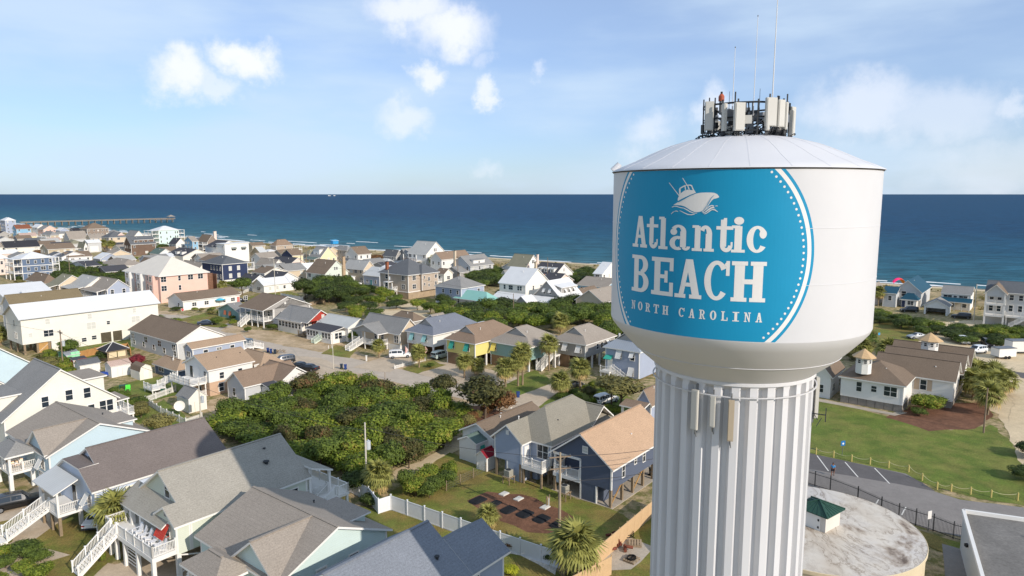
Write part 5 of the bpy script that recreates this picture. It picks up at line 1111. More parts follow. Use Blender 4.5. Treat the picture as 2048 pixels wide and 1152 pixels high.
for u, zz in ((.58, z - 2.1), (.2, z - 2.1), (.22, z - 5.2)): h.win('L', u * h.D, zz, .9, 1.4); h.bahama('L', u * h.D, zz + 1.7, 1.1 if u != .2 else .8, 1.8 if u != .2 else 1.3)
h.deck(-2.2, -.05, h.D * .7, h.D, z - 4.6); h.rail([((-2.1, h.D * .7, z - 4.6), (-2.1, h.D - .1, z - 4.6))], .95, step=.2); h.stairs((-1.1, h.D * .32, 0), (-1.1, h.D * .7, z - 4.6), 1.1); h.door('L', h.D * .86, z - 4.6)
b = MB(); b.slab([(-1.2, h.D * .76, z - 2.3), (-.05, h.D * .76, z - 1.7), (-.05, h.D * .98, z - 1.7), (-1.2, h.D * .98, z - 2.3)], .1, 0, 0); h.build(b, 'door_hood', [TEALS])
h = F('brown-roofed white cottage half hidden behind the water tower column', (1302, 806), 1276, 1345, 3.4, 'X', 'bluegrey', 'brown2', 1.8, win=False); h.deck(-2.4, -.05, .2, 4, .6); h.roof('shedL', RM['brown2'], -2.4, -.4, .2, 4, 2.8, .5, .2, name='porch_roof'); h.piles([(-2.2, .4), (-2.2, 3.8)], 2.8)
h = F('small grey gabled cottage with taupe roof behind the slate blue roof', (884, 653), 843, 905, 3.8, 'X', 'bluegrey', 'taupe', 2.4)
h = F('brown-roofed cottage behind the beige gabled house', (826, 642), 780, 850, 3.2, 'hip', 'grey', 'brown', 1.6, win=False)
h = F('small white flat-roofed addition between the yellow cottage and the bushes', (975, 650), 955, 988, 3.4, 'flat', 'white', 'mwhite', .1, win=False)
# -- left middle block
h = House('duplex', 'pale grey two-storey duplex with brown roof and white end gable', 'house', (354, 685), 260, 446, 6, yb=722); z = h.ze
h.vol(WM['lgrey'], gable='Y', rise=2.7); b = MB(); b.poly([(-.1, -.03, z - .4), (h.W + .1, -.03, z - .4), (h.W + .1, -.03, z), (h.W / 2, -.03, z + 2.7), (-.1, -.03, z)]); h.build(b, 'gable_board', [WM['white']])
h.roof('Y', RM['brown'], rise=2.7)
for k in range(4): h.win('L', 1.6 + k * (h.D - 3) / 3, z - 2, 1.5, 1.3, style=1)
for k in range(5): h.win('L', 1.2 + k * (h.D - 3) / 4, .9, 1.0, 1.2)
h.vol(WM['bluegrey'], 1.5, h.W + 3, -3.6, -.05, 0, 2.9, gable='X', rise=.9); h.roof('X', RM['tan'], 1.5, h.W + 3, -3.6, -.05, 2.9, .9, .35, name='annexe_roof')
for u in (4.4, 10.6): h.win('R', u, 1.0, .95, 1.2, off=-3.6)
h.win('R', 7.2, 1.7, .5, .5, off=-3.6, n=2, step=.6); h.win('L', -1.8, .9, 1.5, 1.2, off=1.5, style=1); h.ac(8.6, -4.2, .5)
h.deck(h.W + 3.05, h.W + 5.6, -3.4, -.1, .9); h.rail([((h.W + 3.1, -3.3, .9), (h.W + 5.5, -3.3, .9)), ((h.W + 5.5, -3.3, .9), (h.W + 5.5, -.2, .9))], .95, step=.2); h.stairs((h.W + 8, -2.8, 0), (h.W + 5.6, -2.8, .9), 1.2)
h = House('two_tone_house', 'two-storey house, cream above and tan brick below, with a raised white deck', 'house', (417, 740), 370, 504, 6, yb=793); z = h.ze
h.vol(WM['white'], 0, h.W, 0, h.D, 2.5, z, gable='X', rise=1.9); h.vol(mat('wall_tan_brick', (190, 160, 134), .9, 'rough', .05), 0.02, h.W - .02, 0.02, h.D - .02, 0, 2.5, trim=False)
h.roof('X', RM['tan'], 0, h.W, 0, h.D, z, 1.9, .4); h.roof('hip', RM['tan'], h.W + .45, h.W + 7, -1.5, h.D + 2.5, 3.2, 2.2, .3, name='wing_roof'); h.vol(WM['white'], h.W + .5, h.W + 6.9, -1.4, h.D + 2.4, 0, 3.2)
for u, w in ((2.4, .8), (6, .8), (9.4, .9)): h.win('R', u, z - 2.0, w, 1.1, gm=SHADE if u > 9 else None)
h.win('R', 2.2, .6, .9, 1.4); h.door('L', h.D * .42, 2.6); h.door('L', h.D * .72, 2.6, m=GLASS); h.win('L', h.D * .15, 3.5, .8, .9); h.win('L', h.D * .4, .6, .9, 1.4)
h.deck(-3.2, -.05, .8, h.D - .6, 2.55, pr=.1); h.rail([((-3.1, .9, 2.55), (-3.1, h.D - .7, 2.55)), ((-3.1, .9, 2.55), (-.1, .9, 2.55))], 1.0, step=.18); h.stairs((-3.4, h.D + 3.2, .6), (-2.2, h.D - .6, 2.5), 1.0); h.deck(-6.0, -3.5, h.D + .6, h.D + 4, .9, pr=.08); h.rail([((-5.9, h.D + .7, .9), (-5.9, h.D + 3.9, .9)), ((-5.9, h.D + .7, .9), (-3.6, h.D + .7, .9))], .9, step=.2)
for x, y in ((h.W * .35, h.D * .3), (h.W * .55, h.D * .35), (h.W * .9, h.D * .3)): h.vent(x, y, z + 1.2, .2, DARK)
h = House('brown_roofed_cottage', 'low grey cottage with brown cross-hipped roof behind the thicket', 'house', (489, 772.5), 455, 596, 3.1)
h.vol(WM['lgrey'], gable='X', rise=1.9); h.roof('X', RM['brown2'], 0, h.W, 0, h.D, 3.1, 1.9, .4); h.roof('Y', RM['brown2'], h.W - 5, h.W + 1, -2.2, h.D, 3.15, 1.9, .4, name='wing_roof'); h.vol(WM['white'], h.W - 5, h.W + 1, -2.2, -.05, 0, 3.1, gable='Y', rise=1.8)
h.win('L', h.D * .62, .8, .8, 1.4); h.ac(-1.4, .9, .4, 1); h.vent(h.W * .2, h.D * .6, 4.2, .4)
h.vol(WM['white'], h.W * .3, h.W - 5.4, -3, -.05, 0, 2.4); h.roof('shedR', RM['char'], h.W * .3, h.W - 5.4, -3, -.45, 2.4, .5, .3, name='porch_roof')
h = F('small slate blue cottage with tan hip roof and a white air unit', (355, 740), 309, 385, (762,), 'hip', 'slate', 'tan', 1.3, win=False); h.win('L', h.D * .65, .8, .9, 1.2, n=2, step=1.1); h.win('L', h.D * .2, .9, .8, 1.1); h.ac(-.8, 3.2, 0); h.vent(h.W * .4, h.D * .4, 3.6, .6)
# -- sheds and a gazebo
def shed(label, B, xA, xC, yb, kind, wall, roof, rise, name='shed', cat='shed', **k):
 h = House(name, label, cat, B, xA, xC, 2, yb=yb); w = WM[wall] if wall in WM else wall
 h.vol(w, gable=kind if kind in 'XY' else None, rise=rise, trimmat=WHITE); h.roof(kind, RMat(roof, kind) if isinstance(roof, str) else roof, rise=rise, ov=.2, t=.08)
 b = MB(); b.box(.06, .9, -.06, -.01, .1, 1.8); b.box(.95, 1.8, -.06, -.01, .1, 1.8); o = h.build(b, 'shed_door', [w]); o.location = (h.W * .3, -.02, 0); return h
shed('mint green garden shed with blue-grey metal roof', (133, 711), 116, 159, 722, 'X', wallm('shed_mint', (150, 214, 168), 'board'), 'mgrey', .7)
shed('small red-orange shed with flat black roof', (147, 721), 141, 172, 737, 'shedR', wallm('shed_orange', (208, 84, 54), 'board'), 'char', .3)
shed('white shed with dark grey roof, nearest the utility pole', (160, 731), 149, 199, 752, 'X', 'white', 'dgrey', .8)
shed('white shed with light purplish-grey roof beside a blue tub', (222, 733), 210, 260, 756, 'X', 'white', 'pink', .7)
h = House('barn_shed', 'cream barn-shaped shed with brown gambrel roof on the lawn', 'shed', (279, 745), 265, 304, 1.6, yb=761, D=4)
w, z = h.W, h.ze; b = MB(); prof2 = [(0, z), (w * .12, z + .9), (w * .5, z + 1.4), (w * .88, z + .9), (w, z)]
for y in (0, h.D): b.poly([(0, y, 0), (w, y, 0), *[(x, y, q) for x, q in prof2[::-1]]])
b.poly([(0, 0, 0), (0, h.D, 0), (0, h.D, z), (0, 0, z)]); b.poly([(w, 0, 0), (w, h.D, 0), (w, h.D, z), (w, 0, z)]); h.build(b, 'wall', [WM['cream']])
b = MB()
for (xa, za), (xb, zb) in zip(prof2, prof2[1:]): b.slab([(xa, -.12, za + .07), (xb, -.12, zb + .07), (xb, h.D + .1, zb + .07), (xa, h.D + .1, za + .07)], .06)
h.build(b, 'roof', [RM['brown'], WHITE]); b = MB(); b.box(w * .3, w * .7, -.05, 0, .1, 1.7); h.build(b, 'shed_door', [WHITE])
h = shed('pale beige shed with grey gable roof by the satellite dish', (377, 798), 354, 412, 827, 'Y', 'cream', 'grey', 1.3)
b = MB(); b.cyl((-1.3, .6, 0), (-1.3, .6, 1.4), .04); b.build('dish_mast', [GREY], h.root); b = MB()
for r0, r1, d0, d1 in ((0, .35, .0, .03), (.35, .65, .03, .12), (.65, .85, .12, .22)):
 for i in range(16):
  a0, a1 = 2 * pi * i / 16, 2 * pi * (i + 1) / 16; b.poly([(r0 * cos(a0), -d0, r0 * sin(a0)), (r0 * cos(a1), -d0, r0 * sin(a1)), (r1 * cos(a1), -d1, r1 * sin(a1)), (r1 * cos(a0), -d1, r1 * sin(a0))][: 4 if r0 else 4])
o = b.build('satellite_dish', [WM['cream']], h.root); o.location = (-1.3, .5, 1.5); o.rotation_euler = (-.4, 0, -.5)
p = G(228, 720); t = thing('gazebo', 'brown wooden gazebo with dark slatted pyramid roof in the back garden', 'gazebo', p, GRID)
for sx in (-1.9, 1.9):
 for sy in (-1.9, 1.9): b = MB(); b.box(sx - .1, sx + .1, sy - .1, sy + .1, 0, 2.5); b.build('post', [WOOD], t)
b = MB(); A = [(-2.4, -2.4, 2.5), (2.4, -2.4, 2.5), (2.4, 2.4, 2.5), (-2.4, 2.4, 2.5)]
for i in range(4): b.slab([A[i], A[(i + 1) % 4], (0, 0, 4.0)], .1)
b.build('roof', [RM['black'], WOOD], t); b = MB()
for i in range(4): b.bar((A[i][0], A[i][1], 2.6), (0, 0, 4.1), .1)
b.build('roof_rib', [WHITE], t); b = MB(); b.box(-1.8, 1.8, -1.95, -1.85, .1, .9); b.box(-1.95, -1.85, -1.8, 1.8, .1, .9); b.box(-.9, .9, -1.2, 1.2, 0, .45); b.build('bench', [WOOD], t)
b = MB(); b.box(-1.7, -.1, -1.98, -1.9, 1.0, 2.3); b.box(.1, 1.7, -1.98, -1.9, 1.0, 2.3); b.build('screen', [mat('canvas', (214, 196, 160))], t)
# ---------------------------------------------------------------- near left: houses raised over parking
def sister(label, o, wall, roof, D=14.0, W=11.5, z=4.7, rise=2.5, porch_roof='mlight'):
 h = House('gabled_house', label, 'house', PX((o[0], o[1], z)), ze=z, W=W, D=D)
 h.vol(WM[wall], 0, W, 0, D, 0, z, gable='Y', rise=rise); h.roof('Y', RM[roof], 0, W, 0, D, z, rise, .4)
 # front wing whose ridge runs back into the main slope
 b = MB(); wy = 6.6; hw = wy / 2; zr = z + rise * .98; zt = z + .2; ov = .45
 b.slab([(-ov, .02, zt), (W / 2, .02, zt), (W / 2, hw, zr + .2), (-ov, hw, zr + .2)][:4], .2); b.slab([(-ov, hw, zr + .2), (W / 2, hw, zr + .2), (W / 2, wy + .4, zt - .3), (-ov, wy + .4, zt - .3)], .2)
 b.bar((-ov, hw, zr + .22), (W / 2 - .1, hw, zr + .22), .3, .07, 0)
 h.build(b, 'wing_roof', [RM[roof], WHITE]); b = MB(); b.poly([(-.01, wy, z), (-.01, .0, z), (-.01, hw, zr)]); h.build(b, 'wing_gable', [WM[wall]])
 # shallow dormer on the far slope
 h.vol(WM[wall], W * .62, W - .9, 2.0, 6.5, z + .2, z + 1.35, name='dormer', trim=False); h.roof('flat', RM[roof], W * .55, W - .7, 1.9, 6.6, z + 1.35, ov=.25, t=.16, name='dormer_roof')
 h.bahama('L', 2.2, z - .6, 1.1, 1.5); h.win('L', 2.2, z - 2.1, 1.0, 1.3)
 b = MB(); b.box(-.06, -.01, .9, 3.9, .05, 2.1);
 for k in range(1, 4): b.box(-.075, -.061, .95, 3.85, .05 + k * .5, .09 + k * .5, 1)
 for k in range(4): b.box(-.08, -.062, 1.05 + k * .72, 1.55 + k * .72, 1.68, 1.95, 2)
 h.build(b, 'garage_door', [WHITE, GREY, GLASS])
 h.win('R', W * .36, z - 1.9, .95, 1.3, gm=SHADE); h.win('R', W * .66, z - 2.6, .95, 1.9); h.win('R', W * .2, .8, .8, 1.0) if False else None
 # porch
 h.deck(-2.9, -.05, 4.4, 9.2, 2.3, posts=False); h.piles([(-2.8, 4.5), (-2.8, 9.1), (-.5, 4.5)], 2.0, .2); h.piles([(-2.8, 4.5), (-2.8, 9.1), (-2.8, 6.8)], 4.5, .13, 2.3)
 h.rail([((-2.8, 4.5, 2.3), (-2.8, 8.0, 2.3)), ((-2.8, 4.5, 2.3), (-.1, 4.5, 2.3))], 1.0, step=.2)
 h.roof('hip', RMat(porch_roof, 'shedL') if porch_roof.startswith('m') else RM[porch_roof], -3.1, -.05, 4.2, 9.4, 4.5, 1.0, .3, name='porch_roof'); h.stairs((-7.2, 8.6, 0), (-2.9, 8.6, 2.3), 1.3)
 h.vent(W * .8, 8, z + 1.0, .4, DARK); return h
p = G(104, 987); H86 = sister('pale blue house with grey roof, triple gables and flower-filled porch', (p.x, p.y), 'sky_pale' if 'sky_pale' in WM else 'palesky', 'taupe') if False else None
WM['palesky'] = wallm('pale_sky', (188, 206, 212)); WM['sage'] = wallm('sage_cream', (206, 210, 192)); WM['mint2'] = wallm('pale_mint', (196, 212, 206)); WM['ice'] = wallm('ice_blue', (196, 206, 222)); WM['ivory'] = wallm('ivory', (222, 218, 204)); WM['slate2'] = wallm('slate_wall', (88, 96, 112)); WM['dusk'] = wallm('dusk_blue', (158, 167, 182))
H86 = sister('pale blue house with grey roof and flower-filled front porch', (p.x, p.y), 'palesky', 'taupe', porch_roof='grey')
h = H86
FL = mat('flower_mix', (176, 84, 70), .8, 'rough', .5, rgb2=(226, 200, 170)); b = MB(); r3 = random.Random(5)
for k in range(60):
 x, y, z = r3.uniform(-2.6, -1.2), r3.uniform(4.9, 8.6), r3.uniform(2.4, 3.4); s_ = r3.uniform(.08, .2); b.box(x - s_, x + s_, y - s_, y + s_, z, z + s_ * 1.4, r3.randrange(2))
o = h.build(b, 'flower_pots', [FL, WHITE]); o['kind'] = 'stuff'
a = G(671, 1053, 7.3); a = a - RV * 5.75
H89 = sister('pale mint house with grey roof, crossed by the tower shadow', (a.x, a.y), 'mint2', 'taupe', D=12.6, porch_roof='taupe')
# cream gabled house
o_ = G(271, 846); o_.z = 0; b0 = o_ + RV * (-17.1)
h = House('gabled_house', 'large ivory house with broad end gable and small side deck', 'house', PX((b0.x, b0.y, 4.9)), ze=4.9, W=14.6, D=10)
h.vol(WM['ivory'], gable='Y', rise=5.7); h.roof('Y', RM['grey'], rise=5.7, ov=.4)
h.vol(WM['ivory'], 9.0, 14.2, 3.2, 9.4, 5, 7.6, name='dormer', trim=False); h.roof('flat', RM['taupe'], 8.6, 14.2, 3.2, 9.4, 7.7, ov=.4, t=.2, name='dormer_roof'); h.vol(WM['ivory'], .4, 4.8, 3.0, 10, 5, 7.4, name='dormer', trim=False); h.roof('flat', RM['grey'], .2, 5.2, 3.0, 10, 7.4, ov=.3, t=.2, name='dormer_roof')
for u, zz, hh in ((5.1, 5.6, 1.5), (9.3, 5.9, 1.5), (11.2, 6.2, 1.5) , (11.0, 3.2, 1.3), (12.6, 3.0, 1.7), (13.6, 3.0, 1.7), (4.2, 2.2, 1.0)):
 if zz == 6.2: zz, u = 5.9, 11.0
 if (u, zz) == (11.0, 5.9): h.win('R', 10.6, 5.7, .9, 1.5)
 elif u == 9.3: h.win('R', 8.2, 5.9, .9, 1.5)
 else: h.win('R', u, zz, .85, hh)
b = MB(); b.box(3.2, 3.6, -.1, -.01, 3.0, 3.2); h.build(b, 'wall_lamp', [mat('lamp_copper', (110, 60, 40))])
h.deck(14.65, 17.1, 0, 5.5, 1.8, pr=.1); h.rail([((14.7, .1, 1.8), (17.0, .1, 1.8)), ((17.0, .1, 1.8), (17.0, 5.4, 1.8))], .95, step=.18); h.piles([(16.2, .1), (16.2, 3)], 4.3, .08, 1.8); h.roof('shedL', RM['taupe'], 14.65, 16.4, -.0, 5, 4.1, .1, .2, name='porch_roof')
h = House('gabled_house', 'house with grey roof and pale blue wall cut by the left edge of the view', 'house', (-70, 745), xC=58, ze=5.6, D=12)
h.vol(WM['palesky'], gable='Y', rise=3.6); h.roof('Y', RM['taupe'], rise=3.6, ov=.5)
h = House('gabled_house', 'low grey shingle roof of the house wedged beside the ivory gable', 'house', (-60, 812), xC=52, ze=5.0, D=6)
h.vol(WM['ivory'], gable='Y', rise=3.0); h.roof('Y', RM['grey'], rise=3.0, ov=.4)
# ice blue house with dark brown roof
p = G(197, 1078); h = House('raised_house', 'ice blue raised house with dark brown shingle roof and long white front stairs', 'house', PX((p.x, p.y, 5.4)), ze=5.4, W=14.2, D=10)
W, D, z = 14.2, 10, 5.4
h.vol(WM['ice'], 0, W, 0, D, 2.2, z); b = MB(); b.poly([(0, D, z), (0, 0, z), (0, D * .26, z + 1.5), (0, D * .74, z + 1.5)]); b.poly([(1.6, D * .75, z + 1.3), (1.6, D * .25, z + 1.3), (1.6, D / 2, z + 2.85)]); b.poly([(W, 0, z), (W, D, z), (W, D / 2, z + 2.85)]); h.build(b, 'gable_wall', [WM['ice']])
RB = roofm('dark_brown', (118, 108, 102)); b = MB(); t_ = .2; k = 2.85 / (D / 2)
h.roof('X', RB, 1.6, W, 0, D, z, 2.85, .4)
b.slab([(-.4, -.4, z + t_ - .4 * k), (1.2, -.4, z + t_ - .4 * k), (1.2, D * .27, z + t_ + D * .27 * k), (-.4, D * .27, z + t_ + D * .27 * k)], t_)
b.slab([(-.4, D * .27, z + 1.75), (1.6, D * .27, z + 1.8), (1.6, D * .73, z + 1.8), (-.4, D * .73, z + 1.75)], .15); b.slab([(-.4, D * .73, z + t_ + D * .27 * k), (1.2, D * .73, z + t_ + D * .27 * k), (1.2, D + .4, z + t_ - .4 * k), (-.4, D + .4, z + t_ - .4 * k)], t_)
h.build(b, 'roof', [RB, WHITE])
b = MB(); b.box(1.45, 1.58, D * .5 - .25, D * .5 + .25, z + 1.5, z + 1.95); h.build(b, 'louvre', [GREY])
h.piles([(x, y) for x in (.2, 4.5, 9, W - .2) for y in (.2, D / 2, D - .2)], 2.2, .18)
h.piles([(-2.2, 3.8), (-2.2, 6.0), (-2.2, 8.6)], 2.1, .14, m=WOOD)
h.deck(-2.4, -.05, 3.6, 8.8, 2.4, posts=False); h.rail([((-2.3, 3.7, 2.4), (-.1, 3.7, 2.4)), ((-2.3, 3.7, 2.4), (-2.3, 6.1, 2.4)), ((-2.3, 7.9, 2.4), (-2.3, 8.7, 2.4))], 1.0, step=.16); h.piles([(-2.3, 3.7), (-2.3, 8.7)], z - .4, .1, 2.4)
h.roof('shedL', RMat('mlight', 'shedL'), -2.5, -.4, 3.4, 9.0, z - .5, .9, .3, .12, name='porch_roof'); h.stairs((-6.3, 7.0, .35), (-2.3, 7.0, 2.4), 1.5); h.deck(-8.2, -6.3, 6.1, 7.9, .35, posts=False, t=.3); h.rail([((-8.1, 6.2, .35), (-8.1, 7.8, .35)), ((-8.1, 7.8, .35), (-6.3, 7.8, .35))], .95, step=.16)
h.win('L', 1.5, 3.1, .9, 1.4); h.bahama('L', 1.6, 4.7, .9, 1.4); h.door('L', 5.6, 2.4, m=GLASS)
CRM = mat('shutter_cream', (224, 214, 184), .6)
for u in (3.6, 6.4): h.win('R', u, 3.2, .9, 1.4); h.bahama('R', u, 4.75, 1.2, 1.5, m=CRM)
h.win('R', 10.5, 3.2, .9, 1.4)
# sage house with the Adirondack chairs
p = G(358, 1156); h = House('raised_house', 'sage cream raised house with red shutter above a row of white chairs', 'house', PX((p.x, p.y, 5.3)), ze=5.3, W=14.4, D=10.6); H88 = h
W, D, z = 14.4, 10.6, 5.3; RG = roofm('weathered_grey', (154, 148, 136))
h.vol(WM['sage'], 1.4, W, 0, D, 2.3, z); h.vol(WM['sage'], 0, 1.38, 0, 3.9, 2.3, z); h.roof('X', RG, 1.4, W, 0, D, z, 3.4, .4); k = 3.4 / (D / 2)
b = MB(); b.poly([(1.4, D, z), (1.4, 0, z), (1.4, D / 2, z + 3.4)]); b.poly([(W, 0, z), (W, D, z), (W, D / 2, z + 3.4)]); h.build(b, 'gable_wall', [WM['sage']])
h.win('L', D / 2 - 1.0, z + 1.0, .9, 1.5, off=1.4)
b = MB(); b.slab([(-.3, -.4, z + .2 - .4 * k), (1.0, -.4, z + .2 - .4 * k), (1.0, 1.8, z + .2 + 1.8 * k), (-.3, 1.8, z + .2 + 1.8 * k)], .2); b.slab([(-.3, 1.8, z + .2 + 1.8 * k), (1.2, 1.8, z + .2 + 1.8 * k), (1.2, 3.9, z + .1), (-.3, 3.9, z + .1)], .2); b.build('gablet_roof', [RG, WHITE], h.root)
b = MB(); b.poly([(-.02, 3.7, z), (-.02, 0, z), (-.02, 1.8, z + 1.8 * k)]); h.build(b, 'gablet_wall', [WM['sage']]); b = MB(); b.box(-.1, -.03, 1.55, 2.0, z + .35, z + .7); h.build(b, 'louvre', [GREY])
h.roof('shedL', RG, -.35, 1.5, 1.8, D + .2, z - .55, 1.35, .3, .15, name='porch_roof'); h.deck(-.04, 1.38, 3.95, D - .3, 2.9, posts=False, t=.45)
h.deck(-2.3, -.05, -.05, D - .3, 2.9, posts=False, t=.45); h.piles([(-2.1, .2), (-2.1, 3.4), (-2.1, 6.2), (-2.1, 9.6), (-2.1, 8.2)], 2.45, .17)
h.rail([((-2.2, .05, 2.9), (-2.2, 7.4, 2.9)), ((-2.2, .05, 2.9), (-.1, .05, 2.9)), ((-2.2, 8.9, 2.9), (-2.2, 10.1, 2.9)), ((-2.2, 10.1, 2.9), (-.1, 10.1, 2.9))], 1.0, step=.14)
h.piles([(-.3, 6.4), (-.3, 10.0), (-.3, 8.6)], z - .6, .2, 2.9)
h.stairs((-5.9, 8.15, 0), (-2.3, 8.15, 2.9), 1.4); h.piles([(x, y) for x in (.15, 5, 10, W - .2) for y in (.15, D / 2, D - .2)], 2.3, .2)
b = MB()
for x0, x1 in ((.2, 5),): b.bar((x0, .15, .3), (x1, .15, 2.2), .12); b.bar((x0, .15, 2.2), (x1, .15, .6), .12)
h.build(b, 'cross_brace', [WHITE]); h.win('L', 1.9, 3.6, 1.2, 1.4); h.bahama('L', 1.9, 5.0, 1.7, 1.5, m=mat('shutter_red', (196, 62, 44), .55)); h.door('L', 5.2, 2.95, off=1.4, m=GLASS); h.win('L', 7.4, 3.7, .9, 1.4, off=1.4)
h.win('R', 8.6, 3.1, 1.0, 1.5); h.vent(11.2, 2.6, z + 1.7, .35, DARK, .2); h.vent(12, 4.2, z + 2.6, .3, DARK, .1)
b = MB()
for q in range(6): b.box(-2.0 + .0, -1.96, 4.2, 7.0, .4 + q * .35, .5 + q * .35)
h.build(b, 'lattice_fence', [WHITE])
# rear porch
b = MB(); b.slab([(W + .4, .0 - .4, z + .9), (W + 3.2, -.4, z - .1), (W + 3.2, D + .4, z - .1), (W + .4, D + .4, z + .9)], .18); b.build('porch_roof', [RG, WHITE], h.root)
h.deck(W + .05, W + 4.2, -1.9, D, 2.6, posts=False); h.piles([(W + 4.0, -1.7), (W + 2.6, -1.7), (W + 4, 3), (W + 4, D - .3), (W + .3, -1.7)], 2.3, .13); h.piles([(W + 3.0, .1), (W + 3.0, 4), (W + .4, .1)], z - .1, .14, 2.6)
h.rail([((W + 4.1, -1.8, 2.6), (W + 4.1, D - .2, 2.6)), ((W + 2.7, -1.8, 2.6), (W + 4.1, -1.8, 2.6)), ((W - 1.8, .05, 2.6), (W + 2.6, .05, 2.6))], 1.0, step=.16)
h.stairs((W - 1.9, -1.0, 0), (W + 2.5, -1.0, 2.6), 1.4); h.vol(WM['sage'], W + .02, W + .3, .2, D - .2, 2.6, z, trim=False); h.win('R', W - 2.6, 3.2, .8, 1.2, n=2, step=1.0)
# dark-roofed house, bottom centre
a = G(1010, 1101, 5.3); a.z = 0; a = a - RV * 15.0
h = House('gabled_house', 'house with slate grey roof at the bottom edge, half in the tower shadow', 'house', PX((a.x, a.y, 5.3)), ze=5.3, W=15, D=9.4)
RS = roofm('slate_grey', (124, 128, 134)); h.vol(WM['dusk'], 0, 9.8, 0, 9.4, 0, 5.3); h.vol(WM['dusk'], 9.85, 14.8, 0, 5.4, 0, 5.3, gable='X', rise=1.7); h.roof('X', RS, 0, 10, 0, 9.4, 5.3, 2.9, .4, .2); b = MB(); b.poly([(9.8, 0, 5.3), (9.8, 9.4, 5.3), (9.8, 4.7, 8.2)]); b.poly([(0, 9.4, 5.3), (0, 0, 5.3), (0, 4.7, 8.2)]); h.build(b, 'gable_wall', [WM['dusk']])
b = MB(); b.slab([(10.42, -.4, 5.26), (15.3, -.4, 5.26), (15.3, 2.9, 7.3), (10.42, 2.9, 7.3)], .2); b.slab([(10.42, 2.9, 7.3), (15.3, 2.9, 7.3), (15.3, 5.9, 5.3), (10.42, 5.9, 5.3)], .2); b.build('wing_roof', [RS, WHITE], h.root)
h.win('R', 9.2, 4.3, .7, .35, n=3, step=1.0); h.win('R', 5.8, 3.2, .9, 1.3); h.vent(8.6, 1.9, 6.5, .35, DARK, .12); h.deck(10, 13, 6, 9.5, 2.6); h.rail([((10, 9.4, 2.6), (12.9, 9.4, 2.6)), ((12.9, 6, 2.6), (12.9, 9.4, 2.6))], 1.6)
# -- the pair with decks, centre right
p = G(1043, 966); M_ = Vector((p.x, p.y, 0)) + RV * 1.9 - LV * 3.2
h = House('raised_house', 'blue-grey raised house with grey hip roof and corner balcony', 'house', PX((M_.x, M_.y, 5.3)), ze=5.3, W=14.2, D=7.6)
W, D, z = 14.2, 7.6, 5.3; RT = roofm('driftwood', (138, 132, 118))
h.vol(WM['dusk'], 0, W, 0, D, 2.4, z); h.vol(WM['dusk'], -1.9, -.03, 3.2, D, 2.4, z, gable='X', rise=1.7); h.roof('hip', RT, 0, W, 0, D, z, 3.0, .4)
b = MB(); kk = 1.75 / 2.2
b.slab([(-2.3, 2.8, z + .2 - .4 * kk), (3.2, 2.8, z + .2 - .4 * kk), (3.2, 5.4, z + .2 + 1.75), (-2.3, 5.4, z + 1.95)], .2); b.slab([(-2.3, 5.4, z + 1.95), (3.2, 5.4, z + 1.95), (3.2, D + .4, z + .2 - .4 * kk), (-2.3, D + .4, z + .2 - .4 * kk)], .2); b.build('wing_roof', [RT, WHITE], h.root)
b = MB(); b.box(-2.0, -1.93, 5.15, 5.65, z + .55, z + 1.15); h.build(b, 'louvre', [WHITE])
h.vol(WM['dusk'], -1.88, -.05, 3.25, 5.6, 0, 2.38); h.deck(-2.0, -.05, 0, 3.15, 2.5, t=.5, pm=WOOD); h.rail([((-1.9, .1, 2.5), (-1.9, 3.1, 2.5)), ((-1.9, .1, 2.5), (-.1, .1, 2.5))], 1.0, step=.14)
h.win('L', 1.3, 3.1, 1.6, 1.7, style=1); b = MB(); b.box(-1.4, -.5, 3.12, 3.19, 2.5, 4.6); h.build(b, 'door', [WHITE]); h.win('R', 4, 3.6, .7, 1.0, n=3, step=3.6); h.vol(WM['dusk'], .1, W - 3, 2.2, D - .1, 0, 2.38, trim=False)
h.piles([(x, .2) for x in (.2, 3.6, 7, 10.5, W - .2)] + [(-1.7, D - .2), (-1.8, 3.4)], 2.4, .15, m=WOOD); h.ac(-3.0, 4.4, 1.0, 1); h.vent(.6, 5.6, z + 1.9, .3); h.vent(4, 1.8, z + 1.4, .25, DARK)
h.roof('Y', RT, 9.2, W - .1, -1.0 + .8, 4, z + .1, 1.8, .3, name='dormer_roof')
p = G(1222, 1018); h = House('raised_house', 'slate blue raised house with sand-coloured roof beside the column', 'house', PX((p.x, p.y, 5.0)), ze=5.0, W=13.9, D=8.2)
W, D, z = 13.9, 8.2, 5.0; h.vol(WM['slate2'], 0, W, 0, 4.3, 2.2, z); h.vol(WM['slate2'], 2.4, W, 4.32, D, 2.2, z); h.roof('X', roofm('sand', (180, 150, 122)), 0, W, 0, D, z, 3.0, .45)
b = MB(); b.poly([(0, D, z), (0, 0, z), (0, D / 2, z + 3)]); b.poly([(W, 0, z), (W, D, z), (W, D / 2, z + 3)]); h.build(b, 'gable_wall', [WM['slate2']])
b = MB(); b.box(-.04, .12, 4.2, D - .05, z - .25, z + .05); b.box(-.04, .12, 4.2, 4.35, 2.2, z); h.build(b, 'porch_frame', [WHITE])
h.deck(0, 2.38, 4.35, D, 2.4, t=.45, posts=False); h.rail([((.1, 4.5, 2.4), (.1, D - .1, 2.4)), ((.1, D - .1, 2.4), (2.3, D - .1, 2.4))], 1.0, step=.14); h.piles([(.2, D - .2)], z, .12, 2.4); h.piles([(x, y) for x in (.2, 2.8, 5.4, 8, 10.6, W - .2) for y in (.2, D - .2)], 2.2, .15, m=WOOD)
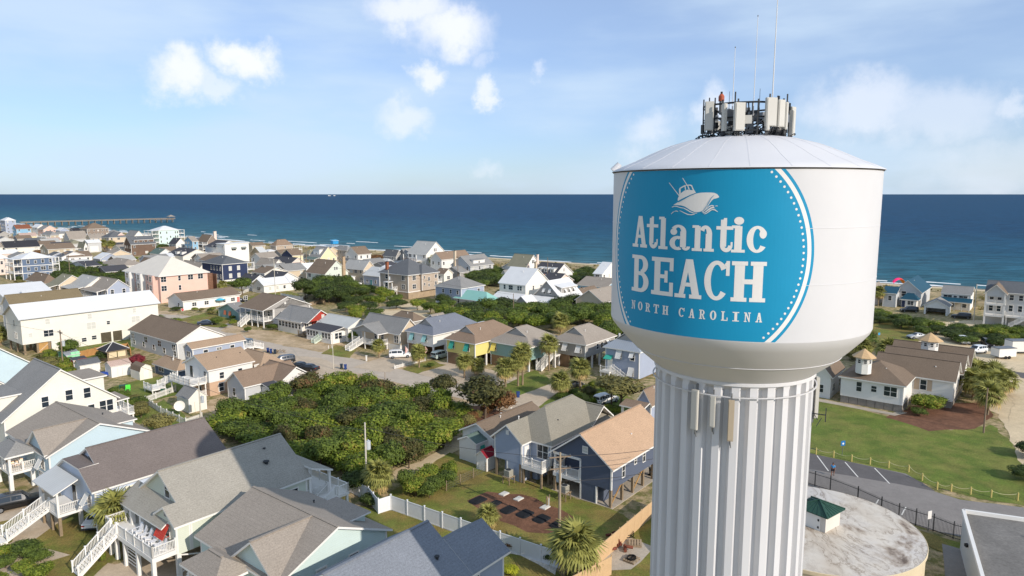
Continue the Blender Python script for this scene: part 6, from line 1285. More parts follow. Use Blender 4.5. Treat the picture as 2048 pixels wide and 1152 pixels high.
b = MB(); b.bar((.3, .2, .3), (2.6, .2, 2.1), .12); b.bar((5.5, .2, .3), (7.8, .2, 2.1), .12); h.build(b, 'cross_brace', [PINE]); h.vol(WM['slate2'], .05, .3, 2.0, 4.3, 0, 2.18); h.vol(WM['slate2'], 1.0, 5, 1.6, 4.4, 0, 2.17, trim=False)
h.win('R', 2.7, 3.0, .6, 1.4); h.win('R', 5.6, 3.7, .5, .8); h.win('R', 7.8, 3.3, .6, 1.4); h.win('R', 11.8, 3.2, .7, 1.5); h.win('L', 3.6 - .0, z + .9, .6, .7, gm=SHADE); h.ac(-1.3, 5.6, 1.0, 1); h.vent(7.6, 1.7, z + 1.2, .3)
b = MB(); b.box(-.05, W + 2, -.2, D + .2, .0, .06); h.build(b, 'concrete_slab', [CONC])
h = F('small white cottage with teal shutters and mauve-brown roof', (987, 876), 926, 1040, 3.3, 'X', 'white', roof='brown', rise=1.4, win=False, W=12)
h.win('L', h.D * .3, 1.0, .9, 1.3); h.vol(WM['white'], -2.2, -.05, 1.2, 4.2, 0, 2.8, gable='X', rise=.7); h.roof('X', RM['green'], -2.2, -.05, 1.2, 4.2, 2.8, .7, .2, name='porch_roof'); h.bahama('L', h.D * .8, 2.4, .9, 1.3, m=TEALS, out=.1); h.bahama('R', -1.0, 2.3, .8, 1.6, off=1.2, m=TEALS, out=.1); h.vent(5, h.D * .5, 4.4, .5)
shed('tiny white shed with dark red roof beneath the blue-grey house', (973, 915), 953, 992, 944, 'X', 'white', roofm('dark_red', (128, 34, 44)), .7)
# ---------------------------------------------------------------- right side
h = House('club_house', 'long low white building with brown hip roof on a block base', 'building', (1808, 771), 1683, 1832, 4, yb=826, rot=-1); z = h.ze
h.W = max(h.W, 7); BASE = mat('block_base', (138, 130, 120), .9, 'rough', .1)
h.vol(WM['white'], 0, h.W, 0, h.D, 1.25, z); h.roof('hip', RM['brown'], 0, h.W, 0, h.D, z, 2.3, .45); b = MB()
for k in range(7): y = k * h.D / 7; b.box(.1, h.W - .1, y + .03, y + h.D / 7 - .03, 0, 1.25)
h.build(b, 'block_base', [BASE]); h.win('L', h.D * .70, z - 2.2, .8, 1.6); h.win('L', h.D * .46, z - 1.9, .8, 1.0); h.win('L', h.D * .2, z - 2.2, 1.9, 1.6, style=1)
def cupola(h, x, y, z, r=1.25, hh=1.9):
 b = MB(); b.lathe([(r, z - 1.0), (r, z + hh)], 8, (x, y)); h.build(b, 'cupola', [WM['white']]); b = MB(); b.lathe([(r * 1.55, z + hh - .1), (r * 1.55, z + hh), (.05, z + hh + 1.35)], 8, (x, y)); h.build(b, 'cupola_roof', [metalm('copper', (196, 164, 122), 0)])
 for k in range(8):
  a = pi / 8 + k * pi / 4; f, g_ = window_meshes(.5, .6); o = link('window', f, h.root, (x + r * .93 * cos(a), y + r * .93 * sin(a), z + hh * .45), a + pi / 2); link('pane', g_, o)
x_, y_ = h.lp(1727, 733, z + 2.0); cupola(h, x_, y_, z + 1.9)
h.vent(h.W * .3, h.D * .35, z + 1.4, .3)
h = House('club_house', 'larger white building with three parallel brown gabled roofs and a cupola', 'building', (1908, 763), 1826, None, 4, yb=818, W=21, rot=-1); z = h.ze
h.vol(WM['white'], 0, h.W, 0, h.D, 1.2, z); b = MB(); b.box(.1, h.W - .1, .1, h.D - .1, 0, 1.2); h.build(b, 'block_base', [BASE])
for i in range(3):
 x0 = i * 7; h.roof('Y', RM['brown'], x0, x0 + 7, -.3 * i, h.D + 6, z + .01 * i, 2.5, .35); b = MB(); b.poly([(x0, -.02 - .3 * i, z - 2), (x0 + 7, -.02 - .3 * i, z - 2), (x0 + 7, -.02 - .3 * i, z), (x0 + 3.5, -.02 - .3 * i, z + 2.5), (x0, -.02 - .3 * i, z)]); h.build(b, 'gable_wall', [WM['white']])
h.vol(WM['white'], 0.05, h.W - .05, h.D + .03, h.D + 6, 0, z, trim=False)
h.win('L', 4.4, z - 2.2, .9, 1.7); b = MB(); b.box(-.05, 0, 3.1, 3.9, z - 2.3, z - .4); b.box(-.05, 0, 5.0, 5.8, z - 2.3, z - .4); h.build(b, 'shutter', [mat('shutter_tan', (186, 164, 140))]); h.win('R', 3.5, z - 2.2, 1, 1.5, n=3, step=7)
x_, y_ = h.lp(1859, 696, z + 2.6); cupola(h, x_, y_, z + 2.2, 1.4, 2.0); h.vent(2, h.D * .5, z + 1.4, .3)
h = F('small white outbuilding with brown gable roof beside the column', (1662, 752), 1628, 1686, (798,), 'X', 'white', 'brown', 1.6, name='outbuilding', cat='building')
h = F('pale grey beach house with teal metal roofs and two front wings', (1843, 585), 1787, 1861, (615,), 'X', 'lgrey', 'mblue', 3.4, win=False)
h.win('L', h.D * .62, h.ze - 1.6, 1.3, 1.6); h.win('L', h.D * .3, h.ze - 1.6, 1.3, 1.4, gm=SHADE); h.vol(WM['lgrey'], -5, -.05, h.D * .78, h.D + 2, 0, 4.4); h.roof('shedL', RMat('mblue', 'shedL'), -5, -.4, h.D * .78, h.D + 2, 4.4, 1.6, .3, name='wing_roof')
h.vol(WM['white'], -3, -.05, h.D * .1, h.D * .6, 0, 2.8); h.roof('hip', RMat('mblue', 'shedL'), -3, -.05, h.D * .05, h.D * .65, 2.8, 1.6, .3, name='wing_roof'); h.win('L', h.D * .3, 1, 1.6, 1.2, off=-3, style=1); h.door('L', h.D * .55, .1, off=-3, m=WM['navy']); h.win('L', h.D, 2.2, .9, 1.4, off=-5)
h = House('garage', 'white gabled double garage with wide dark open front', 'garage', (1896, 614), 1849, 1906, 3, yb=632); z = h.ze
h.W = 7; h.vol(WM['white'], .06, 7, 0, .3, 0, z); h.vol(WM['white'], .06, 7, h.D - .3, h.D, 0, z); h.vol(WM['lgrey'], 6.6, 6.9, .31, h.D - .31, 0, z, trim=False); b = MB(); b.poly([(0, h.D, z - .7), (0, 0, z - .7), (0, 0, z), (0, h.D / 2, z + 1.8), (0, h.D, z)]); h.build(b, 'gable_wall', [WM['white']]); h.roof('X', RM['grey'], 0, 7, 0, h.D, z, 1.8, .35)
b = MB(); b.box(0, .05, 0, .5, 0, z - .7); b.box(0, .05, h.D - .5, h.D, 0, z - .7); h.build(b, 'door_frame', [WHITE])
h = F('white two-storey beach house with dark navy lower roof band', (1942, 590), 1882, 1952, (622,), 'Y', 'white', 'grey', 1.8, win=False, W=9) if False else House('beach_house', 'white two-storey beach house with dark navy lower roof band', 'house', (1942, 590), 1883, None, 6, yb=622, W=9); z = h.ze
h.vol(WM['white']); h.roof('Y', RM['grey'], 0, 9, 0, h.D * .98, z, 1.9, .35); h.roof('shedL', RMat('mblue', 'shedL'), -2.4, -.1, -.3, h.D, 2.7, .9, .3, name='porch_roof'); h.piles([(-2.2, y * h.D / 4) for y in range(5)], 2.7, .1)
h.win('L', h.D * .25, z - 1.8, 2.2, 1.3, style=1); h.win('L', h.D * .52, z - 1.6, .9, 1.0); h.win('L', h.D * .78, z - 1.8, 2.2, 1.3, style=1); h.win('L', h.D * .2, .9, 1.2, 1.1); h.win('L', h.D * .6, .9, 1.2, 1.1); h.door('L', h.D * .42, .1)
h = House('beach_house', 'large pale grey three-storey beach house with turret porch at the right edge', 'house', (2110, 592), 1974, None, 6, yb=660, W=12); z = h.ze
h.vol(WM['lgrey'], trimmat=WHITE); h.roof('Y', RM['dgrey'], rise=2.4, ov=.5); d = h.D
h.vol(WM['lgrey'], -3.6, -.05, d * .72, d, 0, 2.6) if False else None
for k in (1, 2): h.deck(-4, -.05, d * .7, d, z * k / 3, posts=False); h.rail([((-3.9, d * .7, z * k / 3), (-3.9, d, z * k / 3)), ((-3.9, d * .7, z * k / 3), (-.1, d * .7, z * k / 3))], 1, step=.25)
h.piles([(-3.8, d * .71), (-3.8, d - .1)], z, .2); b = MB(); b.poly([(-3.9, d, z), (-3.9, d * .7, z), (-3.9, d * .85, z + 2.2)]); b.box(-3.95, -3.85, d * .7, d, z - .9, z); h.build(b, 'porch_gable', [WM['lgrey']]); h.roof('X', RM['brown'], -3.9, 3, d * .7, d, z + .05, 2.2, .4, name='porch_roof')
h.deck(-2.6, -.05, 0, d * .68, z / 3, t=.4); h.rail([((-2.5, .1, z / 3), (-2.5, d * .68, z / 3))], 1, step=.2); h.stairs((-3.4, d * .18, 0) if False else (-3.3, d * .62, 0), (-3.3, d * .36, z / 3), 1.4)
for u in (.12, .3, .48, .62): h.win('L', u * d, z - 2.0, .9, 1.4); h.win('L', u * d, z * 2 / 3 - 2.0, .9, 1.6)
for u in (.8, .92): h.win('L', u * d, z - 2.2, .9, 1.5); h.win('L', u * d, z * 2 / 3 - 2.3, .9, 1.6)
h = F('small gabled house with tan roof just right of the tank', (1758, 582), 1735, 1768, 4.5, 'X', 'palepink', 'taupe', 2.0)
# ---- covered reservoir, pump building, flat-roofed building
def circ3(a, b, c):
 ax, ay, bx, by, cx, cy = a.x, a.y, b.x, b.y, c.x, c.y; d = 2 * (ax * (by - cy) + bx * (cy - ay) + cx * (ay - by))
 ux = ((ax * ax + ay * ay) * (by - cy) + (bx * bx + by * by) * (cy - ay) + (cx * cx + cy * cy) * (ay - by)) / d
 uy = ((ax * ax + ay * ay) * (cx - bx) + (bx * bx + by * by) * (ax - cx) + (cx * cx + cy * cy) * (bx - ax)) / d
 return ux, uy, hypot(ax - ux, ay - uy)
ZT_ = 4.6; cx_, cy_, cr_ = circ3(G(1622, 973, ZT_), G(1825, 1049, ZT_), G(1840, 1129, ZT_))
res = thing('water_reservoir', 'round concrete reservoir with dirty white roof at the foot of the tower', 'water tank', (cx_, cy_, 0))
m = bpy.data.materials.new('stained_roof'); m.use_nodes = True; t = m.node_tree; n = t.nodes; l = t.links; bb = n['Principled BSDF']; bb.inputs['Roughness'].default_value = .8
tcn = n.new('ShaderNodeTexCoord'); mp_ = n.new('ShaderNodeMapping'); mp_.inputs['Rotation'].default_value = (0, 0, .9); mp_.inputs['Scale'].default_value = (1, .62, 1); l.new(tcn.outputs['Object'], mp_.inputs[0])
def N2(t_, **k):
 q = n.new(t_)
 for a, v in k.items(): q.inputs[a].default_value = v
 return q
def ramp(v, *st):
 q = n.new('ShaderNodeValToRGB'); l.new(v, q.inputs[0]); e = q.color_ramp.elements; e[0].position, e[0].color = st[0][0], (*st[0][1], 1); e[1].position, e[1].color = st[-1][0], (*st[-1][1], 1)
 for p_, c_ in st[1:-1]: x = e.new(p_); x.color = (*c_, 1)
 return q.outputs[0]
def mulc(a, b_, f=1.0):
 q = n.new('ShaderNodeMix'); q.data_type = 'RGBA'; q.blend_type = 'MULTIPLY'; q.inputs['Factor'].default_value = f; l.new(a, q.inputs['A']); l.new(b_, q.inputs['B']); return q.outputs['Result']
W1 = (1, 1, 1)
a1 = N2('ShaderNodeTexNoise', Scale=.23, Detail=10, Roughness=.66, Distortion=.5); l.new(mp_.outputs[0], a1.inputs['Vector'])
a2 = N2('ShaderNodeTexNoise', Scale=.9, Detail=9, Roughness=.7, Distortion=.8); l.new(mp_.outputs[0], a2.inputs['Vector'])
a3 = N2('ShaderNodeTexNoise', Scale=.12, Detail=5, Roughness=.6); l.new(tcn.outputs['Object'], a3.inputs['Vector'])
base = ramp(a3.outputs['Fac'], (.35, (.54, .46, .36)), (.5, (.62, .56, .47)), (.65, (.56, .52, .47)))
vein = ramp(a1.outputs['Fac'], (.485, W1), (.497, (.58, .53, .49)), (.502, (.60, .55, .51)), (.512, (.88, .86, .84)), (.56, W1))
blot = ramp(a1.outputs['Fac'], (.33, (.26, .21, .18)), (.38, (.66, .60, .55)), (.44, W1)); fine = ramp(a2.outputs['Fac'], (.40, (.62, .58, .55)), (.47, W1), (.5, (.7, .67, .64)), (.515, W1))
l.new(mulc(mulc(mulc(base, vein), blot), fine, .45), bb.inputs['Base Color'])
b = MB(); b.lathe([(cr_, ZT_ - .02), (cr_ * .5, ZT_ + .22), (.02, ZT_ + .35)], 96); b.build('reservoir_roof', [m], res, smooth=True)
b = MB(); b.lathe([(cr_ - .12, 0), (cr_ - .12, ZT_ - .35), (cr_ + .03, ZT_ - .34), (cr_ + .03, ZT_ - .03), (cr_ - .02, ZT_ + .0)], 96); b.build('reservoir_wall', [mat('reservoir_cream', (206, 190, 158), .8, var=.08)], res)
hx, hy = G(1668, 1062, ZT_ + .2).x - cx_, G(1668, 1062, ZT_ + .2).y - cy_
hb = MB(); Mx = Matrix.Translation((G(1650, 1068, ZT_ + .2).x - cx_, G(1650, 1068, ZT_ + .2).y - cy_, ZT_)) @ Matrix.Rotation(GRID - .25, 4, 'Z')
hb.box(0, 2.6, 0, 2.8, 0, 1.9, 0, Mx); hb.build('hatch_house_wall', [mat('hatch_wall', (208, 200, 188), .8, 'board', .1)], res)
hb = MB(); A = [Mx @ Vector(q) for q in ((-.3, -.3, 1.9), (2.9, -.3, 1.9), (2.9, 3.1, 1.9), (-.3, 3.1, 1.9))]; P_ = Mx @ Vector((1.3, 1.4, 2.65))
for i in range(4): hb.slab([tuple(A[i]), tuple(A[(i + 1) % 4]), tuple(P_)], .08, 0, 0)
hb.build('hatch_house_roof', [metalm('dgreen', (44, 76, 64), 0)], res)
hb = MB()
for i in range(4): hb.bar(A[i] + Vector((0, 0, .05)), P_ + Vector((0, 0, .05)), .1)
for i in range(4):
 for k in range(1, 7): q = A[i].lerp(A[(i + 1) % 4], k / 7); w_ = 1 - abs(k / 7 - .5) * 2; hb.bar(q + Vector((0, 0, .02)), q.lerp(P_, 0).lerp((A[i].lerp(A[(i + 1) % 4], .5)).lerp(P_, 1), w_ * .98) + Vector((0, 0, .02)), .04)
hb.build('roof_seam', [metalm('dgreen', (44, 76, 64), 0)], res)
hb = MB(); hb.box(-.05, 0, .5, 1.9, .15, 1.75, 0, Mx); hb.build('hatch_door', [WHITE], res)
hb = MB(); hb.box(-.09, -.05, .6, .75, .5, .7, 0, Mx); hb.box(-.09, -.05, .6, .75, 1.2, 1.4, 0, Mx); hb.build('door_hinge', [DARK], res)
q0 = G(1927, 1020, 4.2); u1 = (G(2048, 1037, 4.2) - q0).normalized(); u2 = (G(1965, 1152, 4.2) - q0).normalized(); u1.z = u2.z = 0
fb = thing('flat_roofed_building', 'flat-roofed building with grey roof and white parapet in the bottom right corner', 'building', (q0.x, q0.y, 0))
def par(name, pts, m, z0, z1, parent):
 b = MB(); lo = [(p.x, p.y, z0) for p in pts]; hi = [(p.x, p.y, z1) for p in pts]; b.poly(hi); b.poly(lo[::-1])
 for i in range(len(pts)): j = (i + 1) % len(pts); b.poly([lo[i], lo[j], hi[j], hi[i]])
 me = b.mesh(name, [m]); bm = bmesh.new(); bm.from_mesh(me); bmesh.ops.remove_doubles(bm, verts=bm.verts, dist=1e-4); bmesh.ops.recalc_face_normals(bm, faces=bm.faces); bm.to_mesh(me); bm.free(); return link(name, me, parent)
V0 = Vector((0, 0, 0)); L1, L2 = 16, 18; par('wall', [V0, u1 * L1, u1 * L1 + u2 * L2, u2 * L2], mat('parapet_grey', (196, 196, 192), .8, var=.05), 0, 3.9, fb)
i1 = .28; par('roof', [u1 * i1 + u2 * i1, u1 * (L1 - i1) + u2 * i1, u1 * (L1 - i1) + u2 * (L2 - i1), u1 * i1 + u2 * (L2 - i1)], mat('roof_gravel_grey', (120, 116, 110), .9, 'rough', .14, scale=.5), 3.85, 3.95, fb)
b = MB(); P4 = [V0, u1 * L1, u1 * L1 + u2 * L2, u2 * L2]
for i in range(4): b.bar(P4[i] + Vector((0, 0, 4.1)), P4[(i + 1) % 4] + Vector((0, 0, 4.1)), .3, .35)
b.build('parapet', [WHITE], fb); b = MB(); b.cyl((u1 * 5 + u2 * 4) + Vector((0, 0, 3.9)), (u1 * 5 + u2 * 4) + Vector((0, 0, 4.3)), .12); b.build('vent_pipe', [WHITE], fb)
b = MB(); c_ = u2 * 5 - u1 * .12; b.box(c_.x - .15, c_.x + .15, c_.y - .15, c_.y + .15, 2.6, 2.9); b.build('wall_lamp', [DARK], fb)
# ---------------------------------------------------------------- vehicles
_cars = {}
def paint(name, rgb):
 m = mat('car_' + name, rgb, .3, var=.01, spec=.5); m.node_tree.nodes['Principled BSDF'].inputs['Coat Weight'].default_value = .5; return m
def car_parts(kind):
 """cross-sections along x (front at +x): (x, half width, z low, z belt, z top, half width of top)"""
 if kind in _cars: return _cars[kind]
 if kind == 'suv': Ln, W, H, prof = 4.9, .96, 1.78, [(-2.45, .82, .45, 1.0, 1.02, .78), (-2.38, .92, .32, 1.08, 1.62, .70), (-1.9, .96, .28, 1.12, 1.76, .72), (-.6, .96, .27, 1.10, 1.79, .74), (.45, .96, .27, 1.08, 1.73, .72), (1.15, .96, .27, 1.05, 1.10, .80), (2.05, .94, .28, .98, 1.0, .78), (2.40, .86, .34, .82, .84, .74), (2.47, .78, .42, .70, .71, .70)]
 elif kind == 'pickup': Ln, W, H, prof = 5.6, .98, 1.85, [(-2.8, .92, .5, 1.1, 1.11, .88), (-2.75, .97, .42, 1.14, 1.15, .90), (-.75, .97, .36, 1.14, 1.15, .90), (-.65, .97, .34, 1.14, 1.82, .74), (.5, .97, .34, 1.12, 1.84, .74), (1.25, .97, .34, 1.10, 1.14, .82), (2.5, .96, .36, 1.05, 1.07, .82), (2.78, .88, .42, .85, .86, .78), (2.82, .84, .5, .75, .76, .74)]
 else: Ln, W, H, prof = 4.7, .90, 1.45, [(-2.35, .80, .42, .90, .92, .74), (-2.28, .86, .3, .96, .98, .74), (-1.6, .90, .24, .98, 1.02, .70), (-.95, .90, .22, .96, 1.38, .62), (.2, .90, .22, .94, 1.43, .62), (1.05, .90, .22, .92, .98, .70), (1.95, .88, .24, .82, .84, .70), (2.28, .82, .3, .68, .70, .68), (2.35, .76, .38, .58, .59, .62)]
 b = MB(); rows = []
 for (x, w, z0, zb, zt, wt) in prof:
  k = len(b.v); pts = [(w * .9, z0), (w, z0 + .2), (w, zb - .15), (w * .95, zb), (wt, zt), (wt * .6, zt + .03)]
  for y, z in pts: b.v.append((x, y, z))
  for y, z in pts[::-1]: b.v.append((x, -y, z))
  rows.append(k)
 n = 12
 for ra, rb, pa, pb in zip(rows, rows[1:], prof, prof[1:]):
  for i in range(n): j = (i + 1) % n; b.f.append((ra + i, rb + i, rb + j, ra + j)); b.mi.append(0)
 b.f.append(tuple(rows[0] + i for i in range(n))); b.mi.append(0); b.f.append(tuple(rows[-1] + i for i in range(n))[::-1]); b.mi.append(0)
 body = b
 g = MB(); e = .012
 def side(x0, x1, pa, pb, s, f0=.12, f1=.86):
  def P(p, x, f): w = p[1] * .95 + (p[5] - p[1] * .95) * f; return (x, s * (w + e), p[3] + (p[4] - p[3]) * f)
  q = [P(pa, x0, f0), P(pb, x1, f0), P(pb, x1, f1), P(pa, x0, f1)]; g.poly(q if s < 0 else q[::-1])
 tall = [p for p in prof if p[4] - p[3] > .3]
 for s in (-1, 1):
  for pa, pb in zip(tall, tall[1:]): side(pa[0] + .05, pb[0] - .05, pa, pb, s)
 a, c = tall[-1], prof[prof.index(tall[-1]) + 1]    # windscreen
 def mixp(p, q, t, off=.02): return (p[0] + (q[0] - p[0]) * t, (p[5] + (q[5] - p[5]) * t) * .88, p[4] + (q[4] - p[4]) * t + .04 + off)
 p0, p1 = mixp(a, c, .08), mixp(a, c, .9); g.poly([(p0[0], -p0[1], p0[2]), (p1[0], -p1[1], p1[2]), (p1[0], p1[1], p1[2]), (p0[0], p0[1], p0[2])])
 a, c = tall[0], prof[prof.index(tall[0]) - 1]; p0, p1 = mixp(a, c, .08), mixp(a, c, .85)
 if kind == 'suv': p0 = (tall[0][0] - .03, .66, tall[0][4] - .08); p1 = (-2.47, .74, 1.12)
 g.poly([(p0[0], -p0[1], p0[2]), (p0[0], p0[1], p0[2]), (p1[0], p1[1], p1[2]), (p1[0], -p1[1], p1[2])])
 wh = MB(); wh.cyl((0, -.12, 0), (0, .12, 0), .36, n=18); rim = MB(); rim.cyl((0, -.135, 0), (0, .135, 0), .22, n=12)
 hl = MB(); hl.box(-.06, .06, -.16, .16, -.07, .07)
 _cars[kind] = (body, g.mesh('window_glass', [GLASS]), wh.mesh('tyre', [BLACK]), rim.mesh('rim', [GREY]), hl, Ln, prof); return _cars[kind]
def car(label, px, heading, kind, rgb, name=None, group=None, world=None):
 body, gl, ty, rm, hl, Ln, prof = car_parts(kind); p = world or G(*px)
 t = thing(name or {'suv': 'parked_suv', 'pickup': 'pickup_truck', 'sedan': 'parked_car'}[kind], label, {'suv': 'car', 'pickup': 'truck', 'sedan': 'car'}[kind], (p.x, p.y, .02), radians(heading), group)
 pm = paint('%d_%d_%d' % rgb, rgb); me = body.mesh('body', [pm]); me.polygons.foreach_set('use_smooth', [True] * len(me.polygons))
 try: me.set_sharp_from_angle(angle=radians(35))
 except Exception: pass
 link('body', me, t); link('window_glass', gl, t); wx = prof[-1][0] - .85
 for x in (-wx, wx):
  for y in (-.84, .84): w = link('wheel', ty, t, (x, y, .36)); link('rim', rm, w)
 for x, nm, mm in ((prof[-2][0] + .02, 'headlight', mat('lamp_clear', (220, 220, 215), .2)), (prof[0][0] + .05, 'tail_light', mat('lamp_red', (150, 20, 18), .3))):
  z = prof[-2][3] - .12 if nm == 'headlight' else prof[0][3] - .12
  me2 = hl.mesh(nm, [mm])
  for y in (-.66, .66): link(nm, me2, t, (x, y, z))
 b = MB(); x1 = prof[-1][0]; b.box(x1 - .1, x1 + .04, -.8, .8, .3, .48); b.box(prof[0][0] - .05, prof[0][0] + .1, -.82, .82, .35, .55); b.build('bumper', [DARK], t)
 b = MB()
 for y in (-1, 1): b.box(.75, .9, y * 1.0 - .1, y * 1.0 + .1, 1.0, 1.14)
 b.build('wing_mirror', [DARK], t); return t
car('glossy black full-size SUV parked on the drive of the pale blue house', (36, 1014), 38, 'suv', (18, 18, 20))
car('white SUV parked in front of the beige gabled house', (800, 715), 12, 'suv', (232, 230, 226))
car('dark teal boxy SUV parked beside the duplex annexe', (485, 693), 200, 'suv', (50, 76, 88))
car('black SUV with round tail parked by the two-tone house', (566, 727), 215, 'suv', (30, 34, 38))
car('black sedan parked at the thicket edge behind the brown-roofed cottage', (598, 737), 160, 'sedan', (26, 28, 32))
car('dark sedan behind the rightmost end of the brown-roofed cottage', (616, 741), 160, 'sedan', (34, 36, 40))
car('white SUV parked under the spreading tree near the column', (1212, 806), 40, 'suv', (228, 226, 222))
car('silver car parked beneath the white raised house with pale teal shutters', (882, 716), 52, 'suv', (176, 190, 186))
car('dark convertible in the shade behind the palms by the slate cottage', (1143, 775), 30, 'sedan', (44, 46, 46))
car('small dark car parked beside a round bush near the cross street', (413, 650), 20, 'sedan', (40, 50, 66))
car('white saloon parked under the ice blue raised house', (198, 1046), 100, 'sedan', (226, 226, 224))
car('dark blue car in the yard behind the small mint green house', (480, 604), 30, 'sedan', (34, 44, 60))
car('white car beside the grey house wall left of the shingle mansion', (712, 570), 10, 'sedan', (224, 222, 218))
car('silver convertible with open black top on the sandy lot', (1833, 677), 190, 'sedan', (168, 170, 170))
car('white pickup truck facing the camera on the sandy lot', (1924, 686), 255, 'pickup', (228, 228, 226))
car('dark red-brown SUV parked right of the white pickup', (1975, 692), 250, 'suv', (60, 44, 44))
car('white crossover parked behind the three-gabled building', (1953, 706), 200, 'suv', (226, 226, 224))
car('black car in front of the teal-roofed beach house', (1818, 624), 170, 'suv', (24, 26, 28))
car('black hatchback parked right of the double garage', (1922, 637), 150, 'suv', (30, 32, 34))
car('white car on the lane beneath the pale house with brown roof', (887, 556), 30, 'sedan', (220, 218, 214))
# trailers
p = G(2006, 716); t = thing('cargo_trailer', 'small white enclosed cargo trailer on the sandy lot', 'trailer', p, radians(10))
b = MB(); b.box(-2.2, 2.2, -1.1, 1.1, .5, 2.4); b.build('body', [WHITE], t); b = MB(); b.box(-2.24, 2.24, -1.14, 1.14, 2.3, 2.44); b.box(-2.22, -2.1, -1.12, 1.12, .5, .62); b.build('trim', [GREY], t)
b = MB(); b.bar((2.2, -.6, .55), (3.4, 0, .55), .08); b.bar((2.2, .6, .55), (3.4, 0, .55), .08); b.build('drawbar', [DARK], t); w = MB(); w.cyl((0, -.1, 0), (0, .1, 0), .36, n=14); wm = w.mesh('wheel', [BLACK])
for x in (-.5, .4):
 for y in (-1.15, 1.15): link('wheel', wm, t, (x, y, .36))
p = G(2052, 706); t = thing('box_trailer', 'long white flat-topped box trailer cut by the right edge', 'trailer', p, radians(0))
b = MB(); b.box(-4.2, 5, -1.3, 1.3, .6, 3.0); b.build('body', [WHITE], t); b = MB(); b.box(-4.25, 5.05, -1.35, 1.35, 2.95, 3.08); b.box(-4.0, 4.8, -1.0, 1.0, .35, .6); b.build('frame', [GREY], t)
for x in (1, 2):
 for y in (-1.2, 1.2): link('wheel', wm, t, (x, y, .36))
# ---------------------------------------------------------------- bins
def bin_(label, px, rgb, rz=.3):
 p = G(*px); t = thing('wheelie_bin', label, 'bin', p, rz); m = mat('bin_%d_%d' % (rgb[0], rgb[2]), rgb, .5, var=.05)
 b = MB(); b.lathe([(.30, .06), (.38, 1.0)], 4); o = b.build('body', [m], t); o.rotation_euler = (0, 0, pi / 4)
 b = MB(); b.box(-.31, .31, -.32, .30, 1.0, 1.07); b.box(-.25, .25, .3, .36, .94, 1.0); b.build('lid', [m], t)
 b = MB(); b.cyl((-.32, .25, .12), (-.22, .25, .12), .12, n=10); b.cyl((.22, .25, .12), (.32, .25, .12), .12, n=10); b.build('wheel', [BLACK], t)
B1, B2 = (36, 62, 118), (34, 48, 62)
for lab, px, c in (('blue wheelie bin left of the black bin at the duplex kerb', (536, 705), B1), ('blue wheelie bin with raised lid beside a heap at the duplex kerb', (542, 707), B1), ('dark slate wheelie bin next to the brush heap at the duplex kerb', (550, 708), B2),
 ('dark wheelie bin beside the thin street pole', (683, 738), B2), ('blue wheelie bin right of the thin street pole', (691, 739), B1), ('dark blue wheelie bin at the end of the brown driveway', (882, 762), B2), ('blue wheelie bin touching the dark bin on the brown driveway', (887, 764), B1),
 ('round blue bin at the edge of the palm lawn', (1036, 795), B1), ('black wheelie bin under the slate blue raised house', (1303, 952), (30, 32, 36))): bin_(lab, px, c)
# ---------------------------------------------------------------- poles and wires
POLE = mat('pole_wood', (136, 118, 98), .9, 'rough', .12); POLEC = mat('pole_concrete', (196, 188, 172), .85, 'rough', .06)
def solve_z(px, base):
 p = G(*base); lo, hi = 0., 30.
 for _ in range(40):
  mid = (lo + hi) / 2
  if PX((p.x, p.y, mid))[1] > px: lo = mid
  else: hi = mid
 return p, lo
def pole(label, base, top, arms=1, trans=False, m=None, r=.15, rz=None, name='utility_pole', cat='utility pole'):
 p, h = solve_z(top, base); t = thing(name, label, cat, p, GRID if rz is None else rz); b = MB(); b.cyl((0, 0, 0), (0, 0, h), r, r * .65, 10); b.build('pole', [m or POLE], t)
 for k in range(arms):
  z = h - .5 - k * 1.3; b = MB(); b.box(-.06, .06, -1.2, 1.2, z - .06, z + .06); b.bar((0, -.7, z), (0, 0, z - .6), .04); b.bar((0, .7, z), (0, 0, z - .6), .04); b.build('crossarm', [POLE], t)
  b = MB()
  for y in (-1.1, -.5, .5, 1.1): b.cyl((0, y, z + .06), (0, y, z + .25), .05, .03, 6)
  b.build('insulator', [GREY], t)
 if trans: b = MB(); b.cyl((.4, 0, h - 3.4), (.4, 0, h - 2.4), .3, n=14); b.cyl((.4, 0, h - 2.4), (.4, 0, h - 2.2), .08, n=6); b.box(.05, .3, -.05, .05, h - 3.2, h - 3.1); b.build('transformer', [mat('transformer_grey', (180, 184, 184), .5)], t)
 return p, h
P_ = {}
P_['a'] = pole('weathered pole with transformer and crossarms before the blue-grey raised house', (1119, 1056), 905, 2, True, m=mat('pole_bleached', (158, 142, 120), .9, 'rough', .12), r=.17, rz=GRID + .9)
P_['b'] = pole('slim pale pole with a transformer rising from the thicket by the white fence', (734, 992), 845, 0, True, POLEC, .13)
P_['c'] = pole('wooden pole standing before the long cream block', (127, 741), 660, 1, True)
P_['d'] = pole('pale pole with grey transformer beside the beige shed', (402, 842), 765, 0, True, POLEC, .13)
P_['e'] = pole('slender grey pole at the far kerb of the street before the white cottage', (667, 738), 668, 0, m=POLEC, r=.08)
P_['f'] = pole('tall pole before the white metal-roofed cottage', (551, 594), 517, 0, True, POLEC, .13)
P_['g'] = pole('pole left of the pale green chimney house', (614, 548), 495, 1, m=POLE)
P_['h'] = pole('pole behind the tall stone chimney', (676, 532), 503, 1)
P_['i'] = pole('pole with crossarm above the shingle mansion roof', (790, 530), 500, 1)
P_['j'] = pole('pole against the left wall of the shingle mansion', (778, 598), 540, 0, True, POLEC, .13)
P_['k'] = pole('pole rising behind the blue-grey hip-roofed house', (916, 560), 512, 1)
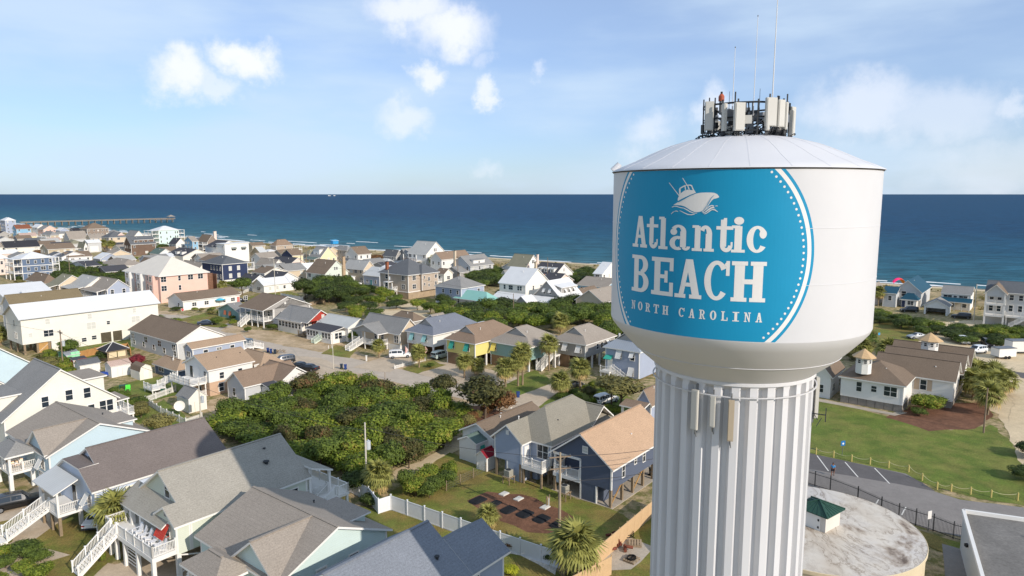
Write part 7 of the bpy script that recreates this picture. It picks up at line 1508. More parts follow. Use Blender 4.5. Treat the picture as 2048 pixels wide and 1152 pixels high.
P_['l'] = pole('grey pole by the wooden fence among the bushes', (1027, 641), 587, 0, m=POLE, r=.13)
P_['m'] = pole('thin pole in front of the cream two-storey house gable', (1095, 573), 515, 0)
P_['n'] = pole('thin pole in front of the grey dormer cottage', (1095, 612), 586, 0)
P_['o'] = pole('tall pole left of the big turreted beach house', (1947, 644), 568, 0, m=POLEC)
P_['p'] = pole('lone wooden pole on the grass beyond the white club buildings', (1967, 866), 776, 0, r=.13)
P_['q'] = pole('pole among the bushes left of the apartment house', (141, 560), 510, 1)
P_['r'] = pole('pole in front of the low arched white porch', (173, 552), 527, 0, m=POLEC)
P_['s'] = pole('brown pole beside the chimney gable near the beach', (396, 500), 478, 1)
P_['t'] = pole('far pole over the cottages right of the pier', (603, 560), 500, 0)
WIRE = mat('wire_black', (70, 66, 62), .6, var=0)
def wire(a, b_, za=0, zb=0, sag=.6, r=.018, label='thin overhead wire'):
 (pa, ha), (pb, hb) = a, b_; A = Vector((pa.x, pa.y, ha + za)); B = Vector((pb.x, pb.y, hb + zb)); b = MB(); n = 14; q0 = None
 for i in range(n + 1):
  t_ = i / n; q = A.lerp(B, t_) - Vector((0, 0, sag * 4 * t_ * (1 - t_)))
  if q0 is not None: b.bar(q0, q, r * 2)
  q0 = q
 tag(b.build('overhead_wire', [WIRE]), label, 'wire')
far_end = (G(1400, 905, 8), 9.0)
wire(P_['a'], far_end, -.3, .6, label='uppermost of three wires running from the weathered pole past the sand roof'); wire(P_['a'], far_end, -1.7, -.4, label='middle of three wires running from the weathered pole past the sand roof'); wire(P_['a'], far_end, -3.2, -1.8, label='lowest of three wires running from the weathered pole past the sand roof')
wire(P_['a'], P_['b'], -.6, -.6, label='wire from the weathered pole to the slim pole in the thicket'); wire(P_['b'], P_['d'], -1, -.6, label='wire strung over the thicket to the pole by the beige shed'); wire(P_['d'], P_['c'], -.6, -.6, label='wire over the sheds towards the pole before the cream block')
wire(P_['c'], (G(-60, 700), 9), -.5, 0, label='wire leaving the cream block pole to the left'); wire(P_['f'], P_['e'], -.6, -.3, label='wire crossing from the cottage pole to the street pole'); wire(P_['j'], P_['f'], -.6, -.6, label='wire from the mansion pole to the cottage pole'); wire(P_['j'], P_['l'], -.6, -.3, label='wire from the mansion pole to the pole by the wooden fence')
# ---------------------------------------------------------------- fences
def fence(label, pts, h, post_m, panel_m, step=2.4, style='board', name='fence', pw=.13, group=None):
 pts = [Vector((p.x, p.y, 0)) for p in pts]; t = thing(name, label, 'fence', pts[0]); o = pts[0]; cache = {}
 pb = MB(); pb.box(-pw / 2, pw / 2, -pw / 2, pw / 2, 0, h + .12); pb.box(-pw * .65, pw * .65, -pw * .65, pw * .65, h + .12, h + .17); pm = pb.mesh('post', [post_m])
 for k, (a, c) in enumerate(zip(pts, pts[1:])):
  n = max(1, round((c - a).length / step)); L_ = (c - a).length / n; d = (c - a).normalized(); ang = atan2(d.y, d.x); key = round(L_, 2)
  if key not in cache:
   b = MB(); w = L_ - pw
   if style == 'board':
    b.box(0, w, -.03, .03, h - .12, h); b.box(0, w, -.03, .03, .05, .18); nb = max(3, int(w / .18))
    for i in range(nb): x0 = w * i / nb; b.box(x0 + .004, x0 + w / nb - .004, -.012, .012, .18, h - .12)
   elif style == 'picket':
    b.box(0, w, -.02, .02, h * .75, h * .75 + .08); b.box(0, w, -.02, .02, h * .2, h * .2 + .08); nb = max(3, int(w / .2))
    for i in range(nb): x0 = w * (i + .25) / nb; b.box(x0, x0 + w / nb * .5, -.045, -.021, .04, h)
   elif style == 'iron':
    b.box(0, w, -.02, .02, h - .25, h - .2); b.box(0, w, -.02, .02, .12, .17); nb = max(3, int(w / .13))
    for i in range(nb): x0 = w * (i + .5) / nb; b.box(x0 - .011, x0 + .011, -.011, .011, .05, h)
   elif style == 'slab': b.box(0, w, -.04, .04, .02, h)
   elif style == 'wire':
    for z in (.3, .6, .9, h): b.box(0, w, -.008, .008, z - .008, z + .008)
    for i in range(int(w / .3)): b.box(i * .3, i * .3 + .012, -.006, .006, .02, h)
   cache[key] = b.mesh('fence_panel', [panel_m])
  for i in range(n + 1):
   if i == n and k < len(pts) - 2: continue
   link('post', pm, t, a + d * (L_ * i) - o, ang)
  for i in range(n): link('fence_panel', cache[key], t, a + d * (L_ * i + pw / 2) - o, ang)
 return t
VIN = mat('vinyl_white', (222, 222, 222), .5, var=.02); FW = mat('fence_pine', (178, 132, 80), .85, 'rough', .12); FW2 = mat('fence_grey_wood', (150, 132, 108), .9, 'rough', .15); STUC = mat('sand_panel', (196, 164, 124), .8, 'rough', .05)
fence('long white vinyl privacy fence stepping down behind the near houses', [G(700, 985), G(738, 1003), G(757, 1028), G(782, 1020), G(1000, 1097), G(1125, 1140)], 1.75, VIN, VIN)
fence('sand-coloured panel fence beside the slate blue raised house', [G(1190, 1135), G(1320, 1020)], 1.9, STUC, STUC, 1.7, 'slab', pw=.06)
fence('short sand-coloured panel fence at the bottom edge by the big palm', [G(1120, 1205), G(1222, 1150)], 1.9, STUC, STUC, 2.2, 'slab', pw=.06)
bases = [(1540, 948), (1600, 963), (1660, 982), (1715, 1004), (1762, 1026), (1797, 1040), (1831, 1051), (1866, 1062), (1906, 1078), (1930, 1084)]
IRON = mat('iron_black', (30, 34, 36), .5, var=.05)
fence('black iron picket fence curving round the reservoir', [G(*q) for q in bases], 1.8, IRON, IRON, 2.4, 'iron', pw=.08)
fence('white picket fence around the beige shed garden', [G(352, 783), G(291, 806), G(322, 827), G(372, 851), G(404, 840)], 1.1, WHITE, WHITE, 2.2, 'picket')
fence('short white picket fence joining the two-tone house to the beige shed', [G(398, 797), G(420, 788)], 1.2, WHITE, WHITE, 2.2, 'picket')
fence('new pine board fence behind the sheds', [G(160, 717), G(206, 706), G(256, 700), G(262, 712)], 1.6, FW, FW, 2.2)
fence('old grey board fence among the bushes behind the palms', [G(997, 636), G(1060, 650), G(1078, 640)], 1.9, FW2, FW2, 2.4)
fence('low white picket fence along the drive with the small palm', [G(789, 738), G(850, 722)], .7, WHITE, WHITE, 2.0, 'picket')
fence('thin wire fence with bleached posts in the back yard', [G(893, 983), G(972, 945)], 1.2, FW2, GREY, 2.4, 'wire', pw=.08)
fence('white fence along the hedge by the white metal-roofed cottage', [G(478, 590), G(505, 580)], 1.1, WHITE, WHITE, 2.2, 'picket')
fence('low white fence in front of the white metal-roofed cottage hedge', [G(562, 592), G(606, 600), G(622, 590)], 1.0, WHITE, WHITE, 2.2)
fence('grey wood fence behind the screened-porch house', [G(620, 612), G(652, 604)], 1.2, FW2, FW2, 2.4)
# rope line along the lawn
PY = mat('post_yellow_pine', (196, 178, 110), .85, 'rough', .1); pb = MB(); pb.cyl((0, 0, 0), (0, 0, .95), .1, .09, 8); pb.cyl((0, 0, .95), (0, 0, .99), .09, .05, 8); pmesh = pb.mesh('rope_post', [PY])
rp = [(1597, 902), (1632, 909), (1667, 915), (1703, 923), (1740, 929), (1777, 936), (1817, 944), (1844, 961), (1874, 979), (1902, 983), (1941, 989), (1982, 995), (2035, 1001)]
for i, q in enumerate(rp):
 o = link('rope_post', pmesh, None, G(*q)); tag(o, 'short yellowish wooden post of the rope line edging the big lawn', 'post', 'posts of the rope line along the lawn')
b = MB()
for a_, c_ in zip(rp, rp[1:]):
 A, B = G(*a_), G(*c_); A.z = B.z = .85; q0 = A
 for i in range(1, 9): t_ = i / 8; q = A.lerp(B, t_) - Vector((0, 0, .28 * 4 * t_ * (1 - t_))); b.bar(q0, q, .035); q0 = q
tag(b.build('rope', [mat('rope_pale', (206, 196, 150), .9)]), 'pale rope slung between the posts along the lawn edge', 'rope')
# signs
def sign(label, px, w, h, z, rgb, name='sign', rz=0, face=None):
 p = G(*px); t = thing(name, label, 'sign', p, rz); b = MB(); b.cyl((0, 0, 0), (0, 0, z + h), .035, n=6); b.build('sign_post', [GREY], t); b = MB(); b.box(-w / 2, w / 2, -.06, -.035, z, z + h); b.build('sign_board', [mat('sign_%d_%d' % (rgb[0], rgb[2]), rgb, .5, var=.02)], t)
 if face: m = MB(); face(m); m.build('sign_symbol', [WHITE], t)
sign('blue sign on a dark post at the edge of the big lawn', (1684, 912), .7, .7, 1.5, (30, 110, 170), rz=.3, face=lambda m: (m.box(-.08, .08, -.075, -.061, 1.65, 1.95), m.box(-.18, .18, -.074, -.062, 1.78, 1.86)))
sign('small blue sign beside the lane left of the club cupola', (1757, 682), .6, .6, 1.5, (60, 150, 190), rz=.3)
sign('white notice board on the iron fence with a dark symbol', (1856, 1062), .55, .9, 1.4, (226, 222, 216), rz=.35)
def ne(m): m.box(-.22, .22, -.085, -.07, 1.86, 1.94)
p = G(366, 632); t = thing('road_sign', 'red round no-entry sign with white bar at the cross street', 'sign', p, GRID - .8); b = MB(); b.cyl((0, 0, 0), (0, 0, 2.2), .03, n=6); b.build('sign_post', [GREY], t)
b = MB(); b.box(-.42, .42, -.05, -.03, 1.5, 2.3); b.build('sign_board', [WHITE], t); b = MB(); b.cyl((0, -.051, 1.9), (0, -.07, 1.9), .38, n=20); b.build('sign_disc', [mat('sign_red', (196, 40, 34), .5, var=.02)], t); b = MB(); ne(b); b.build('sign_bar', [WHITE], t)
def post(label, px, top, m, r=.1, name='post', cat='post', box=False):
 p, h = solve_z(top, px); b = MB()
 if box: b.box(-r, r, -r, r, 0, h); b.box(-r * 1.4, r * 1.4, -r * 1.4, r * 1.4, h, h + .1)
 else: b.cyl((0, 0, 0), (0, 0, h), r, n=8); b.cyl((0, 0, h), (0, 0, h + .05), r * .8, n=8)
 o = b.build(name, [m]); o.location = p; tag(o, label, cat)
post('tall white square post at the end of the street', (1023, 826), 804, WHITE, .12, box=True); post('left of two short bleached posts by the white post', (1007, 831), 824, FW2, .1); post('right of two short bleached posts by the white post', (1014, 829), 821, FW2, .1)
post('left of two short white posts on the strip lawn by the street', (657, 697), 691, WHITE, .08); post('right of two short white posts on the strip lawn by the street', (664, 697), 691, WHITE, .08)
post('thin dark post at the kerb before the thicket', (770, 757), 745, FW2, .06); post('white mailbox post at the drive of the beige gabled house', (733, 722), 712, WHITE, .14, box=True, name='mailbox', cat='mailbox')
post('white mailbox post beside the round bush near the cross street', (423, 650), 643, WHITE, .14, box=True, name='mailbox', cat='mailbox')
# flags on the white raised house
for lab, px, c in (('pinkish striped flag on the front left post of the white raised house', (819, 716), (206, 128, 124)), ('red flag on the corner post of the white raised house', (858, 716), (190, 60, 66))):
 p = G(*px); t = thing('flag', lab, 'flag', p, GRID); b = MB(); b.bar((-.3, 0, 1.6), (-1.2, 0, 2.9), .04); b.build('flagpole', [WHITE], t); b = MB()
 for k in range(6): b.box(-1.15 + k * .13, -1.02 + k * .13, .02 * sin(k * 2), .02 * sin(k * 2) + .015, 1.2 + k * .1, 2.8 - k * .14, k % 2)
 b.build('flag_cloth', [mat('flag_%d' % c[0], c, .8), WHITE], t)
# ---------------------------------------------------------------- pier
a_, c_ = G(40, 441, 4.5), G(349, 433.5, 4.5); a_.z = c_.z = 0; d = (c_ - a_); ln = d.length; d.normalize(); s_ = Vector((-d.y, d.x, 0))
t = thing('fishing_pier', 'long wooden fishing pier running out to sea with a small gazebo at its end', 'pier', a_, atan2(d.y, d.x)); PW = mat('pier_wood', (150, 134, 114), .9, 'rough', .12)
b = MB(); b.box(0, ln, -2.4, 2.4, 1.6, 2.0); b.box(ln - 30, ln - 4, -5.4, -2.4, .6, .9); b.build('deck', [PW], t); b = MB()
for y in (-2.3, 2.3): b.box(0, ln, y - .07, y + .07, 2.9, 3.05); b.box(0, ln, y - .04, y + .04, 2.4, 2.5)
k = 0
while k < ln:
 for y in (-2.3, 2.3): b.box(k, k + .16, y - .08, y + .08, 2.0, 2.95)
 k += 2.5
b.build('railing', [PW], t); pm = MB();
for y in (-2.1, 0, 2.1): pm.cyl((0, y, -6), (0, y, 1.6), .28, n=8)
pm.box(-.2, .2, -2.6, 2.6, 1.2, 1.6); pme = pm.mesh('pile_bent', [PW]); k = 6
while k < ln: link('pile_bent', pme, t, (k, 0, 0)); k += 7.5
b = MB()
for x in (ln - 8, ln - 2):
 for y in (-3, 3): b.box(x - .12, x + .12, y - .12, y + .12, 1.6, 5)
b.build('gazebo_post', [PW], t); b = MB(); b.box(ln - 9, ln - .5, -3.6, 3.6, 1.5, 1.95); A = [(ln - 9.5, -4, 5), (ln - .5, -4, 5), (ln - .5, 4, 5), (ln - 9.5, 4, 5)]
for i in range(4): b.slab([A[i], A[(i + 1) % 4], (ln - 5, 0, 7.4)], .2, 1, 1)
b.build('gazebo_roof', [PW, RM['taupe']], t)
# kite, beach things
p = G(1798, 565, 3.0); t = thing('kite', 'bright pink, red and orange inflatable kite over the surf', 'kite', p, .5); b = MB(); K = 12
def kp(i, j): a = -1.15 + 2.3 * i / K; w = 3.8 * (1 - .6 * (abs(i / K - .5) * 2) ** 2); return (8.5 * sin(a) * .5, (j - .5) * w * .5, 3.6 * cos(a) - 1.6 + .5 * (1 - (2 * j - 1) ** 2) - i * .12)
for i in range(K):
 for j in range(4): b.poly([kp(i, j / 4), kp(i + 1, j / 4), kp(i + 1, (j + 1) / 4), kp(i, (j + 1) / 4)], 0 if i < 5 else (1 if i < 8 else 2))
b.build('kite_canopy', [mat('kite_pink', (236, 40, 110), .6, var=.02), mat('kite_red', (230, 60, 50), .6, var=.02), mat('kite_orange', (250, 160, 40), .6, var=.02)], t); b = MB()
for i in (2, 6, 10): b.bar(kp(i, 0), (-6, -9, -3.2), .04)
b.build('kite_line', [WIRE], t)
p = G(669, 487, -1); t = thing('lifeguard_hut', 'small bright blue beach hut at the edge of the sand', 'hut', (p.x, p.y, -2.2), GRID); b = MB(); b.box(-2.4, 2.4, -1.6, 1.6, 1.0, 3.4); b.build('wall', [mat('hut_blue', (50, 140, 190), .6)], t); b = MB(); b.slab([(-2.8, -2, 3.5), (2.8, -2, 3.5), (2.8, 2, 4.0), (-2.8, 2, 4.0)], .12); b.build('roof', [mat('hut_blue_roof', (90, 170, 210), .6), WHITE], t)
b = MB(); [b.box(x - .1, x + .1, y - .1, y + .1, 0, 1) for x in (-2, 2) for y in (-1.4, 1.4)]; b.build('leg', [WOOD], t)
p = G(441, 612); t = thing('garden_umbrella', 'open teal garden umbrella on the terrace of the long ranch house', 'umbrella', p); b = MB(); b.cyl((0, 0, 0), (0, 0, 2.5), .03, n=6); b.build('pole', [WHITE], t); b = MB(); b.lathe([(1.6, 2.05), (.8, 2.4), (.03, 2.6)], 8); b.build('canopy', [mat('umbrella_teal', (70, 176, 200), .7)], t)
# far ships on the horizon
for lab, px, w in (('tiny white ship far out on the horizon left of the centre', (662, 388.6), 26), ('faint second ship on the horizon just right of the first', (672, 388.7), 18)):
 p = Vector(((px[0] - 1024) / FOC * 14000, 14000, -3)); t = thing('ship', lab, 'ship', p, .2); b = MB(); b.poly([(-w, -8, 0), (w, -8, 0), (w * 1.1, 0, 9), (-w, -8, 8)]); b.box(-w, w, -8, 8, 0, 8); b.build('hull', [WHITE], t); b = MB(); b.box(-w * .7, -w * .2, -6, 6, 8, 17); b.box(w * .3, w * .35, -1, 1, 8, 26); b.build('superstructure', [WHITE], t)
# ---------------------------------------------------------------- back yard things
MATB = mat('black_mesh', (30, 32, 36), .9, 'rough', .15)
def ribbed(label, px, w, l, rz):
 p = G(*px); t = thing('planter_bed', label, 'planting bed', (p.x, p.y, .05), rz, 'black planting beds on the mulch'); b = MB(); n = 16
 rim = [(w / 2 * (abs(cos(2 * pi * i / n)) ** .45) * (1 if cos(2 * pi * i / n) > 0 else -1), l / 2 * (abs(sin(2 * pi * i / n)) ** .45) * (1 if sin(2 * pi * i / n) > 0 else -1)) for i in range(n)]
 b.poly([(x * .86, y * .88, .12) for x, y in rim])
 for i in range(n): j = (i + 1) % n; b.poly([(*rim[i], 0), (*rim[j], 0), (rim[j][0] * .86, rim[j][1] * .88, .12), (rim[i][0] * .86, rim[i][1] * .88, .12)])
 b.build('cover', [MATB], t); b = MB()
 for k in range(7): y = -l * .38 + k * l * .126; b.box(-w * .41, w * .41, y - .04, y + .04, .11, .16)
 b.build('rib', [MATB], t)
for lab, px, w, l in (('black ribbed planting bed at the left end of the row on the mulch', (956, 1002), 1.5, 2.3), ('smallest black planting bed, second from the left on the mulch', (991, 1008), 1.1, 1.6), ('third black planting bed from the left on the mulch', (1017, 1021), 1.5, 2.1),
 ('fourth black planting bed from the left, mid row on the mulch', (1050, 1029), 1.6, 2.1), ('fifth black planting bed, left of the weathered pole foot', (1083, 1039), 1.6, 2.1), ('sixth black planting bed, at the right end behind the weathered pole', (1117, 1051), 1.6, 2.0)): ribbed(lab, px, l, w * .95, radians(48))
for lab, px in (('white paving slab at the back of the mulch, leftmost of three', (1008, 989)), ('white paving slab, middle of the three behind the planting beds', (1037, 999)), ('greyish paving slab, rightmost of three near the pipe stand', (1090, 1016))):
 p = G(*px); b = MB(); b.box(-.55, .55, -.4, .4, 0, .14); b.box(-.5, .5, -.35, .35, .14, .16); o = b.build('paving_slab', [mat('slab_white', (204, 200, 190), .8, 'rough', .06)]); o.location = (p.x, p.y, .02); o.rotation_euler = (0, 0, radians(50)); tag(o, lab, 'slab')
p = G(1096, 1012); t = thing('pipe_stand', 'small wooden stand with twin pipes at the mulch edge', 'pipe stand', p, GRID); b = MB(); [b.box(x - .06, x + .06, -.06, .06, 0, 1.3) for x in (-.25, .25)]; b.box(-.35, .35, -.03, .03, .9, 1.1); b.build('frame', [WOOD], t); b = MB(); b.cyl((0, -.1, 0), (0, -.1, 1.0), .05); b.build('pipe', [WHITE], t)
# rusty machinery on the pad
RUST = mat('rusty_steel', (112, 62, 46), .8, 'rough', .25)
p = G(1240, 1092); t = thing('scrap_pile', 'heap of rusty pipes, flanges and pallets on the concrete pad', 'scrap', (p.x, p.y, .08), GRID + .5); r3 = random.Random(11)
for k in range(7): b = MB(); x, y = r3.uniform(-1.5, 1.5), r3.uniform(-1, 1); a = r3.uniform(0, pi); l_ = r3.uniform(.6, 1.6); b.cyl((x - cos(a) * l_ / 2, y - sin(a) * l_ / 2, .2 + .1 * (k % 3)), (x + cos(a) * l_ / 2, y + sin(a) * l_ / 2, .25 + .12 * (k % 3)), .16, n=10); b.build('pipe', [RUST], t)
for k in range(4): b = MB(); x = -.3 + k * .42; b.cyl((x, .5, .5), (x + .12, .5, .5), .5, n=14); b.cyl((x - .1, .5, .5), (x + .25, .5, .5), .22, n=10); b.build('flange', [RUST], t)
b = MB()
for k in range(5): b.box(-.2, 1.1, -2.2 + k * .28, -2.0 + k * .28, .22, .27)
for x in (-.15, .4, .95): b.box(x, x + .1, -2.2, -.9, .02, .21)
b.build('pallet', [FW2], t); b = MB(); q0 = Vector((1.6, -1.5, .1))
for k in range(26): q = Vector((1.9 + .6 * cos(k * .5) + k * .02, -.8 + .6 * sin(k * .5), .1 + .01 * k)); b.bar(q0, q, .06); q0 = q
b.build('hose', [BLACK], t)
p = G(1263, 1122); t = thing('pallet_stack', 'dark pallet with black hoses at the near corner of the pad', 'pallet', (p.x, p.y, .08), GRID); b = MB(); [b.box(-.7, .7, -.6 + k * .26, -.42 + k * .26, .14, .2) for k in range(5)]; [b.box(-.65 + k * .6, -.55 + k * .6, -.6, .6, 0, .13) for k in range(3)]; b.build('pallet', [FW2], t)
b = MB(); q0 = Vector((-.5, 0, .3))
for k in range(30): q = Vector((.5 * cos(k * .6), .4 * sin(k * .6), .24 + .02 * (k % 6))); b.bar(q0, q, .09); q0 = q
b.build('hose', [BLACK], t)
# garden things on the lawn by the sheds
def blob_thing(name, label, cat, px, mats, boxes, rz=.4):
 p = G(*px); t = thing(name, label, cat, p, rz)
 for nm, mi, bb_ in boxes: b = MB(); [b.box(*q) for q in bb_]; b.build(nm, [mats[mi]], t)
BT = mat('tub_blue', (36, 70, 150), .5); GT = mat('toy_green', (96, 226, 80), .5); DG = mat('toy_dark_green', (44, 84, 66), .6)
blob_thing('cart', 'blue garden cart between the two white sheds', 'cart', (209, 753), [BT, BLACK], [('tub', 0, [(-.9, .9, -.5, .5, .3, .9)]), ('wheel', 1, [(-.6, -.3, -.55, .55, 0, .35), (.3, .6, -.55, .55, 0, .35)])])
blob_thing('garden_chair', 'bright green plastic chair on the lawn', 'chair', (256, 781), [GT, GT], [('seat', 0, [(-.4, .4, -.4, .4, .35, .45)]), ('backrest', 0, [(-.4, .4, .34, .42, .46, 1.0)]), ('leg', 1, [(-.38, -.3, -.38, -.3, 0, .34), (.3, .38, -.38, -.3, 0, .34), (-.38, -.3, .3, .38, 0, .34), (.3, .38, .3, .38, 0, .34)])])
blob_thing('garden_table', 'dark green plastic table beside the bright green chair', 'table', (247, 777), [DG], [('tabletop', 0, [(-.7, .7, -.5, .5, .6, .68)]), ('leg', 0, [(-.6, -.5, -.4, -.3, 0, .6), (.5, .6, -.4, -.3, 0, .6), (-.6, -.5, .3, .4, 0, .6), (.5, .6, .3, .4, 0, .6)])])
blob_thing('garden_bench', 'dark green bench tucked under the small white deck', 'bench', (331, 788), [DG], [('seat', 0, [(-.8, .8, -.3, .3, .4, .5)]), ('backrest', 0, [(-.8, .8, .25, .32, .5, 1.0)]), ('leg', 0, [(-.7, -.6, -.25, .25, 0, .4), (.6, .7, -.25, .25, 0, .4)])])
# ---------------------------------------------------------------- porch chairs
def adirondack():
 t = thing('porch_chair', 'white slatted porch chair', 'chair', (0, 0, 0))
 b = MB()
 for k in range(5): b.box(-.3, -.3 + .6, -.28 + k * .12, -.18 + k * .12, .36 - k * .035, .385 - k * .035)
 b.build('seat', [VIN], t); sl = []
 for k in range(5):
  b = MB(); hgt = 1.12 - .05 * (k - 2) ** 2; b.bar((-.24 + k * .12, .28, .2), (-.27 + k * .135, .58, hgt), .10, .02); b.build('back_slat', [VIN], t)
 for s in (-1, 1): b = MB(); b.box(s * .36 - .07, s * .36 + .07, -.36, .42, .56, .585); b.build('armrest', [VIN], t); b = MB(); b.box(s * .33 - .02, s * .33 + .02, -.34, -.26, 0, .56); b.bar((s * .31, -.3, .34), (s * .31, .5, .06), .03, .09); b.build('leg', [VIN], t)
 return t
c0_ = adirondack(); base_h = H88
for i in range(6):
 c = c0_ if i == 0 else copy_tree(c0_); x, y = -1.15 + (.1 if i % 2 else 0), .75 + i * 1.02
 w = base_h.o + base_h.R * x + base_h.L * y; c.location = (w.x, w.y, 2.9); c.rotation_euler = (0, 0, GRID - pi / 2 + .15 * sin(i * 3))
 c['label'] = ['white slatted porch chair nearest the house corner, first in the row of six', 'second white slatted porch chair from the deck corner', 'third white slatted porch chair, directly before the red shutter', 'fourth white slatted porch chair from the deck corner', 'fifth white slatted porch chair, next to last in the row', 'white slatted porch chair at the stair end of the row of six'][i]; c['group'] = 'six white chairs on the raised porch'
# furniture on the rear deck
for i, (lab, dx, dy) in enumerate((('white chair at the rear deck table, by the post', 1.0, 1.0), ('white chair behind the rear deck table', 1.6, 2.4), ('white chair at the far end of the rear deck', 2.6, 4.2))):
 c = copy_tree(c0_); w = base_h.o + base_h.R * (14.4 + dx) + base_h.L * dy; c.location = (w.x, w.y, 2.6); c.rotation_euler = (0, 0, GRID + i); c['label'] = lab; c['group'] = 'white chairs on the rear deck'
w = base_h.o + base_h.R * 14.9 + base_h.L * 1.6; t = thing('deck_table', 'round grey-green table on the rear deck of the sage house', 'table', (w.x, w.y, 2.6)); b = MB(); b.cyl((0, 0, .7), (0, 0, .75), .7, n=20); b.build('tabletop', [mat('table_sage', (170, 184, 166), .5)], t); b = MB(); b.cyl((0, 0, 0), (0, 0, .7), .06); b.build('leg', [GREY], t)
# heap of brush by the kerb
r3 = random.Random(8); b = MB()
for k in range(60): p0 = Vector((r3.uniform(-1.2, 1.2), r3.uniform(-.6, .6), r3.uniform(0, .6))); b.bar(p0, p0 + Vector((r3.uniform(-.6, .6), r3.uniform(-.4, .4), r3.uniform(0, .5))), .05)
o = b.build('brush_heap', [WOOD]); o.location = G(558, 706); tag(o, 'heap of cut branches beside the bins at the kerb', 'branches');
# ---------------------------------------------------------------- walker
def skinned(name, verts, edges, rads, m, parent, loc=(0, 0, 0), sub=1):
 me = bpy.data.meshes.new(name); me.from_pydata(verts, edges, []); o = link(name, me, parent, loc); md = o.modifiers.new('skin', 'SKIN'); md.use_smooth_shade = True
 for v, r in zip(me.skin_vertices[0].data, rads): v.radius = (r, r) if not isinstance(r, tuple) else r
 me.skin_vertices[0].data[0].use_root = True
 s = o.modifiers.new('sub', 'SUBSURF'); s.levels = sub; s.render_levels = sub; me.materials.append(m); return o
p = G(1665, 952); t = thing('person', 'person in a blue shirt and dark shorts walking across the parking bays', 'person', p, 2.6)
SK = mat('skin', (150, 104, 78), .6, var=.03); SH_ = mat('shirt_blue', (70, 150, 205), .8, var=.04); ST = mat('shorts_dark', (40, 42, 50), .8, var=.05)
V_ = [(0, 0, .95), (0, 0, 1.15), (0, .01, 1.38), (0, .02, 1.5), (0, .02, 1.55), (.1, 0, .90), (.12, .14, .52), (.12, .10, .1), (.12, .20, .04), (-.1, 0, .90), (-.12, -.10, .50), (-.12, -.32, .14), (-.12, -.26, .05),
 (.19, .0, 1.42), (.25, -.10, 1.15), (.24, -.04, .92), (.235, .0, .82), (-.19, 0, 1.42), (-.26, .06, 1.15), (-.25, .20, .96), (-.245, .26, .87)]
E_ = [(0, 1), (1, 2), (2, 3), (3, 4), (0, 5), (5, 6), (6, 7), (7, 8), (0, 9), (9, 10), (10, 11), (11, 12), (2, 13), (13, 14), (14, 15), (15, 16), (2, 17), (17, 18), (18, 19), (19, 20)]
R_ = [.13, .12, .14, .055, .05, .095, .062, .042, .035, .095, .062, .042, .035, .06, .042, .032, .035, .06, .042, .032, .035]
skinned('body', V_, E_, R_, SK, t)
hd = MB(); hd.lathe([(.02, 1.54), (.07, 1.56), (.085, 1.64), (.09, 1.70), (.075, 1.76), (.02, 1.79)], 12, (0, .03)); hd.box(-.012, .012, .11, .145, 1.64, 1.68); hd.box(-.10, -.085, .01, .05, 1.63, 1.69); hd.box(.085, .10, .01, .05, 1.63, 1.69); hd.build('head', [SK], t, smooth=False)
hr = MB(); hr.lathe([(.095, 1.67), (.1, 1.73), (.08, 1.79), (.02, 1.815)], 12, (0, .015)); hr.build('hair', [mat('hair_dark', (40, 30, 24), .8)], t)
skinned('shirt', [(0, 0, 1.02), (0, 0, 1.18), (0, .01, 1.40), (.19, 0, 1.42), (.25, -.08, 1.2), (-.19, 0, 1.42), (-.255, .05, 1.2)], [(0, 1), (1, 2), (2, 3), (3, 4), (2, 5), (5, 6)], [.155, .145, .158, .08, .06, .08, .06], SH_, t)
skinned('shorts', [(0, 0, .96), (.105, .01, .88), (.12, .10, .62), (-.105, 0, .88), (-.12, -.07, .60)], [(0, 1), (1, 2), (0, 3), (3, 4)], [.145, .115, .095, .115, .095], ST, t)
sh = MB(); sh.box(.07, .17, .06, .30, 0, .09); sh.box(-.17, -.07, -.36, -.14, 0, .09); sh.build('shoe', [mat('shoe_grey', (60, 60, 64))], t)
for sx, hx, hy, hz in ((1, .235, .01, .80), (-1, -.245, .29, .84)):
 b = MB(); b.box(hx - .02, hx + .02, hy - .045, hy + .045, hz - .08, hz)
 for k in range(4): b.bar((hx, hy - .035 + k * .023, hz - .08), (hx - sx * .02, hy - .035 + k * .023, hz - .15 + .01 * abs(k - 1.5)), .017)
 b.bar((hx, hy + .045, hz - .02), (hx, hy + .075, hz - .08), .018); b.build('hand', [SK], t)
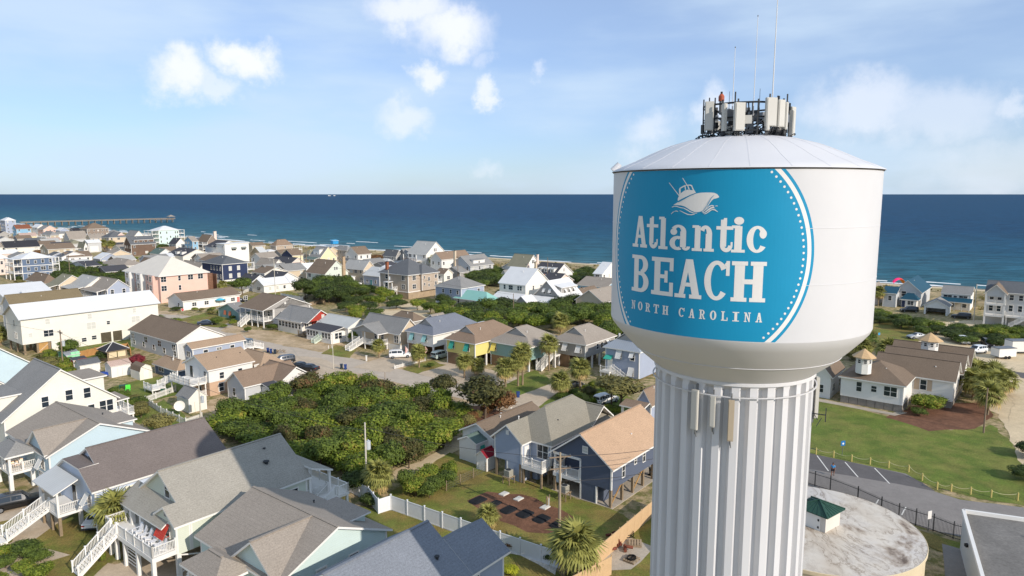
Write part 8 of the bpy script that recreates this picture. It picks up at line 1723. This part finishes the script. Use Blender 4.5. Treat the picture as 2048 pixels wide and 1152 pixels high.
# ---------------------------------------------------------------- trees, shrubs, palms
def leaf_mat(name, dark, light, dry=None, trans=.25):
 m = bpy.data.materials.new(name); m.use_nodes = True; t = m.node_tree; n = t.nodes; l = t.links; b = n['Principled BSDF']; b.inputs['Roughness'].default_value = .65; b.inputs['Specular IOR Level'].default_value = .25
 g = n.new('ShaderNodeNewGeometry'); oi = n.new('ShaderNodeObjectInfo'); tc = n.new('ShaderNodeTexCoord'); nz = n.new('ShaderNodeTexNoise'); nz.inputs['Scale'].default_value = 2.2; nz.inputs['Detail'].default_value = 2; l.new(tc.outputs['Object'], nz.inputs['Vector'])
 a = n.new('ShaderNodeMath'); a.operation = 'MULTIPLY_ADD'; l.new(nz.outputs['Fac'], a.inputs[0]); a.inputs[1].default_value = 1.1; a.inputs[2].default_value = -.35
 c = n.new('ShaderNodeMath'); c.operation = 'MULTIPLY_ADD'; l.new(g.outputs['Random Per Island'], c.inputs[0]); c.inputs[1].default_value = .6; l.new(a.outputs[0], c.inputs[2])
 d = n.new('ShaderNodeMath'); d.operation = 'MULTIPLY_ADD'; l.new(oi.outputs['Random'], d.inputs[0]); d.inputs[1].default_value = .25; l.new(c.outputs[0], d.inputs[2])
 r = n.new('ShaderNodeValToRGB'); e = r.color_ramp.elements; e[0].position = .1; e[0].color = (*s2l(dark), 1); e[1].position = .85; e[1].color = (*s2l(light), 1); l.new(d.outputs[0], r.inputs[0])
 if dry: x = e.new(1.0); x.color = (*s2l(dry), 1)
 l.new(r.outputs[0], b.inputs['Base Color']); tr = n.new('ShaderNodeBsdfTranslucent'); l.new(r.outputs[0], tr.inputs[0]); mx = n.new('ShaderNodeMixShader'); mx.inputs[0].default_value = trans
 l.new(b.outputs[0], mx.inputs[1]); l.new(tr.outputs[0], mx.inputs[2]); l.new(mx.outputs[0], n['Material Output'].inputs[0]); return m
LM = dict(yaupon=leaf_mat('leaf_yaupon', (52, 70, 20), (134, 148, 52), (158, 146, 66)), oak=leaf_mat('leaf_oak', (42, 58, 24), (108, 124, 52)), dark=leaf_mat('leaf_dark', (32, 46, 24), (86, 100, 48)), cedar=leaf_mat('leaf_cedar', (40, 44, 22), (104, 102, 56), (120, 88, 60)),
  brown=leaf_mat('leaf_brown', (84, 60, 40), (146, 108, 70)), red=leaf_mat('leaf_red', (84, 26, 34), (150, 60, 66)), lime=leaf_mat('leaf_lime', (120, 130, 30), (196, 196, 60)), olive=leaf_mat('leaf_olive', (84, 82, 44), (146, 138, 82)))
BARK = mat('bark', (104, 88, 72), .95, 'rough', .2)
def crown_mesh(name, seed, n, m, lobes=9, leaf=.085, flat=.8, spiky=.0, core=.72):
 r = random.Random(seed); L_ = [(Vector((0, 0, .15)), .72)]
 for k in range(lobes):
  a = r.uniform(0, 2 * pi); q = r.uniform(.35, .68); L_.append((Vector((q * cos(a), q * sin(a), r.uniform(-.35, .5))), r.uniform(.28, .46)))
 b = MB()
 for c, rad in L_:      # dense inner mass
  k = len(b.v); R8, S8 = 7, 5
  for i in range(1, S8):
   for j in range(R8):
    th = pi * i / S8; ph = 2 * pi * j / R8; q = rad * core * r.uniform(.8, 1.1); b.v.append((c.x + q * sin(th) * cos(ph), c.y + q * sin(th) * sin(ph), (c.z + q * cos(th)) * flat))
  for i in range(S8 - 2):
   for j in range(R8): j2 = (j + 1) % R8; b.f.append((k + i * R8 + j, k + i * R8 + j2, k + (i + 1) * R8 + j2, k + (i + 1) * R8 + j)); b.mi.append(0)
  b.f.append(tuple(k + j for j in range(R8))); b.mi.append(0)
 tot = sum(x[1] ** 2 for x in L_)
 for c, rad in L_:
  for _ in range(int(n * rad * rad / tot)):
   z = r.uniform(-.75, 1); ph = r.uniform(0, 2 * pi); s = sqrt(1 - z * z); d = Vector((s * cos(ph), s * sin(ph), z)); lump = 1 + .16 * noise.noise(d * 3.1 + Vector((seed, 0, 0)) + c * 5)
   p = c + d * (rad * r.uniform(.86, 1.07) * lump);
   if spiky and r.random() < spiky: p = c + d * rad * r.uniform(1.05, 1.35)
   p.z *= flat; nrm = (d + Vector((r.uniform(-.7, .7), r.uniform(-.7, .7), r.uniform(-.3, .9)))).normalized(); u = nrm.orthogonal().normalized(); u.rotate(Matrix.Rotation(r.uniform(0, 2 * pi), 3, nrm)); v = nrm.cross(u); w = leaf * r.uniform(.6, 1.3); h = w * r.uniform(.5, .9)
   b.poly([p - u * w, p - v * h, p + u * w, p + v * h])
 return b.mesh(name, [m])
def trunk_mesh(name, seed, h=1.0, r0=.07, limbs=5, m=None):
 r = random.Random(seed); b = MB(); q = Vector((0, 0, -.02)); pts = [q]
 for k in range(3): q = q + Vector((r.uniform(-.06, .06), r.uniform(-.06, .06), h / 3)); pts.append(q)
 for i in range(3): b.cyl(pts[i], pts[i + 1], r0 * (1 - i * .22), r0 * (1 - (i + 1) * .22), 7, caps=i == 0)
 for k in range(limbs): a = 2 * pi * k / limbs + r.uniform(-.4, .4); s = pts[1].lerp(pts[3], r.uniform(.1, .9)); b.cyl(s, s + Vector((cos(a) * .5, sin(a) * .5, r.uniform(.25, .6))), r0 * .45, r0 * .15, 5)
 return b.mesh(name, [m or BARK])
CM = {k: [crown_mesh('crown', i * 31 + hash_, 1900, LM[k], 8 + i % 3 * 2, sp=0) if False else crown_mesh('crown', i * 31 + hash_, 2600, LM[k], 9 + i % 3 * 2, leaf=.068, spiky=.14) for i in range(3 if k in ('yaupon', 'oak', 'dark') else 1)] for hash_, k in enumerate(LM)}
TM = [trunk_mesh('trunk', s) for s in (1, 2, 3)]
def plant(name, label, cat, p, r, h, kind, group=None, clear=.25, rs=None):
 """r crown radius, h total height"""
 rr = rs or rnd; t = thing(name, label, cat, (p[0], p[1], 0), rr.uniform(0, 6.28), group)
 ch = h * (1 - clear); o = link('crown', rr.choice(CM[kind]), t, (0, 0, h - ch * .5)); o.scale = (r * rr.uniform(.9, 1.15), r * rr.uniform(.9, 1.15), ch * .62)
 k = link('trunk', rr.choice(TM), t); k.scale = (r * .8, r * .8, h * .75); return t
def inside(p, poly):
 c = False; n = len(poly)
 for i in range(n):
  a, b_ = poly[i], poly[i - 1]
  if (a[1] > p[1]) != (b_[1] > p[1]) and p[0] < (b_[0] - a[0]) * (p[1] - a[1]) / (b_[1] - a[1]) + a[0]: c = not c
 return c
def scatter(px, gap, seed, z=0):
 poly = [tuple(G(*q))[:2] for q in px]; r = random.Random(seed); xs = [p[0] for p in poly]; ys = [p[1] for p in poly]; out = []
 for _ in range(4000):
  p = (r.uniform(min(xs), max(xs)), r.uniform(min(ys), max(ys)))
  if inside(p, poly) and all(hypot(p[0] - q[0], p[1] - q[1]) > gap for q in out): out.append(p)
 return out
rv = random.Random(21)
# where the houses stand, so that no shrub grows through a wall
FOOT = []
for o in bpy.data.objects:
 if o.parent is None and o.get('category') in ('house', 'building', 'apartment block', 'garage', 'shed', 'gazebo'):
  w = [c for c in o.children if c.name.startswith(('wall', 'room'))]
  for c in w:
   M4 = o.matrix_basis; vs = [M4 @ Vector(v.co) for v in c.data.vertices]; i_ = M4.inverted(); ls = [Vector(v.co) for v in c.data.vertices]
   FOOT.append((i_, min(v.x for v in ls), max(v.x for v in ls), min(v.y for v in ls), max(v.y for v in ls)))
def clear_of(p, mar=1.0):
 for M4, x0, x1, y0, y1 in FOOT:
  q = M4 @ Vector((p[0], p[1], 0))
  if x0 - mar < q.x < x1 + mar and y0 - mar < q.y < y1 + mar: return False
 return True
TINT = dict(yaupon='yellow-green', oak='mid green', dark='dark green', olive='olive', brown='brown-leaved', cedar='rusty green', red='red-leaved')
def clump(px, gap, rr, hh, kinds, label, group, seed, name='shrub', cat='shrub', clear=.1, mar=.8):
 """label: where the clump is; each plant adds its own colour, size and place within it"""
 x0, x1 = min(q[0] for q in px), max(q[0] for q in px); y0, y1 = min(q[1] for q in px), max(q[1] for q in px); noun = 'tree' if cat == 'tree' else 'shrub'; used = {}
 for p in scatter(px, gap, seed):
  if not clear_of(p, mar): continue
  r = rv.uniform(*rr); h = rv.uniform(*hh); k = rv.choice(kinds); qx, qy = PX((p[0], p[1], 0)); f = (qx - x0) / (x1 - x0); g = (qy - y0) / (y1 - y0)
  col = ['leftmost end', 'left edge', 'left part', 'left middle', 'right middle', 'right part', 'right edge', 'rightmost end'][min(7, max(0, int(f * 8)))]; row = ['hindmost', 'far', 'central', 'near', 'front'][min(4, max(0, int(g * 5)))]; sz = ['small', 'mid-sized', 'large'][min(2, int((r - rr[0]) / (rr[1] - rr[0]) * 3))]
  plant(name, '%s %s %s, %s %s of %s' % (sz, TINT[k], noun, row, col, label), cat, p, r, h, k, group, clear, rv)
# small cottages that fill the blocks between the named houses
r9 = random.Random(5); n9 = 0; used9 = set()
def hn(p): return min(HS0, key=lambda q: (q[0].xy - p.xy).length)[1].split(' with ')[0].split(' at the ')[0].split(' by the ')[0]
HS0 = [(o.location.copy(), o['label']) for o in bpy.data.objects if o.parent is None and o.get('category') == 'house']
for _ in range(3000):
 if n9 >= 46: break
 x, y = r9.uniform(-10, 1200), r9.uniform(470, 560); p = G(x, y)
 if p.y < 225 or p.dot(SEA_N) > 252 or not clear_of(p, 6.3): continue
 w = r9.choice(('white', 'white', 'cream', 'grey', 'lgrey', 'beige', 'shingle', 'palepink', 'tan', 'bluegrey')); rf = r9.choice(('grey', 'brown', 'dgrey', 'taupe', 'char', 'lgrey', 'mwhite', 'brown')); q = (p.x, p.y, 3.4)
 names = dict(lgrey='light grey', palepink='pale pink', bluegrey='blue-grey', shingle='shingled', dgrey='dark grey', char='charcoal', mwhite='white metal')
 lab = ' '.join(('%s cottage with %s roof near the %s' % (names.get(w, w), names.get(rf, rf), hn(p))).split()[:16]);
 if lab in used9: continue
 used9.add(lab); kd = r9.choice('XYX'); c = p - RV * 4.5 - LV * 4
 h = House('cottage', lab, 'house', PX((c.x, c.y, 3.4)), ze=r9.choice((3.2, 3.6, 5.4)), W=r9.uniform(8, 11), D=r9.uniform(7.5, 10)); rs_ = r9.uniform(1.7, 2.6)
 h.vol(WM[w], gable=kd, rise=rs_); h.roof(kd, RMat(rf, kd), rise=rs_); h.auto(); n9 += 1
 wl = [c_ for c_ in h.root.children if c_.name.startswith('wall')][0]; M4 = h.root.matrix_basis.inverted(); FOOT.append((M4, 0, h.W, 0, h.D))
Y, O, D_ = 'yaupon', 'oak', 'dark'
clump([(425, 880), (462, 842), (545, 812), (620, 786), (720, 786), (830, 806), (905, 822), (925, 846), (905, 872), (870, 912), (800, 950), (735, 970), (660, 950), (585, 920), (500, 890)], 2.75, (1.9, 3.2), (2.2, 4.8), (Y, Y, Y, Y, O, O, 'cedar'), 'the central thicket', 'shrubs of the central thicket', 1, mar=1.6)
clump([(905, 645), (915, 630), (985, 622), (1060, 630), (1110, 622), (1160, 606), (1240, 612), (1275, 680), (1215, 690), (1170, 655), (1080, 665), (1020, 660), (985, 672), (930, 668)], 5.2, (3.0, 4.4), (3.4, 5.2), (O, O, Y, D_), 'the belt behind the palm cottages', 'shrubs of the belt behind the palm cottages', 2)
clump([(690, 640), (690, 600), (730, 580), (800, 606), (860, 625), (900, 605), (905, 650), (850, 622), (740, 615), (760, 650)], 6.4, (2.2, 3.4), (2.6, 4.4), (O, Y, D_), 'the bushes ringing the sandy lot', 'bushes around the sandy lot', 3)
clump([(625, 600), (640, 575), (700, 580), (698, 605), (650, 612)], 3.6, (2.6, 3.8), (4.5, 6.2), (O, D_), 'the clump below the stone chimney', 'trees below the stone chimney', 4, 'broadleaf_tree', 'tree', .2)
clump([(1750, 628), (1800, 645), (1870, 657), (1960, 664), (2080, 676), (2090, 698), (1980, 698), (1900, 684), (1830, 668), (1756, 646)], 3.9, (2.0, 3.0), (2.0, 3.2), (O, D_, O, Y), 'the hedge below the right-hand beach houses', 'shrubs of the right-hand hedge belt', 5)
clump([(935, 560), (960, 545), (1000, 548), (1010, 575), (960, 580)], 4.2, (2.6, 3.8), (3.2, 4.6), (O, D_), 'the clump behind the blue-grey hip house', 'bushes behind the blue-grey hip house', 6)
clump([(1130, 560), (1170, 545), (1215, 560), (1190, 575), (1140, 570)], 5.0, (2.6, 3.6), (2.6, 4.0), (D_, O), 'the bushes by the sky blue cottage', 'bushes by the sky blue cottage', 7)
clump([(118, 565), (130, 540), (205, 540), (210, 560), (180, 572)], 5.0, (3.0, 4.4), (3.6, 5.2), (D_, O), 'the garden left of the peach house', 'trees left of the peach house', 8, 'broadleaf_tree', 'tree')
clump([(205, 575), (245, 550), (262, 560), (240, 590)], 4.5, (2.6, 3.8), (3.0, 4.6), (D_, O), 'the bushes before the peach house', 'bushes at the peach house front', 9)
clump([(60, 718), (140, 700), (150, 740), (132, 752)], 3.0, (1.3, 2.1), (1.4, 2.4), (Y, O, 'olive'), 'the border beside the sheds', 'shrubs by the sheds', 10)
clump([(225, 792), (262, 800), (290, 815), (282, 840), (250, 815)], 1.9, (1.0, 1.7), (1.2, 2.2), ('olive', O), 'the row by the ivory house deck', 'shrubs by the ivory house deck', 11)
clump([(800, 985), (840, 960), (900, 955), (893, 985), (850, 1003)], 1.7, (1.1, 1.8), (1.8, 2.8), (Y, O), 'the clump behind the vinyl fence', 'shrubs behind the vinyl fence', 12)
clump([(930, 845), (1005, 815), (985, 832), (935, 858)], 1.7, (.9, 1.6), (1.2, 2.2), ('brown', 'cedar', 'olive'), 'the scrub at the street end', 'brown scrub at the street end', 13)
clump([(1120, 800), (1200, 770), (1245, 790), (1180, 815)], 2.6, (.9, 1.5), (1.0, 1.8), (O, Y, D_), 'the garden among the palms', 'garden bushes among the palms', 14)
clump([(1690, 700), (1740, 680), (1748, 705), (1700, 722)], 2.8, (1.6, 2.4), (2.2, 3.2), (O, 'olive'), 'the trees behind the outbuilding', 'trees behind the outbuilding', 15)
clump([(-20, 1120), (40, 1095), (82, 1120), (80, 1160), (-20, 1180)], 1.9, (1.0, 1.4), (1.1, 1.6), (O, Y), 'the bottom left corner planting', 'shrubs in the bottom left corner', 16)
clump([(300, 520), (315, 500), (330, 498), (345, 508)], 6, (3, 4), (3, 5), (D_, O), 'the trees below the mint house', 'trees below the mint tower house', 17)
clump([(440, 660), (475, 632), (500, 640), (480, 650)], 3.2, (.8, 1.3), (.9, 1.5), (O, Y), 'the yard edge by the mint cottage', 'shrubs along the mint house yard', 18)
clump([(380, 622), (440, 618), (470, 622), (430, 632)], 3.0, (.8, 1.4), (.9, 1.4), ('olive', Y, O), 'the planting before the ranch house', 'plants before the ranch house', 19)
# one bush for most spare corners between the far houses
r5 = random.Random(77); n_ = 0
HS = [(o.location.copy(), o['label']) for o in bpy.data.objects if o.parent is None and o.get('category') == 'house']
def fill(p):
 k = r5.choice((O, D_, Y, 'olive')); near = min(HS, key=lambda q: (q[0].xy - p.xy).length)[1].split(' with ')[0].split(' at the ')[0]; lab = ' '.join(('%s garden bush by the %s' % (TINT[k], near)).split()[:16])
 plant('garden_shrub', lab, 'shrub', p, r5.uniform(1.2, 2.4), r5.uniform(1.6, 3.4), k, 'garden bushes between the beach houses', .1, r5)
for _ in range(900):
 x, y = r5.uniform(0, 1225), r5.uniform(492, 600)
 if n_ >= 36: break
 p = G(x, y)
 if clear_of(p, 1.4) and p.y < 520 and p.dot(SEA_N) < 225: fill(p); n_ += 1
singles = [((610, 600), 3.8, 7.8, 'dark', 'tall ragged pine-like tree left of the stone chimney', 'pine_tree'), ((485, 590), 4.4, 6.4, O, 'wide round tree right of the navy house', 'broadleaf_tree'), ((140, 716), 2.6, 4.2, O, 'round green tree behind the mint green shed', 'broadleaf_tree'),
 ((350, 655), 1.9, 2.8, Y, 'bright green bush at the roof edge of the duplex', 'shrub'), ((433, 650), 1.9, 2.4, O, 'round clipped bush beside the dark car at the cross street', 'shrub'), ((496, 665), 1.1, 1.6, O, 'small round bush by the street before the screened house', 'shrub'), ((546, 660), 1.7, 1.8, O, 'bush between the screened house and the red house', 'shrub'),
 ((706, 684), 1.4, 2.8, Y, 'upright green bush left of the long white stairs', 'shrub'), ((275, 735), 2.0, 2.8, 'red', 'dark red-leaved shrub before the duplex', 'shrub'), ((296, 738), 1.4, 2.0, 'olive', 'pale seedy shrub right of the red-leaved shrub', 'shrub'), ((210, 722), 1.7, 2.6, 'dark', 'dark bush left of the gazebo', 'shrub'), ((320, 862), 2.3, 2.8, 'olive', 'feathery olive shrub behind the picket fence', 'shrub'),
 ((970, 838), 4.0, 7.2, 'cedar', 'big rust-tinged cedar at the end of the street', 'cedar_tree'), ((1000, 832), 2.6, 4.4, 'brown', 'brown-leaved bush on the right side of the cedar', 'shrub'), ((890, 800), 2.8, 4.6, 'cedar', 'brownish cedar at the thicket edge near the street', 'cedar_tree'), ((1243, 826), 4.0, 6.0, 'olive', 'spreading flat-topped tree over the white SUV', 'spreading_tree'), ((1222, 812), 3.2, 5.4, 'olive', 'left crown of the spreading trees by the pale blue house', 'spreading_tree'),
 ((1224, 830), 1.5, 1.7, Y, 'round clipped bush behind the driftwood roof', 'shrub'), ((1180, 800), 1.5, 2.6, 'cedar', 'small brownish conifer right of the near palm', 'cedar_tree'), ((1850, 825), 2.4, 3.2, Y, 'flowering oleander bush before the club building door', 'shrub'), ((1870, 818), 1.9, 2.4, Y, 'smaller flowering bush right of the oleander', 'shrub'), ((1838, 832), 1.3, 1.5, O, 'low rounded bush at the oleander foot', 'shrub'),
 ((2062, 915), 2.2, 2.2, 'dark', 'dark hedge bush on the right edge of the lawn', 'shrub'), ((2052, 960), 1.8, 1.8, 'dark', 'second dark hedge bush on the right edge of the lawn', 'shrub'), ((870, 512 + 24), 3.0, 4.4, D_, 'dark tree under the brown-roofed pale house', 'broadleaf_tree'), ((752, 528), 3.6, 5.2, 'brown', 'brown-green tree right of the white grey-roofed house', 'broadleaf_tree'),
 ((725, 562), 2.4, 3.4, Y, 'green bush between the stone chimney and the pale blue cottage', 'shrub'), ((25, 1110), 1.2, .8, 'lime', 'low yellow-green shrub at the bottom left by the stairs', 'shrub'), ((1028, 1098), .9, 1.0, 'brown', 'reddish brown bush in the stone bed by the fence', 'shrub'), ((1076, 1104), .7, .8, 'dark', 'small dark bush in the stone bed by the fence', 'shrub'), ((1105, 1125), 1.0, 1.3, 'dark', 'dark bush at the foot of the big palm', 'shrub'),
 ((740, 1010), 1.5, 1.5, 'dark', 'dark bush tucked in the fence corner', 'shrub'), ((715, 985), 2.0, 2.8, D_, 'dark shrub behind the rear deck of the sage house', 'shrub'), ((200, 1128 - 4), .7, 1.3, Y, 'potted feathery plant beside the front stairs', 'shrub'), ((862, 735), 1.0, 1.0, O, 'low bush by the small palm on the street verge', 'shrub'), ((1020, 1148), .9, .9, 'lime', 'yellow-green bush at the bottom edge by the slate roof', 'shrub'),
 ((75, 515), 3.0, 4.6, 'brown', 'reddish brown tree before the long black roof', 'broadleaf_tree'), ((1010, 700), 2.2, 2.6, Y, 'yellow-green brush between the yellow cottage and the belt of bushes', 'shrub'), ((320, 665 - 10), 2.0, 3.6, O, 'leafy tree at the corner of the peach house', 'broadleaf_tree'), ((330, 648), 1.6, 1.6, 'dark', 'dark bush under the corner tree of the peach house', 'shrub'), ((352, 622), 1.8, 1.4, 'dark', 'dark bush under the end wall of the ranch house', 'shrub')]
for px, r, h, k, lab, nm in singles: plant(nm, lab, {'shrub': 'shrub'}.get(nm, 'tree'), G(*px), r, h, k, None, .12 if nm == 'shrub' else (.55 if nm[0] == 's' else .28), rv)
# dune scrub tufts: one mass
b = MB(); r6 = random.Random(4); shore = resample(SH, 2.0)
for p in shore:
 if p.y < 120 or p.y > 900: continue
 for _ in range(5):
  d_ = -r6.uniform(38, 84); q = p + SEA_N * d_ + Vector((r6.uniform(-1, 1), r6.uniform(-1, 1), 0)); e = noise.noise(Vector((q.x * .05, q.y * .05, 2)))
  if e < -.1: continue
  s = r6.uniform(.5, 1.5) * (1 + e)
  for __ in range(7): c = q + Vector((r6.uniform(-s, s), r6.uniform(-s, s), r6.uniform(.1, .6 + s * .4))); u = Vector((r6.uniform(-1, 1), r6.uniform(-1, 1), r6.uniform(-.4, .4))) * .5 * s; v = Vector((r6.uniform(-.3, .3), r6.uniform(-.3, .3), .5 * s)); b.poly([c - u, c - v * .6, c + u, c + v])
o = b.build('dune_brush', [leaf_mat('leaf_dune', (84, 80, 44), (150, 138, 86))]); o['kind'] = 'stuff'
# palms
FG = leaf_mat('frond_green', (52, 60, 24), (150, 148, 78), trans=.15); FD = leaf_mat('frond_dry', (130, 106, 62), (186, 160, 106), trans=.1)
def frond(m, seed):
 r = random.Random(seed); b = MB(); b.bar((0, 0, 0), (.42, 0, .06), .035, .02); n = 13
 for k in range(n):
  a = radians(-82 + 164 * k / (n - 1)); l_ = .62 * (1 - .22 * abs(k / (n - 1) - .5) * 2) * r.uniform(.9, 1.08); c = Vector((.40, 0, .06)); d = Vector((cos(a), sin(a), -.12)); s = Vector((-sin(a), cos(a), 0)) * .042
  m1 = c + d * l_ * .6; m2 = c + d * l_ + Vector((0, 0, -.22 * l_ - r.uniform(0, .12)))
  b.poly([c - s * .3, m1 - s + Vector((0, 0, .02)), m1 + s, c + s * .3]); b.poly([m1 - s + Vector((0, 0, .02)), m2, m1 + s])
 return b.mesh('frond', [m])
FR = [frond(FG, i) for i in range(3)]; FRD = [frond(FD, 9)]
pt = MB(); nseg = 7
for k in range(nseg): pt.cyl((.02 * sin(k), 0, k / nseg), (.02 * sin(k + 1), 0, (k + 1) / nseg + .01), .17 * (1.0 - .04 * k) * (1.08 if k % 2 else 1), .165 * (1.0 - .04 * k), 9)
PTM = pt.mesh('trunk', [mat('palm_trunk', (140, 122, 98), .95, 'rough', .2)])
def palm(label, base, crown_y, r, nf=44, group='sabal palms', rs=None):
 r *= 1.22
 rr = rs or rv; p, h = solve_z(crown_y, base); t = thing('palm_tree', label, 'palm tree', p, rr.uniform(0, 6), None); k = link('trunk', PTM, t); k.scale = (1.15, 1.15, max(.4, h - .1))
 for i in range(nf):
  f = (i + .5) / nf; el = radians(82 - 138 * f ** .85) + rr.uniform(-.1, .1); az = i * 2.39996 + rr.uniform(-.15, .15); dry = f > .8
  o = link('frond', (FRD if dry else FR)[i % (1 if dry else 3)], t, (0, 0, h)); o.rotation_euler = (rr.uniform(-.25, .25), -el, az); o.scale = (r * rr.uniform(.88, 1.06),) * 3
for lab, base, cy, r in (('small sabal palm before the beige gabled house', (758, 716), 692, 1.6), ('sabal palm on the verge before the white raised house', (838, 735), 706, 1.9), ('slender sabal palm left of the pair before the yellow cottage', (929, 756), 724, 1.8), ('short sabal palm right of the slender one before the yellow cottage', (955, 750), 731, 1.7),
 ('sabal palm left of the double palm on the lawn', (1011, 774), 737, 2.1), ('left palm of the tall double palm on the lawn', (1036, 772), 722, 2.1), ('right palm of the tall double palm on the lawn', (1045, 770), 708, 2.2), ('tall sabal palm against the outside stair', (1098, 742), 688, 2.1), ('full sabal palm before the slate cottage', (1160, 778), 738, 2.2),
 ('sabal palm beside the driveway end', (1121, 796), 764, 2.0), ('lone sabal palm standing in the belt of bushes', (1121, 668), 643, 2.4), ('shaggy sabal palm beside the white vinyl fence', (757, 994), 950, 1.9), ('squat wide palm between the ice blue and sage houses', (236, 1084), 1022, 2.2), ('big palm at the bottom right of the vinyl fence', (1150, 1150), 1092, 2.5),
 ('small straggly palm inside the white fence near the planting beds', (976, 1052), 1030, 1.3), ('palm by the brown-roofed pale house', (869, 545), 520, 2.6), ('left palm in the gap before the light grey hipped house', (208, 503), 487, 2.6), ('right palm in the gap before the light grey hipped house', (224, 506), 489, 2.8), ('young palm at the navy house corner', (446, 592), 570, 1.8),
 ('palm behind the club cupola on the left', (1722, 718), 695, 2.4), ('bushy palm between the two club buildings, left one', (1775, 738), 700, 2.6), ('bushy palm between the two club buildings, right one', (1790, 735), 704, 2.4), ('palm left of the teal-roofed beach house', (1756, 612), 585, 2.2), ('young palm at the left edge below the cream block', (2, 690), 668, 2.0)): palm(lab, base, cy, r)
for i, (x, y, c) in enumerate(((1945, 800, 762), (1968, 812, 770), (1990, 800, 765), (1952, 780, 745), (1985, 778, 748), (2008, 790, 760), (1935, 770, 738), (1975, 830, 790))):
 palm(['leftmost front palm of the grove right of the club', 'middle front palm of the grove right of the club', 'rightmost front palm of the grove right of the club', 'palm second from left at the back of the grove', 'palm at the centre back of the grove', 'palm at the far right of the grove', 'palm hard against the three-gabled building', 'nearest palm of the grove, towards the lawn'][i], (x, y), c, 2.4, 30)
